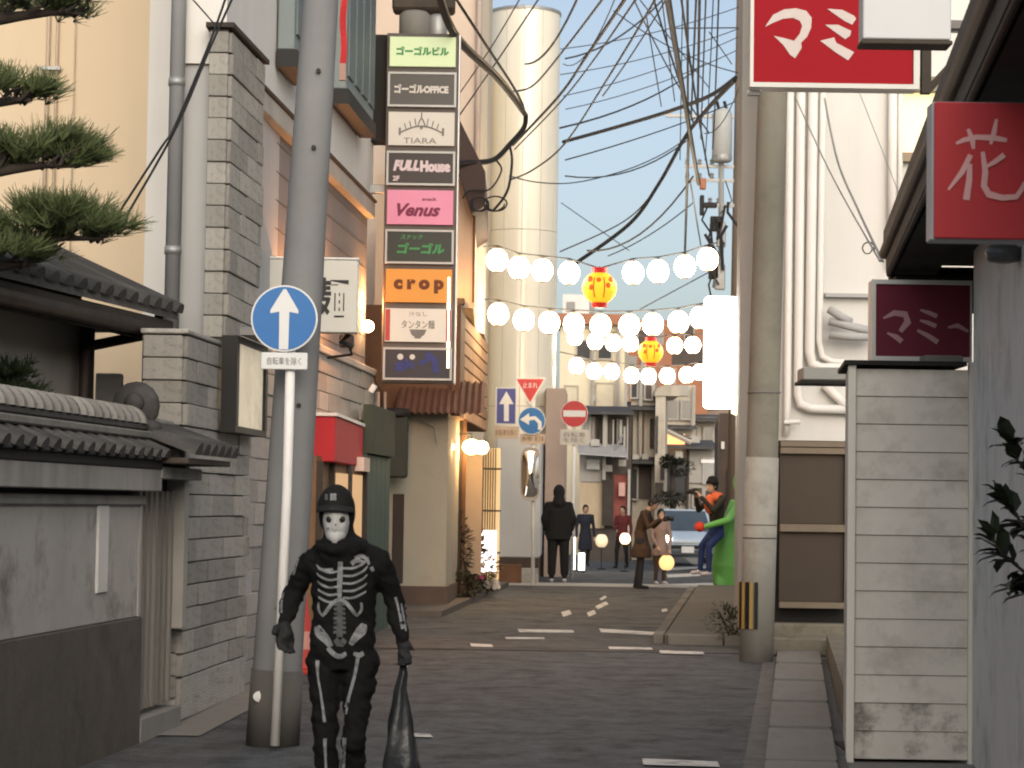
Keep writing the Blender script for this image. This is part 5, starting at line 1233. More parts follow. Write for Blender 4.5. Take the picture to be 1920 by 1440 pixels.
vs_ = thing('bright_vertical_sign', 'glowing white vertical box sign fixed to the pale pier', 'sign', P(1352, 765, 26.5))
VD = 26.5
a, b = P(1320, 765, VD), P(1386, 556, VD)
bevelled('light_box', ((a.x + b.x) / 2, VD + 0.08, (a.z + b.z) / 2), (b.x - a.x, 0.16, b.z - a.z), glow('sign_light', (1.0, 0.96, 0.88), 7.0), vs_, bev=0.03)
for z in (a.z + 0.15, b.z - 0.15): MB().tube([(b.x - 0.01, VD + 0.08, z), (b.x + 0.1, VD + 0.08, z)], 0.02, 8).build('bracket', M_metal, vs_)
sml = thing('cone_lamp', 'small warm lit cone lamp under the bright vertical sign', 'lamp', P(1381, 780, 26.2))
p = P(1380, 765, 26.0)
MB().lathe([(0.02, 0.14), (0.05, 0.0), (0.055, -0.06), (0.01, -0.08)], p, 12).build('shade', glow('cone_glow', (1.0, 0.75, 0.4), 3.5), sml, smooth=True)
MB().tube([p + Vector((0, 0, 0.14)), p + Vector((0.06, 0.1, 0.2))], 0.01, 6).build('arm', M_metal, sml)
# lit stand sign on the left pavement
ls = thing('lit_stand_sign', 'glowing white stand sign with red writing behind the flower pots', 'sign', on_road(905, 1098))
LD = 36.6
a, b = P(880, 1072, LD), P(931, 995, LD)
bevelled('light_box', ((a.x + b.x) / 2, LD + 0.06, (a.z + b.z) / 2), (b.x - a.x, 0.12, b.z - a.z), glow('stand_light', (1.0, 0.9, 0.84), 2.2), ls, bev=0.01)
K_redl = glow('lit_red_ink', (0.75, 0.12, 0.12), 0.8, (0.5, 0.05, 0.05))
text('営業中', 0.1, K_redl, ls, (P(908, 1015, LD).x, LD - 0.003, P(908, 1012, LD).z), 0.3, 0.11)
text('ラーメン', 0.1, K_redl, ls, (P(908, 1045, LD).x, LD - 0.003, P(908, 1046, LD).z), 0.3, 0.08)
for s in (0.1, 0.9): MB().tube([(a.x + (b.x - a.x) * s, LD + 0.06, gz(LD)), (a.x + (b.x - a.x) * s, LD + 0.06, a.z)], 0.018, 8).build('leg', M_metal, ls)
# ================================================================== lantern strings across the street
M_lan = glow('lantern_paper', (1.0, 0.80, 0.54), 15.0, (0.8, 0.74, 0.62))
M_lcap = pm('lantern_cap', (0.25, 0.16, 0.08), 0.7)
M_ylan = pm('yellow_lantern_paper', (0.75, 0.36, 0.02), 0.6, 0.1, 3, 0.0, emit=0.75)
M_rcap = pm('red_lantern_cap', (0.45, 0.015, 0.015), 0.5, 0.1, 3, 0.0, emit=0.2)
def lantern_profile(r, h, ribs=9):
    pr = []
    for i in range(ribs * 2 + 1):
        a = -1 + 2 * i / (ribs * 2)
        pr.append((r * math.sqrt(max(0.0, 1 - (a * 0.9) ** 2)) * (1.0 if i % 2 else 0.965), a * h))
    return pr
def make_lantern(c, label, group, r=0.168, yellow=False):
    t = thing('paper_lantern', label, 'lantern', c, 0, group)
    h = r * (0.86 if yellow else 0.98)
    MB().lathe(lantern_profile(r, h), c, 20).build('paper_body', M_ylan if yellow else M_lan, t, smooth=True)
    cp = M_rcap if yellow else M_lcap
    cr_ = r * (0.44 if yellow else 0.36)
    MB().lathe([(cr_ * .9, h * 0.97), (cr_, h * 0.98), (cr_, h + r * (0.3 if yellow else 0.14)), (cr_ * 0.7, h + r * (0.32 if yellow else 0.16))], c, 16).build('top_cap', cp, t, smooth=False)
    MB().lathe([(cr_ * .7, -h - r * (0.28 if yellow else 0.13)), (cr_, -h - r * (0.25 if yellow else 0.1)), (cr_, -h * 0.98), (cr_ * .9, -h * 0.97)], c, 16).build('bottom_cap', cp, t)
    MB().tube([c + Vector((0, 0, h + r * 0.14)), c + Vector((0, 0, h + r * 0.4))], 0.008, 6).build('hook', M_black, t)
    if yellow:                     # painted red dots and dark bars
        for an, z, rr in ((-62, 0.1, 0.16), (-120, -0.05, 0.16), (-95, 0.45, 0.14), (-45, 0.5, 0.2), (-130, 0.5, 0.2)):
            a_ = R(an); nrm = Vector((math.cos(a_), math.sin(a_), 0))
            q = c + Vector((nrm.x * r * math.sqrt(1 - (z * .9) ** 2), nrm.y * r * math.sqrt(1 - (z * .9) ** 2), z * h))
            MB().ball(None, (rr * r, 0.012, rr * r), 10, 6, M=Matrix.Translation(q) @ Matrix.Rotation(a_ + math.pi / 2, 4, 'Z')).build('painted_dot', ink('lantern_red', (0.6, 0.07, 0.01), emit=0.6), t)
        for an in (-75, -112):
            a_ = R(an)
            pts = [c + Vector((math.cos(a_) * r * 1.005 * math.sqrt(1 - (z * .9) ** 2), math.sin(a_) * r * 1.005 * math.sqrt(1 - (z * .9) ** 2), z * h)) for z in (-0.7, -0.35, 0, 0.35, 0.6)]
            MB().tube(pts, 0.012, 6).build('painted_bar', ink('lantern_bar', (0.3, 0.12, 0.02), emit=0.4), t)
    return t
ORD = ['first', 'second', 'third', 'fourth', 'fifth', 'sixth', 'seventh', 'eighth', 'ninth']
rows_l = [('top', 35.0, [(932, 488), (973, 502), (1017, 507), (1067, 512), (1187, 512), (1234, 509), (1284, 500), (1327, 486)], (1124, 540), 0.168),
          ('second', 36.2, [(934, 589), (982, 600), (1030, 605), (1076, 608), (1126, 610), (1180, 610), (1224, 608), (1272, 604), (1313, 596)], None, 0.170),
          ('third', 48.5, [(1078, 632), (1116, 640), (1150, 643), (1182, 644), (1265, 648), (1299, 647)], (1220, 660), 0.172),
          ('lowest', 50.0, [(1081, 686), (1114, 696), (1147, 697), (1184, 704), (1216, 706), (1251, 705), (1288, 703), (1312, 698)], None, 0.172)]
str_ends = {'top': ((906, 462), (1345, 455)), 'second': ((908, 562), (1345, 565)), 'third': ((1050, 612), (1345, 622)), 'lowest': ((1050, 660), (1345, 676))}
for rn, D, pts, yel, r in rows_l:
    for i, (u, v) in enumerate(pts):
        make_lantern(P(u, v, D), '%s white paper lantern from the left in the %s string' % (ORD[i], rn), 'white lanterns in the %s string' % rn, r)
    if yel:
        make_lantern(P(*yel, D - 0.1), 'yellow paper lantern with red caps in the %s lantern string' % rn, 'yellow lanterns with red caps', 0.272, True)
    e0, e1 = str_ends[rn]
    allp = sorted(pts + ([(yel[0], yel[1] - 36 * 36 / D)] if yel else []))
    line = [P(e0[0], e0[1], D)] + [P(u, v, D) + Vector((0, 0, r * 1.35)) if (u, v) in pts else P(u, v, D) for u, v in allp] + [P(e1[0], e1[1], D)]
    tag(MB().tube(line, 0.012, 5).build('lantern_wire', M_cable_g, origin=line[0]), 'thin wire carrying the %s string of lanterns' % rn, 'wire')

# ================================================================== overhead cables
def cable(label, pts, r, mat=M_rubber, n=6, name='overhead_cable', sag=0.0, sub=1):
    q = [P(u, v, D) for u, v, D in pts]
    if len(q) == 2 and sub <= 1: sub = 10
    out = []
    if len(q) > 2: sub = 8
    for k, (a, b) in enumerate(zip(q, q[1:])):
        p0, p3 = q[max(k - 1, 0)], q[min(k + 2, len(q) - 1)]
        for i in range(sub):
            t = i / sub
            if len(q) > 2: out.append(0.5 * (2 * a + (b - p0) * t + (2 * p0 - 5 * a + 4 * b - p3) * t * t + (3 * a - p0 - 3 * b + p3) * t ** 3))
            else: out.append(a + (b - a) * t - Vector((0, 0, sag * 4 * t * (1 - t))))
    out.append(q[-1])
    return tag(MB().tube(out, r, n).build(name, mat, origin=out[0]), label, 'cable')
cable('thick black cable steeply crossing the sky left of the right-hand wires', [(1246, -40, 16), (1272, 120, 22), (1310, 345, 34)], 0.028)
cable('thick dark cable sweeping down from the right pole to behind the top lanterns', [(1378, 150, 33), (1330, 200, 35), (1286, 255, 37), (1235, 345, 38), (1180, 420, 39), (1076, 496, 40)], 0.035)
cable('thin companion cable just above the thick sweeping cable', [(1283, 262, 37), (1232, 350, 38.1), (1170, 415, 39.1), (1050, 472, 40)], 0.012, M_cable_g)
cable('heavy grey cable rising right across the middle of the sky', [(1056, 266, 40), (1150, 240, 38), (1250, 210, 36), (1330, 180, 35), (1380, 145, 34)], 0.032, M_cable_g)
cable('thick black cable bundle slanting down right from above the sign tower', [(815, -40, 25), (850, 65, 26), (935, 150, 29), (985, 215, 32)], 0.04)
cable('grey inner conductor lying along the black cable bundle', [(820, -40, 25.1), (858, 62, 26), (940, 146, 28.9), (984, 208, 31.8)], 0.016, pm('cable_copper', (0.3, 0.26, 0.2), 0.5))
cable('thin black cable slanting over the pink house to the cable knot', [(850, -10, 26), (905, 75, 28), (968, 172, 31.5), (986, 216, 32)], 0.02)
cable('bent thick black cable hooking from the knot back to the dark gable', [(986, 214, 32), (982, 240, 32), (955, 272, 31.9), (925, 300, 31.8), (880, 305, 31.7), (845, 310, 31.6)], 0.04)
def loops(label, u, v, ru, rv, D, turns, r, seed):
    rr = random.Random(seed); pts = []
    for i in range(int(turns * 16) + 1):
        a = 2 * math.pi * i / 16
        pts.append(P(u + ru * math.cos(a) * rr.uniform(0.95, 1.05) + i * 0.3, v + rv * math.sin(a), D + 0.02 * i / 16))
    return tag(MB().tube(pts, r, 6).build('cable_loop', M_rubber, origin=pts[0]), label, 'cable')
loops('left coil of spare black cable hanging below the dark gable', 895, 383, 17, 13, 31.6, 1.6, 0.013, 1)
loops('right coil of spare black cable hanging beside the round tower', 925, 382, 20, 14, 31.7, 1.6, 0.013, 2)
cable('drooping cable tail joining the knot to the right cable coil', [(955, 270, 31.9), (960, 300, 31.8), (955, 345, 31.7), (945, 370, 31.7), (925, 395, 31.7)], 0.02)
cable('drooping cable tail joining the hook cable to the left coil', [(930, 300, 31.8), (940, 320, 31.7), (918, 355, 31.7), (880, 358, 31.6), (868, 372, 31.6)], 0.014)
cable('wire pair dropping left from the top centre of the sky, upper wire', [(1184, -20, 20), (1100, 105, 28), (1048, 180, 32), (962, 272, 36)], 0.02)
cable('wire pair dropping left from the top centre of the sky, lower wire', [(1205, -20, 20), (1115, 110, 28), (1052, 190, 32), (965, 280, 36)], 0.012, M_cable_g)
cable('long wire dropping left past the round tower to the lower coils', [(1240, -20, 20), (1150, 130, 27), (1060, 268, 33), (1000, 318, 36), (955, 338, 36)], 0.014)
cable('wire crossing the round tower from its top right edge', [(1136, -10, 22), (1060, 90, 28), (1000, 160, 33), (960, 172, 32)], 0.014, M_cable_g)
cable('thin wire over the pink house, upper of two parallel', [(985, -20, 24), (920, 90, 28), (850, 192, 31.9)], 0.009, M_cable_g)
cable('thin wire over the pink house, lower of two parallel', [(1022, -20, 24), (935, 110, 28), (856, 224, 31.9)], 0.011, M_cable_g)
cable('slack wire sagging from the lower coils to the far utility pole', [(955, 330, 36), (1010, 342, 37), (1080, 342, 38), (1170, 320, 40), (1240, 290, 42), (1290, 258, 45)], 0.011, M_cable_g)
for i, (a, b) in enumerate((((1050, 92), (1400, 8)), ((1050, 140), (1400, 48)), ((1056, 180), (1400, 62)), ((1060, 205), (1380, 95)))):
    cable('%s faint wire rising right between the tower and the far pole' % ['topmost', 'second', 'third', 'lowest'][i], [(a[0], a[1], 44), (b[0], b[1], 44)], 0.010, M_cable_g, sag=0.12)
cable('horizontal wire near the top right of the sky', [(1262, 53, 44), (1400, 52, 44)], 0.014, M_cable_g)
for i, (a, b, r) in enumerate((((1289, -20), (1290, 260), 0.018), ((1306, -20), (1296, 215), 0.016), ((1312, -20), (1308, 215), 0.02), ((1324, -20), (1314, 260), 0.012), ((1291, 260), (1284, 480), 0.02), ((1294, 340), (1314, 460), 0.012))):
    cable('%s near-vertical wire in the bundle by the far pole' % ORD[i], [(a[0], a[1], 30), (b[0], b[1], 40)], r, M_cable_g)
for i, (a, b) in enumerate((((1200, 0), (1330, 165)), ((1212, 30), (1240, 200)), ((1330, 60), (1372, 120)), ((1240, -10), (1265, 190)))):
    cable('%s thin slack wire among the upper right wires' % ORD[i], [(a[0], a[1], 34), (b[0], b[1], 40)], 0.010, M_cable_g)
cable('low thin wire descending right through the sky behind the top lanterns', [(1052, 380, 46), (1180, 470, 46)], 0.010, M_cable_g)
cable('low thin wire rising right behind the top lanterns', [(1140, 480, 46), (1300, 380, 44)], 0.012, M_cable_g, sag=0.1)
cable('thin wire rising right below the top lanterns', [(1200, 580, 48), (1330, 510, 46)], 0.012, M_cable_g)
cable('upper of two black service wires running down to the pine tree', [(219, 405, 15), (300, 280, 14.8), (330, 232, 14.8), (395, 75, 14.7), (432, -30, 14.6)], 0.008)
cable('lower of two black service wires running down to the pine tree', [(233, 412, 15), (330, 240, 14.8), (396, 85, 14.7), (448, -30, 14.6)], 0.008)
cable('short grey stay wire at the top of the stone pier', [(352, -12, 17), (402, 45, 17.3)], 0.006, M_cable_g)
cable('left of two wires down the white building to the dark eave', [(1490, 180, 23.8), (1560, 330, 21), (1650, 490, 16.2)], 0.008, M_metal)
cable('right of two wires down the white building to the dark eave', [(1546, 185, 23.8), (1570, 300, 21), (1612, 400, 18), (1655, 490, 16.2)], 0.011, M_metal)
cable('hair-thin wire across the white building', [(1612, 175, 23.9), (1700, 400, 23)], 0.005, M_metal)
loops('small ring of spare wire on the white building beside the eave', 1625, 465, 10, 11, 18, 1.1, 0.006, 5)

for i, (a, m_, b) in enumerate((((1060, 300), None, (1380, 190)), ((1050, 240), None, (1320, 120)), ((1090, -20), None, (985, 120)), ((1160, -20), None, (1056, 120)), ((1260, -20), None, (1130, 180)), ((1275, -20), None, (1330, 330)), ((1338, -20), None, (1322, 300)),
                                ((1348, -20), None, (1336, 280)), ((1220, -20), None, (1300, 230)), ((1150, 20), None, (1400, 140)), ((1060, 330), None, (1290, 262)), ((1100, 470), None, (1300, 330)), ((1280, -20), None, (1275, 300)), ((1180, -20), None, (1330, 250)), ((1060, 110), None, (1260, -20)), ((1320, 250), None, (1400, 120)))):
    cable('%s fine dark wire of the tangle across the upper sky' % (ORD + ['tenth', 'eleventh', 'twelfth', 'thirteenth', 'fourteenth', 'fifteenth', 'sixteenth'])[i], [(a[0], a[1], 26 + i), (b[0], b[1], 36 + (i * 5) % 9)], 0.009 + 0.004 * (i % 3), M_cable_g, sag=0.05 + 0.1 * (i % 4))

# ================================================================== far utility pole with transformer
up = thing('far_utility_pole', 'brown utility pole with grey transformer and crossarms left of the pale pier', 'pole', (X(1372, 45), 45, gz(45)))
px_ = X(1376, 45)
MB().tube([(px_, 45, gz(45)), (px_ + 0.1, 45, 13)], [0.16, 0.13], 14).build('shaft', pm('pole_brown', (0.17, 0.13, 0.10), 0.85, 0.2, 2), up, smooth=True)
c = P(1354, 255, 44.6); h = (305 - 205) / 2 * 44.6 / F
MB().lathe([(0.16, -h), (0.2, -h + 0.04), (0.2, h - 0.1), (0.16, h), (0.05, h + 0.03)], c, 18).build('transformer', pm('transformer_grey', (0.36, 0.37, 0.36), 0.5), up, smooth=True)
MB().lathe([(0.205, -h + 0.05), (0.205, -h + 0.14)], c, 18).build('transformer_band', M_metal, up)
for v, u0, u1, r in ((218, 1248, 1376, 0.03), (312, 1284, 1376, 0.03), (338, 1284, 1376, 0.03), (385, 1312, 1376, 0.035)):
    a, b = P(u0, v, 44.7), P(u1, v, 44.7)
    MB().box((a + b) / 2, ((b - a).length, 0.07, r * 2)).build('crossarm', M_metal, up)
    for f_ in (0.05, 0.3, 0.55):
        q = a + (b - a) * f_
        MB().lathe([(0.03, 0), (0.05, 0.03), (0.03, 0.06), (0.05, 0.09), (0.02, 0.12)], q + Vector((0, 0, r)), 8).build('insulator', K_white if v == 218 else M_metal, up)
for u in (1348, 1362): MB().tube([P(u, 205, 44.6), P(u - 4, 190, 44.6)], 0.035, 6).build('bushing', M_black, up)
MB().tube([P(1352, 305, 44.7), P(1352, 470, 44.7), P(1340, 540, 44.7)], 0.055, 8).build('riser', M_metal, up)
for i in range(12):
    rr = random.Random(70 + i); u, v = 1318 + rr.uniform(0, 52), 320 + rr.uniform(0, 200)
    MB().tube([P(u, v, 44.4), P(u + rr.uniform(-14, 14), v + rr.uniform(15, 45), 44.4), P(u + rr.uniform(-20, 20), v + rr.uniform(40, 90), 44.4)], rr.uniform(0.012, 0.04), 6).build('jumper_cable', M_rubber, up)
for (u, v, w_, h_, m) in ((1318, 345, 0.12, 0.22, M_fred), (1330, 385, 0.3, 0.1, M_black), (1316, 385, 0.08, 0.4, M_black), (1342, 420, 0.22, 0.3, M_black), (1352, 440, 0.18, 0.5, M_metal), (1338, 500, 0.2, 0.5, M_wood_dk), (1350, 520, 0.2, 0.5, M_metal)):
    bevelled('switch_box', P(u, v, 44.5), (w_, 0.15, h_), m, up, bev=0.015)

# ================================================================== vegetation
def leafmat(name, col, rough=0.55): return pm(name, col, rough, 0.35, 9, 0.0, spec=0.35)
M_needle = leafmat('pine_needles', (0.085, 0.11, 0.04), 0.7); M_bark = pm('pine_bark', (0.045, 0.035, 0.028), 0.95, 0.3, 12, 0.5, 40)
def needle_pad(c, rx, ry, rz, ntuft, seed, name, parent, mat=None, nl=(0.08, 0.17)):
    r = random.Random(seed); mb = MB()
    cl = []
    for _ in range(max(6, ntuft // 11)):
        a = r.uniform(0, 2 * math.pi); q = math.sqrt(r.random()); top = math.sqrt(max(0.0, 1 - q * q))
        cl.append((q * math.cos(a) * rx, q * math.sin(a) * ry, rz * (r.uniform(-0.3, 0.95) * top)))
    for _ in range(ntuft):
        cx_, cy_, cz_ = cl[r.randrange(len(cl))]
        x, y, z = cx_ + r.gauss(0, 0.045), cy_ + r.gauss(0, 0.045), cz_ + abs(r.gauss(0, 0.025))
        o = Vector(c) + Vector((x, y, z))
        ax = Vector((x / rx * 0.7 + r.uniform(-.4, .4), y / ry * 0.7 + r.uniform(-.4, .4), 0.75 + r.uniform(-.3, .3))).normalized()
        for _k in range(11):
            dv = (ax + Vector((r.uniform(-.75, .75), r.uniform(-.75, .75), r.uniform(-.55, .55)))).normalized()
            l = r.uniform(*nl); sd = dv.cross(Vector((r.uniform(-1, 1), r.uniform(-1, 1), r.uniform(-1, 1)))).normalized() * 0.0036
            e = o + dv * l
            mb.add([o - sd, o + sd, e + sd * 0.4, e - sd * 0.4], [(0, 1, 2, 3)])
    return mb.build(name, mat or M_needle, parent)
pt = thing('pine_tree', 'cloud-pruned pine reaching in over the tiled roof at the left edge', 'tree', (X(-260, 13.5), 13.5, 0))
PD = 13.5
tx = X(-260, PD)
MB().tube([(tx, PD, 0), (tx + 0.1, PD, 1.5), (tx - 0.05, PD, 3), (tx + 0.1, PD, 4.5), (tx, PD, 5.6)], [0.16, 0.14, 0.12, 0.09, 0.05], 10).build('trunk', M_bark, pt, smooth=True)
for i, (u, v, ru, rv, n) in enumerate(((15, 165, 60, 28, 170), (55, 282, 115, 40, 400), (95, 415, 132, 46, 480), (10, 478, 80, 18, 150), (70, 8, 112, 14, 210))):
    c = P(u, v + rv * 0.5, PD); k = PD / F
    needle_pad(c, ru * k, 0.38, rv * 1.25 * k, n, 11 + i, 'crown', pt)
    b = P(-260, v + 55, PD)
    e = c + Vector((ru * k * 0.75, 0, -0.03))
    MB().tube([(tx, PD, c.z - 0.15), lerp(Vector((tx, PD, c.z - 0.15)), c, 0.5) + Vector((0, 0.05, -0.03)), c + Vector((-0.1, 0, -0.05)), c + Vector((0.08, 0.03, -0.02)), e], [0.06, 0.05, 0.032, 0.022, 0.008], 8).build('branch', M_bark, pt, smooth=True)
    rr = random.Random(i)
    for _ in range(7):
        s = c + Vector((rr.uniform(-0.8, 0.7) * ru * k, rr.uniform(-.1, .1), -0.04))
        MB().tube([s, s + Vector((rr.uniform(.02, .1), rr.uniform(-.1, .1), 0.06)), s + Vector((rr.uniform(.05, .16), rr.uniform(-.15, .15), 0.12))], [0.012, 0.009, 0.004], 5).build('twig', M_bark, pt)
sb2 = thing('clipped_shrub', 'small dark clipped shrub against the house wall at the left edge', 'shrub', (X(5, 15), 15, 1.2))
needle_pad(P(8, 745, 15), 0.24, 0.3, 0.22, 420, 31, 'foliage', sb2, leafmat('shrub_needles', (0.03, 0.045, 0.018)), (0.05, 0.09))
MB().tube([(X(5, 15), 15, 0.2), (X(5, 15), 15, 1.9), P(8, 745, 15)], 0.03, 6).build('stem', M_bark, sb2)

def leaves(pts, size, mat, name, parent, seed, fold=0.25, asp=0.42):
    r = random.Random(seed); mb = MB()
    for p, d in pts:
        d = Vector(d).normalized(); s = d.cross(Vector((r.uniform(-.4, .4), r.uniform(-.4, .4), 1))).normalized(); up_ = s.cross(d)
        l = size * r.uniform(0.7, 1.25); w_ = l * asp
        p = Vector(p)
        a = [p, p + d * l * .35 + s * w_ * .5 + up_ * l * fold * .3, p + d * l * .75 + s * w_ * .38 + up_ * l * fold * .2, p + d * l - up_ * l * 0.12, p + d * l * .75 - s * w_ * .38 + up_ * l * fold * .2, p + d * l * .35 - s * w_ * .5 + up_ * l * fold * .3, p + d * l * .4, p + d * l * .75]
        mb.add(a, [(0, 6, 1), (6, 7, 2, 1), (7, 3, 2), (0, 5, 6), (5, 4, 7, 6), (4, 3, 7)])
    return mb.build(name, mat, parent, smooth=False)
M_leaf = leafmat('camellia_leaf', (0.018, 0.026, 0.013), 0.4)
cp_ = thing('camellia_bush', 'dark glossy leafed branch reaching in at the right edge', 'bush', (X(2010, 10.3), 10.3, 0))
r = random.Random(3)
stems = [[(1990, 1120), (1930, 1080), (1880, 1040), (1858, 1005)], [(2000, 1080), (1930, 1010), (1895, 945), (1880, 930)], [(2000, 960), (1940, 900), (1905, 860), (1895, 830)], [(1990, 1180), (1935, 1120), (1905, 1100)], [(2000, 1040), (1940, 985), (1865, 985)]]
lf = []
for i, sp in enumerate(stems):
    q = [P(u, v, 10.3 + i * 0.05) for u, v in sp]
    MB().tube(q, [0.012, 0.009, 0.006, 0.003][:len(q)], 6).build('stem', M_bark, cp_)
    for a, b in zip(q, q[1:]):
        for _ in range(10):
            t = r.random(); o = a + (b - a) * t
            lf.append((o, (b - a).normalized() * 0.7 + Vector((r.uniform(-.8, .5), r.uniform(-.7, .7), r.uniform(-.8, .6)))))
for i in range(len(lf)): leaves(lf[i:i + 1], 0.115, M_leaf, 'leaf', cp_, i, asp=0.55)
MB().tube([(X(2010, 10.3), 10.3, 0), (X(2000, 10.3), 10.3, 0.8), P(1995, 1050, 10.3), P(1995, 950, 10.3)], [0.03, 0.025, 0.02, 0.012], 8).build('trunk', M_bark, cp_, smooth=True)

def bush(name, label, c, rx, ry, rz, n, size, col, seed, flowers=None, cat='plant', pot=None):
    t = thing(name, label, cat, (c[0], c[1], gz(c[1])))
    r = random.Random(seed); pts = []; c = Vector(c)
    for _ in range(n):
        d = Vector((r.gauss(0, 1), r.gauss(0, 1), r.gauss(0, 1))).normalized()
        q = r.random() ** 0.45 * (1 + 0.3 * math.sin(d.x * 5 + seed) * math.cos(d.z * 4))
        pts.append((c + Vector((d.x * rx * q, d.y * ry * q, d.z * rz * q)), d + Vector((0, 0, r.uniform(-.3, .6)))))
    leaves(pts, size, leafmat('leaf_%s_%d' % (name, seed), col), 'foliage', t, seed)
    for _ in range(5):
        MB().tube([(c.x + r.uniform(-.05, .05), c.y, gz(c.y) + 0.1), c + Vector((r.uniform(-.6, .6) * rx, r.uniform(-.5, .5) * ry, r.uniform(-.2, .5) * rz))], [0.012, 0.005], 5).build('stem', M_bark, t)
    if pot: MB().lathe([(pot * 0.75, 0), (pot, pot * 1.4), (pot * 1.05, pot * 1.45), (pot * 0.9, pot * 1.45), (pot * .85, pot * 1.3)], (c.x, c.y, gz(c.y) + 0.09), 14).build('pot', pm('pot_brown', (0.14, 0.08, 0.05), 0.8), t, smooth=True)
    if flowers:
        for k_, (fcol, nf) in enumerate(flowers):
            fp = [(c + Vector((r.uniform(-1, 1) * rx, -ry * r.uniform(.6, 1), r.uniform(-.4, 1) * rz)), Vector((r.uniform(-1, 1), -1, r.uniform(-.5, 1)))) for _ in range(nf)]
            for fpt, fd in fp:
                mbf = MB()
                for j in range(5):
                    a_ = 2 * math.pi * j / 5
                    mbf.ball(fpt + Vector((0.02 * math.cos(a_), 0, 0.02 * math.sin(a_))), (0.02, 0.012, 0.02), 6, 4)
                mbf.build('flower', pm('flower_%d_%d' % (seed, k_), fcol, 0.6), t)
    return t
bush('flower_bush', 'bushy potted plant with pink and white flowers beside the lit stand sign', tuple(P(880, 1062, 34.6)), 0.36, 0.3, 0.46, 1000, 0.1, (0.06, 0.055, 0.03), 41, [((0.6, 0.1, 0.22), 7), ((0.7, 0.6, 0.55), 6)], pot=0.17)
bush('potted_shrub', 'tall dark potted shrub against the timber posts', tuple(P(855, 1030, 33.4)), 0.2, 0.2, 0.75, 900, 0.1, (0.05, 0.043, 0.025), 42, pot=0.15)
bush('potted_shrub', 'low dark potted plant at the end of the left pavement', tuple(P(866, 1100, 33.0)), 0.28, 0.22, 0.24, 500, 0.09, (0.05, 0.045, 0.026), 43, pot=0.12)
bush('white_flower_pot', 'small pot of pale flowers at the pavement edge below the stand sign', tuple(P(918, 1098, 35.0)), 0.14, 0.12, 0.07, 90, 0.06, (0.10, 0.10, 0.07), 44, [((0.75, 0.68, 0.6), 22)], pot=0.08)
bush('weedy_shrub', 'scruffy weeds growing at the foot of the pale pier', tuple(P(1372, 1168, 24.9)), 0.26, 0.22, 0.22, 700, 0.045, (0.06, 0.055, 0.03), 45)
nk = thing('pruned_tree', 'dark cloud-pruned tree beside the grey shop beyond the crossing', 'tree', (X(1262, 66), 66, gz(66)))
MB().tube([(X(1258, 66), 66, gz(66)), P(1262, 930, 66), P(1260, 890, 66), P(1268, 870, 66)], [0.1, 0.09, 0.07, 0.05], 8).build('trunk', M_bark, nk, smooth=True)
for i, (u, v, ru, rv) in enumerate(((1275, 876, 26, 14), (1252, 866, 12, 9), (1255, 935, 30, 10))):
    r = random.Random(60 + i); pts = []
    for _ in range(320):
        d = Vector((r.gauss(0, 1), r.gauss(0, 1), r.gauss(0, 1))).normalized(); q = r.random() ** .4
        pts.append((P(u, v, 66) + Vector((d.x * ru * 66 / F * q, d.y * .4 * q, d.z * rv * 66 / F * q)), d))
    leaves(pts, 0.13, leafmat('niwaki_leaf', (0.022, 0.022, 0.013)), 'crown', nk, 60 + i)
# spiky pot plant by the lit doorway
sp_ = thing('spiky_pot_plant', 'spiky leafed plant in a dark tub by the lit doorway', 'plant', (X(916, 38.2), 38.2, gz(38)))
c = P(916, 968, 38.2); r = random.Random(8)
mb = MB()
for i in range(26):
    a_ = r.uniform(0, 2 * math.pi); t_ = r.uniform(.15, .8); d = Vector((math.cos(a_) * t_, math.sin(a_) * t_, 1)).normalized(); s = d.cross(Vector((0, 1, .2))).normalized() * 0.018; l = r.uniform(.22, .36)
    mb.add([c - s, c + s, c + d * l * .5 + s * .8, c + d * l, c + d * l * .5 - s * .8], [(0, 1, 2, 3, 4)])
mb.build('leaf_blades', leafmat('agave', (0.06, 0.065, 0.03)), sp_)
MB().lathe([(0.13, gz(38) - c.z), (0.17, -0.1), (0.18, 0.0), (0.15, 0.0)], c, 14).build('tub', pm('tub_dark', (0.09, 0.06, 0.045), 0.8), sp_, smooth=True)
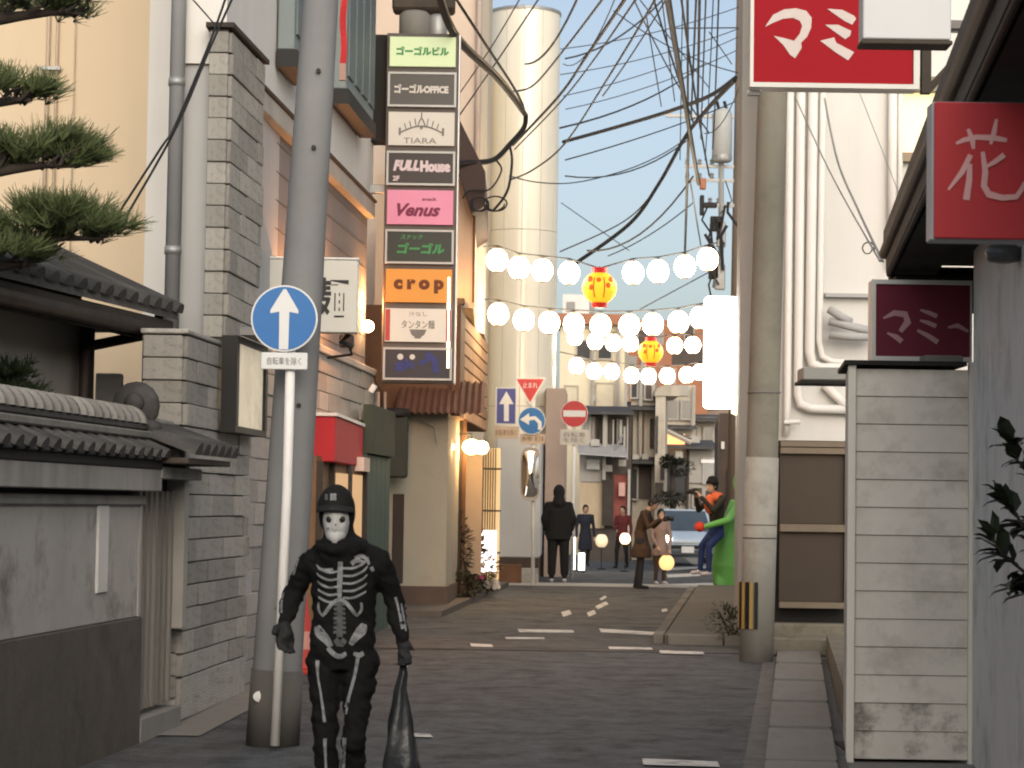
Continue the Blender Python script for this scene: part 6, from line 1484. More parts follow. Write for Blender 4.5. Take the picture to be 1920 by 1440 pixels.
# ================================================================== people
import numpy as np
def fig_mesh(prims, vox, smooth_it=4):
    """union of tagged round shapes -> one continuous skin; returns mesh (world) with material index per face"""
    mb = MB()
    for pr in prims:
        if pr[0] == 'c':
            _, a, b, r0, r1, tg = pr
            a, b = Vector(a), Vector(b); d = (b - a); L_ = max(d.length, 1e-4); d = d / L_
            pts = []; rs = []
            for th in (85, 60, 30): pts.append(a - d * r0 * math.sin(R(th))); rs.append(r0 * math.cos(R(th)))
            pts += [a, b]; rs += [r0, r1]
            for th in (30, 60, 85): pts.append(b + d * r1 * math.sin(R(th))); rs.append(r1 * math.cos(R(th)))
            mb.tube(pts, rs, 12)
        elif pr[0] == 'e':
            _, M, rr, tg = pr
            mb.ball(None, rr, 16, 12, M=M)
        elif pr[0] == 'l':        # loft of ellipse rings [(centre, rx, ry)] in frame M
            _, M, rings, tg = pr
            n = 20; vs = []; fs = []
            for c, rx, ry in rings:
                for k in range(n):
                    a_ = 2 * math.pi * k / n
                    ca, sa = math.cos(a_), math.sin(a_)
                    vs.append(M @ Vector((c[0] + rx * math.copysign(abs(ca) ** 0.85, ca), c[1] + ry * math.copysign(abs(sa) ** 0.85, sa), c[2])))
            for i in range(len(rings) - 1):
                for k in range(n): fs.append((i * n + k, i * n + (k + 1) % n, (i + 1) * n + (k + 1) % n, (i + 1) * n + k))
            fs += [tuple(reversed(range(n))), tuple(range((len(rings) - 1) * n, len(rings) * n))]
            mb.add(vs, fs)
    me = mb.mesh('tmp', [])
    o = bpy.data.objects.new('tmp', me); COL.objects.link(o)
    md = o.modifiers.new('r', 'REMESH'); md.mode = 'VOXEL'; md.voxel_size = vox
    sm = o.modifiers.new('s', 'SMOOTH'); sm.factor = 0.5; sm.iterations = smooth_it
    dg = bpy.context.evaluated_depsgraph_get()
    out = bpy.data.meshes.new_from_object(o.evaluated_get(dg))
    bpy.data.objects.remove(o); bpy.data.meshes.remove(me)
    return out
def tag_faces(me, prims, tags):
    n = len(me.polygons); C = np.zeros(n * 3); me.polygons.foreach_get('center', C); C = C.reshape(-1, 3)
    best = np.full(n, 1e9); idx = np.zeros(n, int)
    for pr in prims:
        tg = tags.index(pr[-1])
        if pr[0] == 'c':
            a, b = np.array(pr[1]), np.array(pr[2]); ab = b - a; L2 = max(ab @ ab, 1e-9)
            t = np.clip(((C - a) @ ab) / L2, 0, 1)
            d = np.linalg.norm(C - (a + t[:, None] * ab), axis=1) - (pr[3] + (pr[4] - pr[3]) * t)
        elif pr[0] == 'e':
            Mi = np.array(pr[1].inverted()); q = C @ Mi[:3, :3].T + Mi[:3, 3]
            rr = np.array(pr[2] if isinstance(pr[2], (list, tuple)) else (pr[2],) * 3)
            d = (np.linalg.norm(q / rr, axis=1) - 1) * rr.min()
        else:
            Mi = np.array(pr[1].inverted()); q = C @ Mi[:3, :3].T + Mi[:3, 3]
            zs = np.array([r_[0][2] for r_ in pr[2]]); o_ = np.argsort(zs)
            f_ = lambda arr: np.interp(q[:, 2], zs[o_], np.array(arr)[o_])
            cx, cy, rx, ry = f_([r_[0][0] for r_ in pr[2]]), f_([r_[0][1] for r_ in pr[2]]), f_([r_[1] for r_ in pr[2]]), f_([r_[2] for r_ in pr[2]])
            d = (np.sqrt(((q[:, 0] - cx) / rx) ** 2 + ((q[:, 1] - cy) / ry) ** 2) - 1) * np.minimum(rx, ry)
            d = np.maximum(d, np.maximum(zs.min() - q[:, 2], q[:, 2] - zs.max()))
        m = d < best; best[m] = d[m]; idx[m] = tg
    me.polygons.foreach_set('material_index', idx.astype(np.int32))
def hand(prims, w, d, side, fwd, s, tg, curl=0.5):
    """palm and five fingers from wrist w pointing along d; fwd is the palm side"""
    w, d, fwd = Vector(w), Vector(d).normalized(), Vector(fwd).normalized()
    lat = d.cross(fwd).normalized()
    pc = w + d * 0.045 * s
    prims.append(('c', tuple(w), tuple(w + d * 0.075 * s), 0.024 * s, 0.03 * s, tg))
    for i, (o, l) in enumerate(((-0.03, 0.062), (-0.01, 0.075), (0.01, 0.07), (0.03, 0.052))):
        b = w + d * 0.085 * s + lat * o * s
        k1 = b + (d * (1 - curl * .4) + fwd * curl * .7).normalized() * l * .5 * s
        k2 = k1 + (d * (1 - curl) + fwd * curl * 1.2).normalized() * l * .5 * s
        prims.append(('c', tuple(b), tuple(k1), 0.0105 * s, 0.0095 * s, tg)); prims.append(('c', tuple(k1), tuple(k2), 0.0095 * s, 0.008 * s, tg))
    b = w + d * 0.03 * s - lat * 0.028 * s * side
    prims.append(('c', tuple(b), tuple(b + (d * .7 - lat * side * .5 + fwd * .4).normalized() * 0.05 * s), 0.012 * s, 0.0095 * s, tg))

M_skin = pm('skin', (0.5, 0.32, 0.23), 0.6, 0.08, 8, 0.0)
M_hair = pm('black_hair', (0.012, 0.01, 0.009), 0.55, 0.3, 20, 0.2, 120)
def cloth(name, col, rough=0.9): return pm('cloth_' + name, col, rough, 0.22, 7, 0.35, 30)
def person(label, loc, yaw, H, joints, cols, coat=None, vox=0.013, hairlen=0.0, lean=0.0, hat=None, face=True, extra=None, group=None, hunch=0.0):
    """cols: dict top/bottom/skin/shoe/hair materials; joints override the standing pose (fractions of the height, front = -Y)"""
    J = dict(head=(0, -0.01 - hunch, 0.93), neck=(0, 0.01 - hunch * .6, 0.835), sl=(-0.108, 0.005 - hunch * .4, 0.812), sr=(0.108, 0.005 - hunch * .4, 0.812), el=(-0.14, 0.02, 0.635), er=(0.14, 0.02, 0.635), wl=(-0.145, -0.03, 0.49), wr=(0.145, -0.03, 0.49),
             hl=(-0.052, 0, 0.5), hr=(0.052, 0, 0.5), kl=(-0.056, -0.012, 0.28), kr=(0.056, -0.012, 0.28), al=(-0.058, 0.012, 0.052), ar=(0.058, 0.012, 0.052), waist=(0, 0, 0.6), chest=(0, -hunch * .3, 0.73))
    J.update(joints)
    M = Matrix.Translation(Vector(loc)) @ Matrix.Rotation(yaw, 4, 'Z') @ Matrix.Diagonal((H, H, H, 1))
    def T(p): return tuple(M @ Vector(p))
    j = {k: T(v) for k, v in J.items()}
    pr = []
    def cap(a, b, r0, r1, tg): pr.append(('c', j[a] if isinstance(a, str) else T(a), j[b] if isinstance(b, str) else T(b), r0 * H, r1 * H, tg))
    hp = ((J['hl'][0] + J['hr'][0]) / 2, (J['hl'][1] + J['hr'][1]) / 2, (J['hl'][2] + J['hr'][2]) / 2)
    w_, c_, n_ = J['waist'], J['chest'], J['neck']
    sc_ = ((J['sl'][0] + J['sr'][0]) / 2, (J['sl'][1] + J['sr'][1]) / 2, (J['sl'][2] + J['sr'][2]) / 2)
    pr.append(('l', M, [((w_[0], w_[1], w_[2] - 0.03), 0.074, 0.06), (w_, 0.076, 0.06), (((w_[0] + c_[0]) / 2, (w_[1] + c_[1]) / 2, (w_[2] + c_[2]) / 2), 0.082, 0.063), (c_, 0.096, 0.068), (sc_, 0.092, 0.052), ((sc_[0], sc_[1], sc_[2] + 0.025), 0.05, 0.035)], 'top'))
    pr.append(('l', M, [((hp[0], hp[1], hp[2] - 0.035), 0.075, 0.058), (hp, 0.088, 0.068), ((hp[0] * .5 + w_[0] * .5, hp[1] * .5 + w_[1] * .5, hp[2] * .5 + w_[2] * .5), 0.082, 0.064), ((w_[0], w_[1], w_[2] - 0.02), 0.076, 0.06)], 'top' if coat else 'bottom'))
    cap(sc_, 'neck', 0.034, 0.031, 'top'); cap('neck', 'head', 0.03, 0.032, 'skin')
    hd = Vector(J['head'])
    HM_ = Matrix.Translation(Vector(j['head'])) @ Matrix.Rotation(yaw, 4, 'Z') @ Matrix.Rotation(lean, 4, 'X')
    pr.append(('e', HM_, (0.044 * H, 0.054 * H, 0.066 * H), 'skin'))
    pr.append(('e', HM_ @ Matrix.Translation((0, -0.012 * H, -0.034 * H)), (0.032 * H, 0.038 * H, 0.036 * H), 'skin'))
    pr.append(('c', tuple(HM_ @ Vector((0, -0.05 * H, -0.004 * H))), tuple(HM_ @ Vector((0, -0.06 * H, -0.018 * H))), 0.006 * H, 0.008 * H, 'skin'))
    for s in (-1, 1): pr.append(('e', HM_ @ Matrix.Translation((s * 0.045 * H, 0.004 * H, -0.006 * H)), (0.007 * H, 0.012 * H, 0.017 * H), 'skin'))
    for s, a in ((-1, 'l'), (1, 'r')):
        cap('s' + a, 'e' + a, 0.034, 0.027, 'top'); cap('e' + a, 'w' + a, 0.027, 0.021, 'top'); cap(sc_, 's' + a, 0.036, 0.036, 'top')
        cap('h' + a, 'k' + a, 0.054, 0.037, 'bottom'); cap('k' + a, 'a' + a, 0.036, 0.026, 'bottom')
        an = Vector(J['a' + a])
        pr.append(('c', T(an + Vector((0, 0.012, -0.03))), T(an + Vector((s * 0.008, -0.085, -0.036))), 0.022 * H, 0.019 * H, 'shoe'))
        hand(pr, j['w' + a], Vector(j['w' + a]) - Vector(j['e' + a]), s, M.to_3x3() @ Vector((0, -1, 0)), H / 1.72, 'skin')
    if coat:
        cz, cw, cdp = coat
        pr.append(('l', M, [((hp[0], hp[1], cz), cw, cdp), ((hp[0], hp[1], (cz + hp[2]) / 2), cw * .97, cdp * .98), (hp, 0.094, 0.074), (w_, 0.082, 0.066)], 'top'))
    if extra: extra(pr, M, T, J)
    tags = ['top', 'bottom', 'skin', 'shoe'] + [k for k in cols if k not in ('top', 'bottom', 'skin', 'shoe', 'hair', 'hat')]
    me = fig_mesh(pr, vox, 3)
    me.materials.clear()
    for t_ in tags: me.materials.append(cols.get(t_, M_skin))
    tag_faces(me, pr, tags); me.shade_smooth()
    root = thing('person', label, 'person', loc, 0.0, group)
    link_mesh('body', me, root)
    # hair: cap over the skull with an uneven lower edge, face left free
    mb = MB(); n = 22; rings = 8; vs = []; fs = []
    rr = random.Random(int(abs(loc[0] * 1000)) % 997)
    for i in range(rings + 1):
        for k in range(n):
            a_ = 2 * math.pi * k / n
            front = max(0.0, -math.sin(a_))
            low = 1.0 - 0.55 * front ** 0.7
            th = (0.05 + 0.95 * i / rings) * (R(108) + hairlen) * (low if i else 1) + (rr.uniform(-.06, .06) if i == rings else 0)
            th = min(th, math.pi * .98)
            k_ = 1.12 + 0.04 * rr.random()
            vs.append(HM_ @ Vector((0.044 * H * k_ * math.sin(th) * math.cos(a_), 0.054 * H * k_ * math.sin(th) * math.sin(a_), 0.066 * H * 1.1 * math.cos(th))))
    for i in range(rings):
        for k in range(n): fs.append((i * n + k, (i + 1) * n + k, (i + 1) * n + (k + 1) % n, i * n + (k + 1) % n))
    fs.append(tuple(range(n)))
    mb.add(vs, fs); mb.build('hair', cols.get('hair', M_hair), root, smooth=True)
    if face:
        for s in (-1, 1):
            MB().ball(None, (0.007 * H, 0.004 * H, 0.0045 * H), 8, 6, M=HM_ @ Matrix.Translation((s * 0.018 * H, -0.0505 * H, 0.006 * H))).build('eye', M_hair, root)
        MB().ball(None, (0.013 * H, 0.004 * H, 0.003 * H), 8, 6, M=HM_ @ Matrix.Translation((0, -0.049 * H, -0.036 * H))).build('mouth', pm('lips', (0.3, 0.12, 0.1), 0.6), root)
    return root, HM_, j, H

C_black = cloth('black', (0.012, 0.011, 0.011)); C_char = cloth('charcoal', (0.025, 0.024, 0.026)); C_brown = cloth('brown', (0.06, 0.034, 0.02)); C_dkred = cloth('dark_red', (0.12, 0.025, 0.025))
C_navy = cloth('denim', (0.02, 0.035, 0.11)); C_dknavy = cloth('dark_navy', (0.02, 0.022, 0.035)); C_pinkgrey = cloth('pinkish_grey', (0.30, 0.2, 0.16)); C_shoe = cloth('shoe_dark', (0.02, 0.018, 0.016)); C_shoew = cloth('shoe_pale', (0.5, 0.45, 0.45))

# man in black seen from behind at the crossing
p = on_road(1046, 1092)
def hood(pr, M, T, J):
    pr.append(('e', M @ Matrix.Translation(Vector(J['head']) + Vector((0, 0.012, -0.005))), (0.062, 0.066, 0.082), 'top')); pr.append(('c', T((0, 0.03, 0.82)), T((0, 0.02, 0.88)), 0.07 * 1.78, 0.055 * 1.78, 'top'))
    for s_ in (-1, 1):
        pr.append(('c', T((s_ * 0.105, 0, 0.785)), T((s_ * 0.145, 0, 0.65)), 0.04 * 1.78, 0.042 * 1.78, 'top')); pr.append(('c', T((s_ * 0.145, 0, 0.65)), T((s_ * 0.125, -0.04, 0.55)), 0.042 * 1.78, 0.036 * 1.78, 'top'))
        pr.append(('l', M, [((0, 0, 0.45), 0.125, 0.088), ((0, 0, 0.62), 0.125, 0.085), ((0, 0, 0.74), 0.118, 0.082), ((0, 0.0, 0.81), 0.085, 0.06)], 'top')) if s_ > 0 else None
        pr.append(('c', T((s_ * 0.058, 0, 0.48)), T((s_ * 0.066, 0, 0.1)), 0.058 * 1.78, 0.042 * 1.78, 'bottom'))
def scale_e(pr):                                # ellipsoids given in height fractions already carry the scale in M
    return pr
person('person in black hooded top and trousers standing with back turned at the crossing', (p.x, p.y, gz(p.y)), math.pi, 1.78,
       dict(el=(-0.15, 0.0, 0.645), er=(0.15, 0.0, 0.645), wl=(-0.125, -0.05, 0.53), wr=(0.125, -0.05, 0.53), al=(-0.066, 0.012, 0.052), ar=(0.066, 0.012, 0.052), kl=(-0.064, -0.01, 0.28), kr=(0.064, -0.01, 0.28), sl=(-0.112, 0, 0.795), sr=(0.112, 0, 0.795)),
       dict(top=C_black, bottom=C_black, skin=C_black, shoe=C_shoew), coat=(0.44, 0.125, 0.09), hairlen=0.3, extra=hood, face=False)
# woman in dark coat facing us, farther away
D_ = 57.0
person('person in long dark coat and white face mask walking beyond the no-entry sign', (X(1098, D_), D_, gz(D_)), R(8), 1.58,
       dict(kl=(-0.05, -0.05, 0.28), al=(-0.052, -0.05, 0.055), kr=(0.05, 0.0, 0.28), ar=(0.052, 0.07, 0.07)), dict(top=C_dknavy, bottom=C_char, skin=M_skin, shoe=C_shoe), coat=(0.27, 0.115, 0.095), hairlen=0.5, vox=0.014)
q = P(1098, 947, D_)
r1 = person('person in dark red jacket beside the brown timber house beyond the crossing', (X(1168, 56), 56, gz(56)), R(-25), 1.55,
       dict(kl=(-0.06, -0.09, 0.29), al=(-0.06, -0.1, 0.055), kr=(0.05, 0.02, 0.28), ar=(0.055, 0.08, 0.06), wl=(-0.05, -0.13, 0.6), el=(-0.14, -0.01, 0.63)), dict(top=C_dkred, bottom=C_black, skin=M_skin, shoe=C_shoe), coat=(0.42, 0.1, 0.08), hairlen=0.3, vox=0.014)
# stooping man in brown coat, side on, looking at a camera
p = on_road(1202, 1104)
br = person('stooping person in long brown coat looking down at a camera at the crossing', (p.x, p.y, gz(p.y)), R(72), 1.62,
       dict(head=(0, -0.125, 0.905), neck=(0, -0.07, 0.83), sl=(-0.1, -0.04, 0.80), sr=(0.1, -0.04, 0.80), chest=(0, -0.02, 0.72), waist=(0, 0.015, 0.6), el=(-0.12, -0.10, 0.66), er=(0.12, -0.10, 0.66), wl=(-0.04, -0.20, 0.735), wr=(0.05, -0.20, 0.735), kl=(-0.05, -0.01, 0.28), kr=(0.05, 0.03, 0.28), al=(-0.05, 0.0, 0.052), ar=(0.05, 0.07, 0.055)),
       dict(top=C_brown, bottom=C_char, skin=M_skin, shoe=C_shoe), coat=(0.33, 0.125, 0.105), hairlen=0.25, lean=R(25))
cmr = thing('camera', 'black camera held up by the stooping person in brown', 'camera', P(1236, 978, 38.2))
cc = (Vector(br[2]['wl']) + Vector(br[2]['wr'])) / 2 + Vector((0.09, 0, 0.02))
bevelled('camera_body', cc, (0.08, 0.15, 0.1), M_black, cmr, bev=0.012)
MB().lathe([(0.04, 0), (0.04, 0.09), (0.035, 0.1)], None, 14, M=Matrix.Translation(cc + Vector((0.04, 0, 0))) @ Matrix.Rotation(math.pi / 2, 4, 'Y')).build('lens', M_black, cmr, smooth=True)
# child with a round glowing lantern
p = on_road(1240, 1098)
ch = person('child in pinkish grey coat standing behind the round glowing hand lantern', (p.x + 0.02, p.y + 0.7, gz(p.y)), R(20), 1.38,
       dict(wl=(-0.10, -0.14, 0.50), wr=(0.06, -0.17, 0.46), el=(-0.13, -0.02, 0.63), er=(0.13, -0.03, 0.62)), dict(top=C_pinkgrey, bottom=C_brown, skin=M_skin, shoe=C_shoew), coat=(0.38, 0.115, 0.095), hairlen=0.5)
hl = thing('hand_lantern', 'round glowing orange hand lantern held low at the crossing', 'lantern', P(1250, 1056, 39.0))
c = P(1250, 1055, 39.0)
MB().lathe(lantern_profile(0.135, 0.125), c, 20).build('paper_body', glow('hand_lantern_paper', (1.0, 0.55, 0.2), 0.75, (0.7, 0.5, 0.3)), hl, smooth=True)
MB().lathe([(0.05, 0.12), (0.055, 0.14), (0.04, 0.15)], c, 12).build('top_cap', M_lcap, hl)
MB().tube([c + Vector((0, 0, 0.14)), Vector(ch[2]['wr']) + Vector((0, -0.03, -0.06))], 0.006, 5).build('cord', M_black, hl)
for i, (u, v, D, lab) in enumerate(((1128, 1014, 53, 'pale round paper floor lamp left of the person in dark red'), (1172, 1010, 50, 'bright round paper floor lamp in front of the person in dark red'))):
    c = P(u, v, D); t = thing('floor_lamp', lab, 'lamp', (c.x, D, gz(D)), 0, 'round floor lamps')
    MB().lathe(lantern_profile(0.15 if i == 0 else 0.12, 0.15 if i == 0 else 0.12), c, 18).build('paper_body', glow('floor_lamp_%d' % i, (1.0, 0.72, 0.42), 0.4 + 1.6 * i, (0.7, 0.6, 0.45)), t, smooth=True)
    MB().tube([(c.x, D, gz(D)), c - Vector((0, 0, 0.1))], 0.012, 6).build('stand', M_black, t); MB().lathe([(0.1, 0), (0.1, 0.02), (0.02, 0.03)], (c.x, D, gz(D) + .004), 12).build('foot', M_black, t)
for i, (u, v0, v1, D, w_) in enumerate(((1090, 1046, 1078, 48.5, 0.13), (1075, 1015, 1076, 49, 0.07))):
    a = P(u, v1, D); hgt = (v1 - v0) * D / F
    t = thing('box_lamp', ['glowing white box lamp on the ground by the no-entry post', 'slim glowing white post lamp beside the no-entry post'][i], 'lamp', (a.x, D, gz(D)))
    bevelled('shade', (a.x, D, gz(D) + 0.05 + hgt / 2), (w_, w_, hgt), glow('box_lamp_white', (1.0, 0.95, 0.85), 3.0), t, bev=0.01)
    bevelled('base', (a.x, D, gz(D) + 0.025), (w_ + 0.03, w_ + 0.03, 0.05), M_black, t); bevelled('cap', (a.x, D, gz(D) + 0.065 + hgt), (w_ + 0.02, w_ + 0.02, 0.025), M_black, t)

# rider carried by a green inflatable costume figure
GD = 38.4
gx = X(1372, GD)
M_green = pm('inflatable_green', (0.13, 0.38, 0.085), 0.45, 0.08, 2, 0.25, 9)
pr = []
def gp(u, v, dy=0.0): q = P(u, v, GD + dy); return tuple(q)
s = GD / F
pr.append(('l', Matrix.Identity(4), [((X(1368, GD), GD + .25, gz(GD) + 0.02), 0.2, 0.18), ((X(1367, GD), GD + .25, 0.6), 0.27, 0.24), ((X(1374, GD), GD + .27, 1.0), 0.28, 0.25), ((X(1382, GD), GD + .3, 1.4), 0.22, 0.2), ((X(1389, GD), GD + .3, 1.75), 0.15, 0.15)], 'g'))
pr.append(('e', Matrix.Translation(gp(1396, 905, .3)), (0.2, 0.2, 0.27), 'g'))
pr.append(('c', gp(1384, 950, .15), gp(1366, 975, -.36), 0.08, 0.065, 'g')); pr.append(('c', gp(1366, 975, -.36), gp(1320, 988, -.42), 0.065, 0.05, 'g'))
pr.append(('c', gp(1400, 955, .3), gp(1352, 985, .25), 0.075, 0.05, 'g'))
for sx_ in (-0.14, 0.16): pr.append(('c', (X(1368, GD) + sx_, GD + .2, 0.45), (X(1368, GD) + sx_ * 1.1, GD + .12, gz(GD) + 0.1), 0.13, 0.1, 'g'))
me = fig_mesh(pr, 0.02, 6); me.materials.clear(); me.materials.append(M_green); me.shade_smooth()
gi = thing('inflatable_costume', 'bright green inflatable costume figure hugging a rider, half hidden by the pole', 'costume', (gx, GD + .2, gz(GD)))
link_mesh('inflated_body', me, gi)
for dx_ in (-0.1, 0.08): MB().ball(Vector(gp(1394, 900, .1)) + Vector((dx_, 0.02, 0)), (0.05, 0.03, 0.085), 12, 8).build('eye', M_black, gi, smooth=True)
M_orange = cloth('orange', (0.62, 0.13, 0.05)); M_redor = cloth('red_orange', (0.6, 0.055, 0.03))
cf = MB(); cf.ball(gp(1313, 988, -.42), (0.085, 0.07, 0.085), 14, 10)
for k_, (du, dv) in enumerate(((-9, -5), (-10, 0), (-9, 5), (-4, -9))): cf.tube([gp(1313, 988, -.42), gp(1313 + du, 988 + dv, -.45)], [0.035, 0.022], 8)
cf.build('red_mitt', M_redor, gi, smooth=True)
rd = person('rider in dark top and blue jeans carried by the green inflatable costume', (X(1342, GD), GD - 0.15, gz(GD) + 0.12), R(-62), 1.78,
            dict(hl=(-0.05, 0, 0.48), hr=(0.05, 0, 0.48), kl=(-0.06, -0.12, 0.36), kr=(0.06, -0.12, 0.36), al=(-0.06, -0.14, 0.14), ar=(0.06, -0.12, 0.13), el=(-0.13, -0.12, 0.70), er=(0.13, -0.12, 0.70), wl=(-0.05, -0.20, 0.82), wr=(0.05, -0.20, 0.82), head=(0, -0.05, 0.93), neck=(0, -0.02, 0.84)),
            dict(top=cloth('dark_olive', (0.03, 0.027, 0.02)), bottom=C_navy, skin=M_skin, shoe=C_shoew), hairlen=0.2)
sc_t = Vector(rd[2]['neck']) + Vector((0.03, 0, -0.02))
MB().lathe([(0.07, -0.07), (0.12, -0.06), (0.125, 0.0), (0.1, 0.06), (0.06, 0.08)], sc_t, 16).build('scarf', M_orange, rd[0], smooth=True)
MB().ball(Vector(rd[2]['chest']) + Vector((-0.13, -0.06, 0.05)), (0.09, 0.1, 0.17), 12, 8).build('vest_front', M_orange, rd[0], smooth=True)
MB().lathe([(0.115, 0), (0.1, 0.05), (0.07, 0.12), (0.02, 0.14)], Vector(rd[2]['head']) + Vector((0, 0, 0.04)), 14).build('cap', C_black, rd[0], smooth=True)
cm2 = thing('camera', 'black camera raised to the face of the rider', 'camera', rd[2]['wl'])
c2 = (Vector(rd[2]['wl']) + Vector(rd[2]['wr'])) / 2 + Vector((-0.07, 0, 0.1))
bevelled('camera_body', c2, (0.1, 0.15, 0.11), M_black, cm2, bev=0.012); MB().lathe([(0.04, 0), (0.04, 0.1)], None, 12, M=Matrix.Translation(c2 + Vector((-0.05, 0, 0))) @ Matrix.Rotation(-math.pi / 2, 4, 'Y')).build('lens', M_black, cm2)

# ------------------------------------------------------------------ the walker in the skeleton suit
KD = 10.6
sk_o = Vector((X(645, KD), KD, 0.0))
def kp(u, v, dy=0.0): q = P(u, v, KD); return Vector((q.x, KD + dy, q.z))
def kx(u): return X(u, KD)
C_suit = pm('skeleton_suit_black', (0.0075, 0.0075, 0.0075), 0.9, 0.4, 6, 0.6, 22, spec=0.15); C_glove = pm('glove_black', (0.013, 0.013, 0.013), 0.7, 0.2, 8, 0.2, 40)
pr = []
I4 = Matrix.Identity(4)
def ring(u, v, rx, ry, dy=0.0): q = kp(u, v, dy); return ((q.x, q.y, q.z), rx, ry)
pr.append(('l', I4, [ring(640, 1255, 0.10, 0.09), ring(642, 1225, 0.152, 0.11), ring(643, 1190, 0.155, 0.11), ring(645, 1150, 0.142, 0.105), ring(647, 1100, 0.158, 0.115), ring(648, 1062, 0.168, 0.11), ring(648, 1042, 0.15, 0.092), ring(644, 1020, 0.10, 0.08), ring(636, 1000, 0.075, 0.07)], 'top'))
SL, EL, WL = kp(583, 1050), kp(548, 1112, 0.10), kp(536, 1160, -0.06)
SR, ER, WR = kp(714, 1050), kp(740, 1130, 0.06), kp(753, 1196, -0.03)
for S_, E_, W_ in ((SL, EL, WL), (SR, ER, WR)):
    pr.append(('c', tuple(kp(648, 1040)), tuple(S_), 0.06, 0.05, 'top')); pr.append(('c', tuple(kp(638, 1008)), tuple(S_), 0.05, 0.05, 'top')); pr.append(('c', tuple(S_), tuple(E_), 0.055, 0.05, 'top')); pr.append(('c', tuple(E_), tuple(W_), 0.05, 0.037, 'top'))
hand(pr, WL, (kp(538, 1205, -0.1) - WL), -1, (0.4, -0.8, 0), 1.15, 'glove', 0.45)
hand(pr, WR, (kp(762, 1245, -0.05) - WR), 1, (-0.3, -0.9, 0), 1.12, 'glove', 1.0)
HLk, KLk, ALk = kp(608, 1235), kp(612, 1385, -0.06), kp(620, 1545, -0.02)
HRk, KRk, ARk = kp(678, 1235), kp(666, 1385, -0.10), kp(664, 1535, 0.1)
for H_, K_, A_, s_ in ((HLk, KLk, ALk, -1), (HRk, KRk, ARk, 1)):
    A_.z = 0.09
    pr.append(('c', tuple(H_), tuple(K_), 0.082, 0.058, 'top')); pr.append(('c', tuple(K_), tuple(A_), 0.058, 0.05, 'top'))
    pr.append(('c', (A_.x, A_.y + 0.03, 0.05), (A_.x + s_ * 0.02, A_.y - 0.17, 0.045), 0.05, 0.045, 'shoe'))
hc = kp(632, 962)
pr.append(('c', tuple(kp(640, 1020)), tuple(kp(634, 985)), 0.075, 0.07, 'top'))
pr.append(('e', Matrix.Translation(hc), (0.088, 0.105, 0.122), 'top'))
# cowl round the neck and shoulders
pr.append(('e', Matrix.Translation(kp(640, 1026, -0.03)), (0.13, 0.12, 0.055), 'top'))
pr.append(('e', Matrix.Translation(kp(636, 1045, -0.085)), (0.085, 0.04, 0.06), 'top'))
me = fig_mesh(pr, 0.0085, 2); me.materials.clear()
from mathutils import noise as _ns
_no = [v_.normal.copy() for v_ in me.vertices]
for i_, v_ in enumerate(me.vertices):            # slack cloth folds
    if v_.co.z < 1.42:
        q_ = v_.co
        f_ = _ns.noise(Vector((q_.x * 9, q_.y * 9, q_.z * 16))) * 0.014 + _ns.noise(Vector((q_.x * 20, q_.y * 20, q_.z * 38 + q_.x * 24))) * 0.009
        v_.co = q_ + _no[i_] * f_
for m_ in (C_suit, C_glove, C_shoe): me.materials.append(m_)
tag_faces(me, pr, ['top', 'glove', 'shoe']); me.shade_smooth()
sk = thing('person', 'walker in black skeleton-print suit, dark cap and white skull mask carrying a bag', 'person', sk_o)
body = link_mesh('body', me, sk)
bvh = BVHTree.FromPolygons([W[sk] @ v.co for v in me.vertices], [tuple(p_.vertices) for p_ in me.polygons])
def onbody(u, v, off=0.003):
    q = P(u, v, KD)
    h = bvh.ray_cast(Vector((q.x, KD - 2, q.z)), Vector((0, 1, 0)))
    return (h[0] + Vector((0, -off, 0))) if h[0] is not None else None
def bone(mb, pts, ws, n=14):
    pts = [Vector(p_) for p_ in pts]; m = len(pts) - 1
    ws = ws if isinstance(ws, (list, tuple)) else [ws] * len(pts)
    rowsb = []
    for i in range(n + 1):
        t = i / n * m; k_ = min(int(t), m - 1); f_ = t - k_
        p0q, p1q, p2q, p3q = pts[max(k_ - 1, 0)], pts[k_], pts[k_ + 1], pts[min(k_ + 2, m)]
        q = 0.5 * ((2 * p1q) + (p2q - p0q) * f_ + (2 * p0q - 5 * p1q + 4 * p2q - p3q) * f_ ** 2 + (3 * p1q - p0q - 3 * p2q + p3q) * f_ ** 3)
        d = (p2q - p1q).normalized() if (p2q - p1q).length > 0 else Vector((1, 0))
        w_ = (ws[k_] + (ws[k_ + 1] - ws[k_]) * f_) / 2; nn = Vector((-d.y, d.x))
        rowsb.append([onbody(*(q + nn * w_ * o_)) for o_ in (-1, 0, 1)])
    for a_, b_ in zip(rowsb, rowsb[1:]):
        for k_ in range(2):
            c4 = (a_[k_], a_[k_ + 1], b_[k_ + 1], b_[k_])
            if all(x is not None for x in c4) and max((c4[i] - c4[(i + 1) % 4]).length for i in range(4)) < 0.06: mb.add(c4, [(0, 1, 2, 3)])
K_bone = pm('bone_print', (0.19, 0.195, 0.195), 0.8, 1.0, 30, 0.1, 60); K_bone2 = pm('bone_print_dim', (0.075, 0.08, 0.08), 0.8, 0.4, 25, 0.1, 60)
ribs = []
for i, y in enumerate((1066, 1080, 1094, 1108, 1121)):
    ribs.append(([(637, y + 4), (620, y + 6), (603, y - 1), (596 + i, y - 8 + i)], [4, 4.5, 4, 2]))
    ribs.append(([(646, y - 2), (665, y - 2), (683, y - 10), (693 - i, y - 22 + i * 2)], [4, 4.5, 4, 2]))
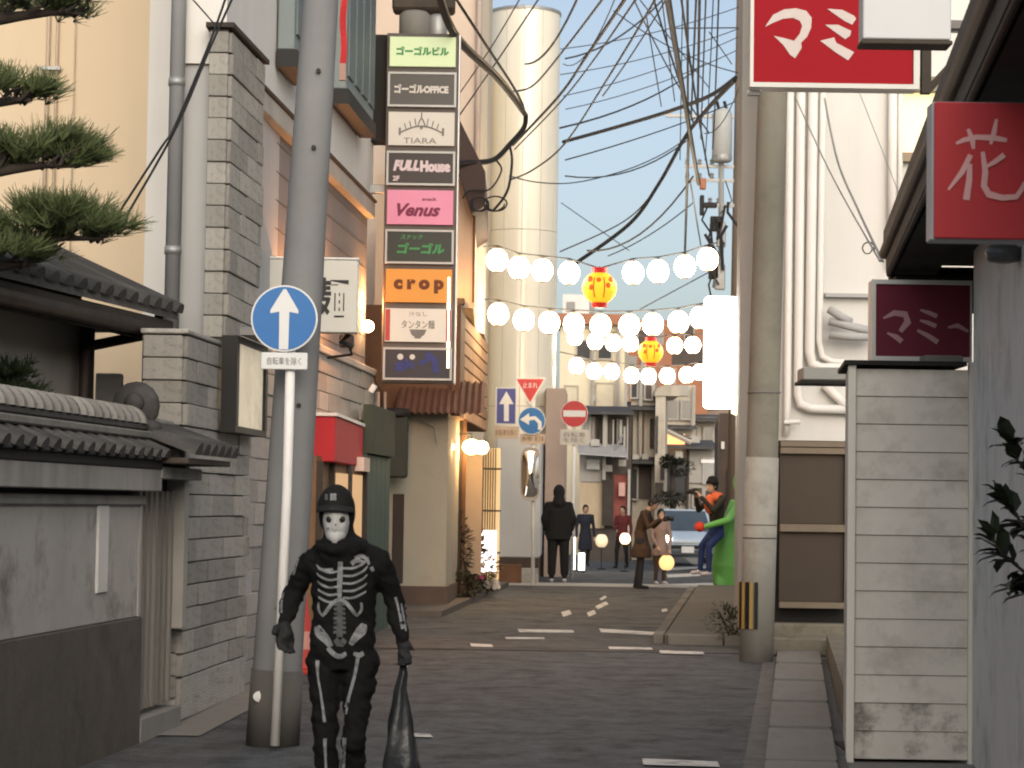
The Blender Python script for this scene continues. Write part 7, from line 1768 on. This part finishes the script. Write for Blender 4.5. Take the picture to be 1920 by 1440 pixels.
ribs += [([(668, 1046), (680, 1042), (690, 1048), (694, 1058)], [8, 7, 6, 4]), ([(662, 1056), (672, 1050), (686, 1054)], [9, 8, 5]), ([(600, 1064), (612, 1068), (628, 1066)], [4, 6, 5])]
mb = MB()
for pts, ws in ribs: bone(mb, pts, ws)
bone(mb, [(642, 1052), (641, 1080), (640, 1108), (640, 1128)], [9, 10, 9, 5])
for s_ in (-1, 1):
    bone(mb, [(640 + s_ * 3, 1122), (640 + s_ * 14, 1130), (640 + s_ * 26, 1146), (640 + s_ * 33, 1154)], [6, 7, 7, 3])
    bone(mb, [(640 + s_ * 32, 1153), (640 + s_ * 40, 1142), (640 + s_ * 40, 1128)], [4, 5, 4])
stuff(mb.build('rib_print', K_bone, sk))
mb = MB()
for i in range(7): bone(mb, [(630 - i * .3, 1132 + i * 8.6), (640, 1130 + i * 8.6), (650 + i * .3, 1132 + i * 8.6)], [5, 6.5, 5], 6)
bone(mb, [(640, 1128), (640, 1160), (640, 1192)], [8, 10, 12]); bone(mb, [(632, 1196), (641, 1206), (650, 1196)], [10, 13, 10], 8)
stuff(mb.build('spine_print', K_bone2, sk))
mb = MB()
bone(mb, [(597, 1172), (602, 1184), (614, 1196), (624, 1210)], [10, 20, 16, 9]); bone(mb, [(685, 1168), (680, 1180), (670, 1192), (660, 1206)], [10, 20, 15, 8])
bone(mb, [(618, 1212), (630, 1224), (641, 1228), (652, 1222)], [8, 9, 10, 7])
bone(mb, [(666, 1222), (676, 1226), (684, 1222)], [6, 10, 8], 6)
for pts, ws in (([(674, 1228), (668, 1262), (658, 1300), (648, 1338), (643, 1348)], [7, 6, 6, 9, 12]), ([(598, 1236), (599, 1266), (605, 1300), (612, 1350)], [8, 4, 4, 6]), ([(650, 1378), (648, 1410), (645, 1450)], [9, 6, 6]), ([(613, 1380), (614, 1420), (616, 1450)], [7, 4, 4])): bone(mb, pts, ws)
stuff(mb.build('hip_and_leg_print', K_bone, sk))
mb = MB()
for pts, ws in (([(560, 1042), (556, 1056), (549, 1078)], [7, 4, 5]), ([(530, 1112), (528, 1130), (530, 1148)], [3, 5, 4]), ([(741, 1120), (748, 1145), (756, 1178)], [5, 4, 6]), ([(698, 1062), (702, 1070)], [6, 6]), ([(752, 1132), (757, 1156), (762, 1182)], [3, 4, 3])): bone(mb, pts, ws, 8)
stuff(mb.build('arm_print', K_bone, sk))
# skull mask
mb = MB(); nz, na = 16, 18; vs = []; fs = []
for i in range(nz + 1):
    t = i / nz; v = 1021 - (1021 - 948) * t
    wdt = np.interp(t, [0, 0.12, 0.3, 0.45, 0.6, 0.8, 1.0], [0.030, 0.047, 0.056, 0.062, 0.067, 0.067, 0.058])
    dep = np.interp(t, [0, 0.15, 0.4, 0.55, 0.75, 1.0], [0.094, 0.112, 0.122, 0.126, 0.12, 0.108])
    for k in range(na + 1):
        a_ = R(-72 + 144 * k / na)
        x_ = wdt * math.sin(a_); y_ = -dep * math.cos(a_) ** 0.7
        for ex in (-0.026, 0.026):     # eye sockets
            d2 = ((x_ - ex) / 0.017) ** 2 + ((t - 0.58) / 0.11) ** 2
            y_ += 0.016 * math.exp(-d2 * 1.2)
        d2 = (x_ / 0.009) ** 2 + ((t - 0.42) / 0.07) ** 2
        y_ -= 0.010 * math.exp(-d2 * .6)
        q = kp(632, v); vs.append((q.x + x_, hc.y + y_ - 0.004, q.z))
for i in range(nz):
    for k in range(na): fs.append((i * (na + 1) + k, i * (na + 1) + k + 1, (i + 1) * (na + 1) + k + 1, (i + 1) * (na + 1) + k))
mb.add(vs, fs)
mask = mb.build('skull_mask', pm('mask_white', (0.40, 0.40, 0.385), 0.7, 0.25, 14, 0.1, 40), sk, smooth=True)
for u, v in ((621, 973), (644, 973)):
    q = kp(u, v); MB().ball((q.x, hc.y - 0.104, q.z), (0.0165, 0.014, 0.0175), 14, 8).build('eye_hole', M_black, mask, smooth=True)
q = kp(633, 984); MB().ball((q.x, hc.y - 0.128, q.z), (0.006, 0.006, 0.008), 8, 6).build('nose_hole', K_grey, mask)
q = kp(619, 990); MB().ball((q.x, hc.y - 0.112, q.z), (0.007, 0.005, 0.006), 8, 6).build('cheek_mark', K_grey, mask)
mb = MB()                                        # pale cloth over the mouth
for i in range(7):
    for k in range(13):
        a_ = R(-58 + 116 * k / 12); t = i / 6; q = kp(632, 1017 - 26 * t)
        w_ = np.interp(t, [0, .4, 1], [0.034, 0.054, 0.056])
        mb.v.append((q.x + w_ * math.sin(a_), hc.y - (0.121 + 0.012 * math.sin(math.pi * min(1, t + .1)) + 0.002 * math.sin(k * 2.2 + i)) * math.cos(a_) ** .7, q.z))
for i in range(6):
    for k in range(12): mb.f.append((i * 13 + k, i * 13 + k + 1, (i + 1) * 13 + k + 1, (i + 1) * 13 + k)); mb.mi.append(0)
mb.build('mouth_cloth', pm('mask_cloth', (0.43, 0.43, 0.42), 0.85, 0.1, 10, 0.1, 40), mask, smooth=True)
# cap with short peak over the hood
mb = MB(); capc = kp(630, 952)
vs = []; n = 24; rg = 8
for i in range(rg + 1):
    th = R(4 + 92 * i / rg)
    for k in range(n):
        a_ = 2 * math.pi * k / n
        vs.append((capc.x + 0.091 * math.sin(th) * math.cos(a_), capc.y + 0.11 * math.sin(th) * math.sin(a_) + 0.004, capc.z + 0.098 * math.cos(th) + 0.012 * math.sin(th) * max(0, -math.sin(a_)) + 0.010 * math.exp(-(th * 1.6) ** 2) + 0.004 * math.sin(a_ * 4 + th * 3)))
fs = [(i * n + k, (i + 1) * n + k, (i + 1) * n + (k + 1) % n, i * n + (k + 1) % n) for i in range(rg) for k in range(n)] + [tuple(range(n))]
mb.add(vs, fs)
cap_ = mb.build('cap', pm('cap_black', (0.012, 0.012, 0.011), 0.85, 0.4, 12, 0.5, 40, spec=0.15), sk, smooth=True)
pk = MB(); vs = []
for j_ in range(2):
    for k in range(11):
        a_ = R(-155 + 130 * k / 10)
        rr_ = 0.112 if j_ == 0 else 0.150
        vs.append((capc.x + (0.092 if j_ == 0 else 0.098) * math.cos(a_), capc.y + rr_ * math.sin(a_), capc.z + (0.008 if j_ == 0 else -0.014) - 0.012 * abs(math.cos(a_))))
pk.add(vs + [(x, y, z + 0.008) for x, y, z in vs], [(k, k + 1, 12 + k, 11 + k) for k in range(10)] + [(22 + k, 33 + k, 34 + k, 23 + k) for k in range(10)] + [(11 + k, 12 + k, 34 + k, 33 + k) for k in range(10)])
pk.build('peak', C_glove, cap_, smooth=True)
q = kp(628, 932); bevelled('badge', (q.x, capc.y - 0.098, q.z), (0.03, 0.01, 0.033), K_bone, cap_, bev=0.002)
q = kp(615, 932); bevelled('badge', (q.x, capc.y - 0.092, q.z), (0.014, 0.01, 0.03), K_bone2, cap_, bev=0.002)
# black plastic bag hanging from the hand
bg_ = thing('plastic_bag', 'black plastic bag hanging from the skeleton walker\'s hand', 'bag', kp(756, 1440))
mb = MB(); n = 22; vs = []
prof = [(757, 1243, .012), (757, 1262, .018), (752, 1290, .026), (752, 1320, .036), (751, 1350, .052), (753, 1385, .068), (755, 1420, .08), (757, 1455, .086), (757, 1485, .078), (757, 1505, .045)]
rr = random.Random(5)
for i, (u, v, w_) in enumerate(prof):
    c = kp(u, v, -0.06)
    for k in range(n):
        a_ = 2 * math.pi * k / n
        wob = 1 + 0.2 * math.sin(a_ * 4 + i * .9) + 0.14 * rr.uniform(-1, 1)
        vs.append((c.x + w_ * wob * math.cos(a_), c.y + w_ * 0.75 * wob * math.sin(a_), c.z))
fs = [(i * n + k, i * n + (k + 1) % n, (i + 1) * n + (k + 1) % n, (i + 1) * n + k) for i in range(len(prof) - 1) for k in range(n)]
fs = [tuple(reversed(f)) for f in fs] + [tuple(range(n)), tuple(reversed(range((len(prof) - 1) * n, len(prof) * n)))]
mb.add(vs, fs)
mb.build('bag_body', pm('bag_plastic', (0.022, 0.024, 0.026), 0.32, 0.3, 12, 0.6, 14, spec=0.5), bg_, smooth=True)
for dx_ in (-0.018, 0.02): MB().tube([kp(757, 1245, -0.06) + Vector((dx_ * .5, 0, 0)), kp(759, 1230, -0.05) + Vector((dx_, 0, 0.0)), kp(762, 1218, -0.05)], 0.007, 6).build('handle', M_black, bg_)

# red traffic cone half hidden behind the walker
cn_p = on_road(566, 1262)
cn = thing('traffic_cone', 'faded red traffic cone half hidden behind the skeleton walker', 'traffic cone', cn_p)
M_cone = pm('cone_red', (0.45, 0.05, 0.035), 0.6, 0.2, 6, 0.05, 40)
MB().lathe([(0.15, 0.04), (0.14, 0.06), (0.035, 0.68), (0.03, 0.7), (0.005, 0.7)], cn_p, 18).build('cone_body', M_cone, cn, smooth=True)
MB().lathe([(0.117, 0.22), (0.09, 0.38)], cn_p + Vector((0, 0, 0)), 18, caps=False).build('reflective_band', pm('cone_band', (0.55, 0.25, 0.2), 0.5), cn, smooth=True)
bevelled('base', cn_p + Vector((0, 0, 0.02)), (0.38, 0.38, 0.045), M_cone, cn, bev=0.01)

# ================================================================== small car waiting beyond the crossing
VD_ = 61.0
cx0 = X(1290, VD_); cz0 = gz(VD_)
car = thing('parked_car', 'small pale blue car with one headlight lit facing us beyond the crossing', 'car', (cx0, VD_ + 1.6, cz0))
M_carp = pm('car_paint_blue', (0.40, 0.48, 0.56), 0.3, 0.05, 3, 0.0, spec=0.6)
mb = MB()
secs = [(0.0, 0.62, 0.30, 0.66), (0.06, 0.70, 0.24, 0.80), (0.6, 0.735, 0.22, 0.95), (0.9, 0.735, 0.22, 1.0), (2.2, 0.735, 0.22, 0.98), (3.3, 0.70, 0.24, 0.96), (3.38, 0.64, 0.3, 0.9)]
n = 16; vs = []
for y, w_, zb_, zt_ in secs:
    for k in range(n):
        a_ = 2 * math.pi * (k + .5) / n; ca, sa = math.cos(a_), math.sin(a_)
        vs.append((cx0 + w_ * math.copysign(abs(ca) ** .35, ca), VD_ + y, cz0 + (zb_ + zt_) / 2 + (zt_ - zb_) / 2 * math.copysign(abs(sa) ** .4, sa)))
fs = [(i * n + k, (i + 1) * n + k, (i + 1) * n + (k + 1) % n, i * n + (k + 1) % n) for i in range(len(secs) - 1) for k in range(n)] + [tuple(range(n)), tuple(reversed(range((len(secs) - 1) * n, len(secs) * n)))]
mb.add(vs, fs); mb.build('body', M_carp, car, smooth=True)
mb = MB()
lo = [(-0.70, 0.62, .97), (0.70, 0.62, .97), (0.70, 3.25, .97), (-0.70, 3.25, .97)]; hi = [(-0.58, 1.22, 1.50), (0.58, 1.22, 1.50), (0.58, 3.0, 1.50), (-0.58, 3.0, 1.50)]
mb.add([(cx0 + x, VD_ + y, cz0 + z) for x, y, z in lo + hi], [(0, 1, 5, 4), (1, 2, 6, 5), (2, 3, 7, 6), (3, 0, 4, 7), (4, 5, 6, 7)]); mb.build('cabin', glass('car_glass', (0.06, 0.08, 0.10), 0.12), car)
MB().prism([(cx0 - .6, VD_ + 1.18), (cx0 + .6, VD_ + 1.18), (cx0 + .6, VD_ + 3.02), (cx0 - .6, VD_ + 3.02)], cz0 + 1.49, cz0 + 1.54).build('roof', M_carp, car, bevel=0.015)
for s_ in (-1, 1):
    MB().tube([(cx0 + s_ * .705, VD_ + .6, cz0 + .97), (cx0 + s_ * .585, VD_ + 1.2, cz0 + 1.5)], 0.03, 6).build('pillar', M_carp, car)
    on = s_ < 0
    MB().ball((cx0 + s_ * 0.53, VD_ + 0.06, cz0 + 0.72), (0.13, 0.07, 0.1), 12, 8).build('headlight', glow('headlight_on', (1.0, 0.9, 0.75), 14) if on else pm('headlight_off', (0.6, 0.62, 0.65), 0.2), car, smooth=True)
    MB().ball((cx0 + s_ * 0.80, VD_ + 0.95, cz0 + 1.02), (0.09, 0.05, 0.07), 10, 6).build('mirror', M_carp, car, smooth=True)
    for y in (0.55, 2.75):
        wh = MB().lathe([(0.15, -.08), (0.26, -.08), (0.275, -.05), (0.275, .05), (0.26, .08), (0.15, .08)], None, 18, M=Matrix.Translation((cx0 + s_ * .67, VD_ + y, cz0 + .275)) @ Matrix.Rotation(math.pi / 2, 4, 'Y')).build('wheel', M_black, car, smooth=True)
MB().box((cx0, VD_ - 0.015, cz0 + 0.52), (1.0, 0.05, 0.1)).build('grille', M_black, car, bevel=0.01)
MB().box((cx0, VD_ - 0.02, cz0 + 0.36), (1.25, 0.1, 0.16)).build('bumper', pm('bumper_dark', (0.07, 0.075, 0.08), 0.6), car, bevel=0.03)
MB().box((cx0, VD_ - 0.08, cz0 + 0.45), (0.34, 0.02, 0.17)).build('number_plate', K_white, car)
MB().box((cx0, VD_ - 0.02, cz0 + 0.64), (0.8, 0.03, 0.03)).build('bonnet_lip', M_galv, car)
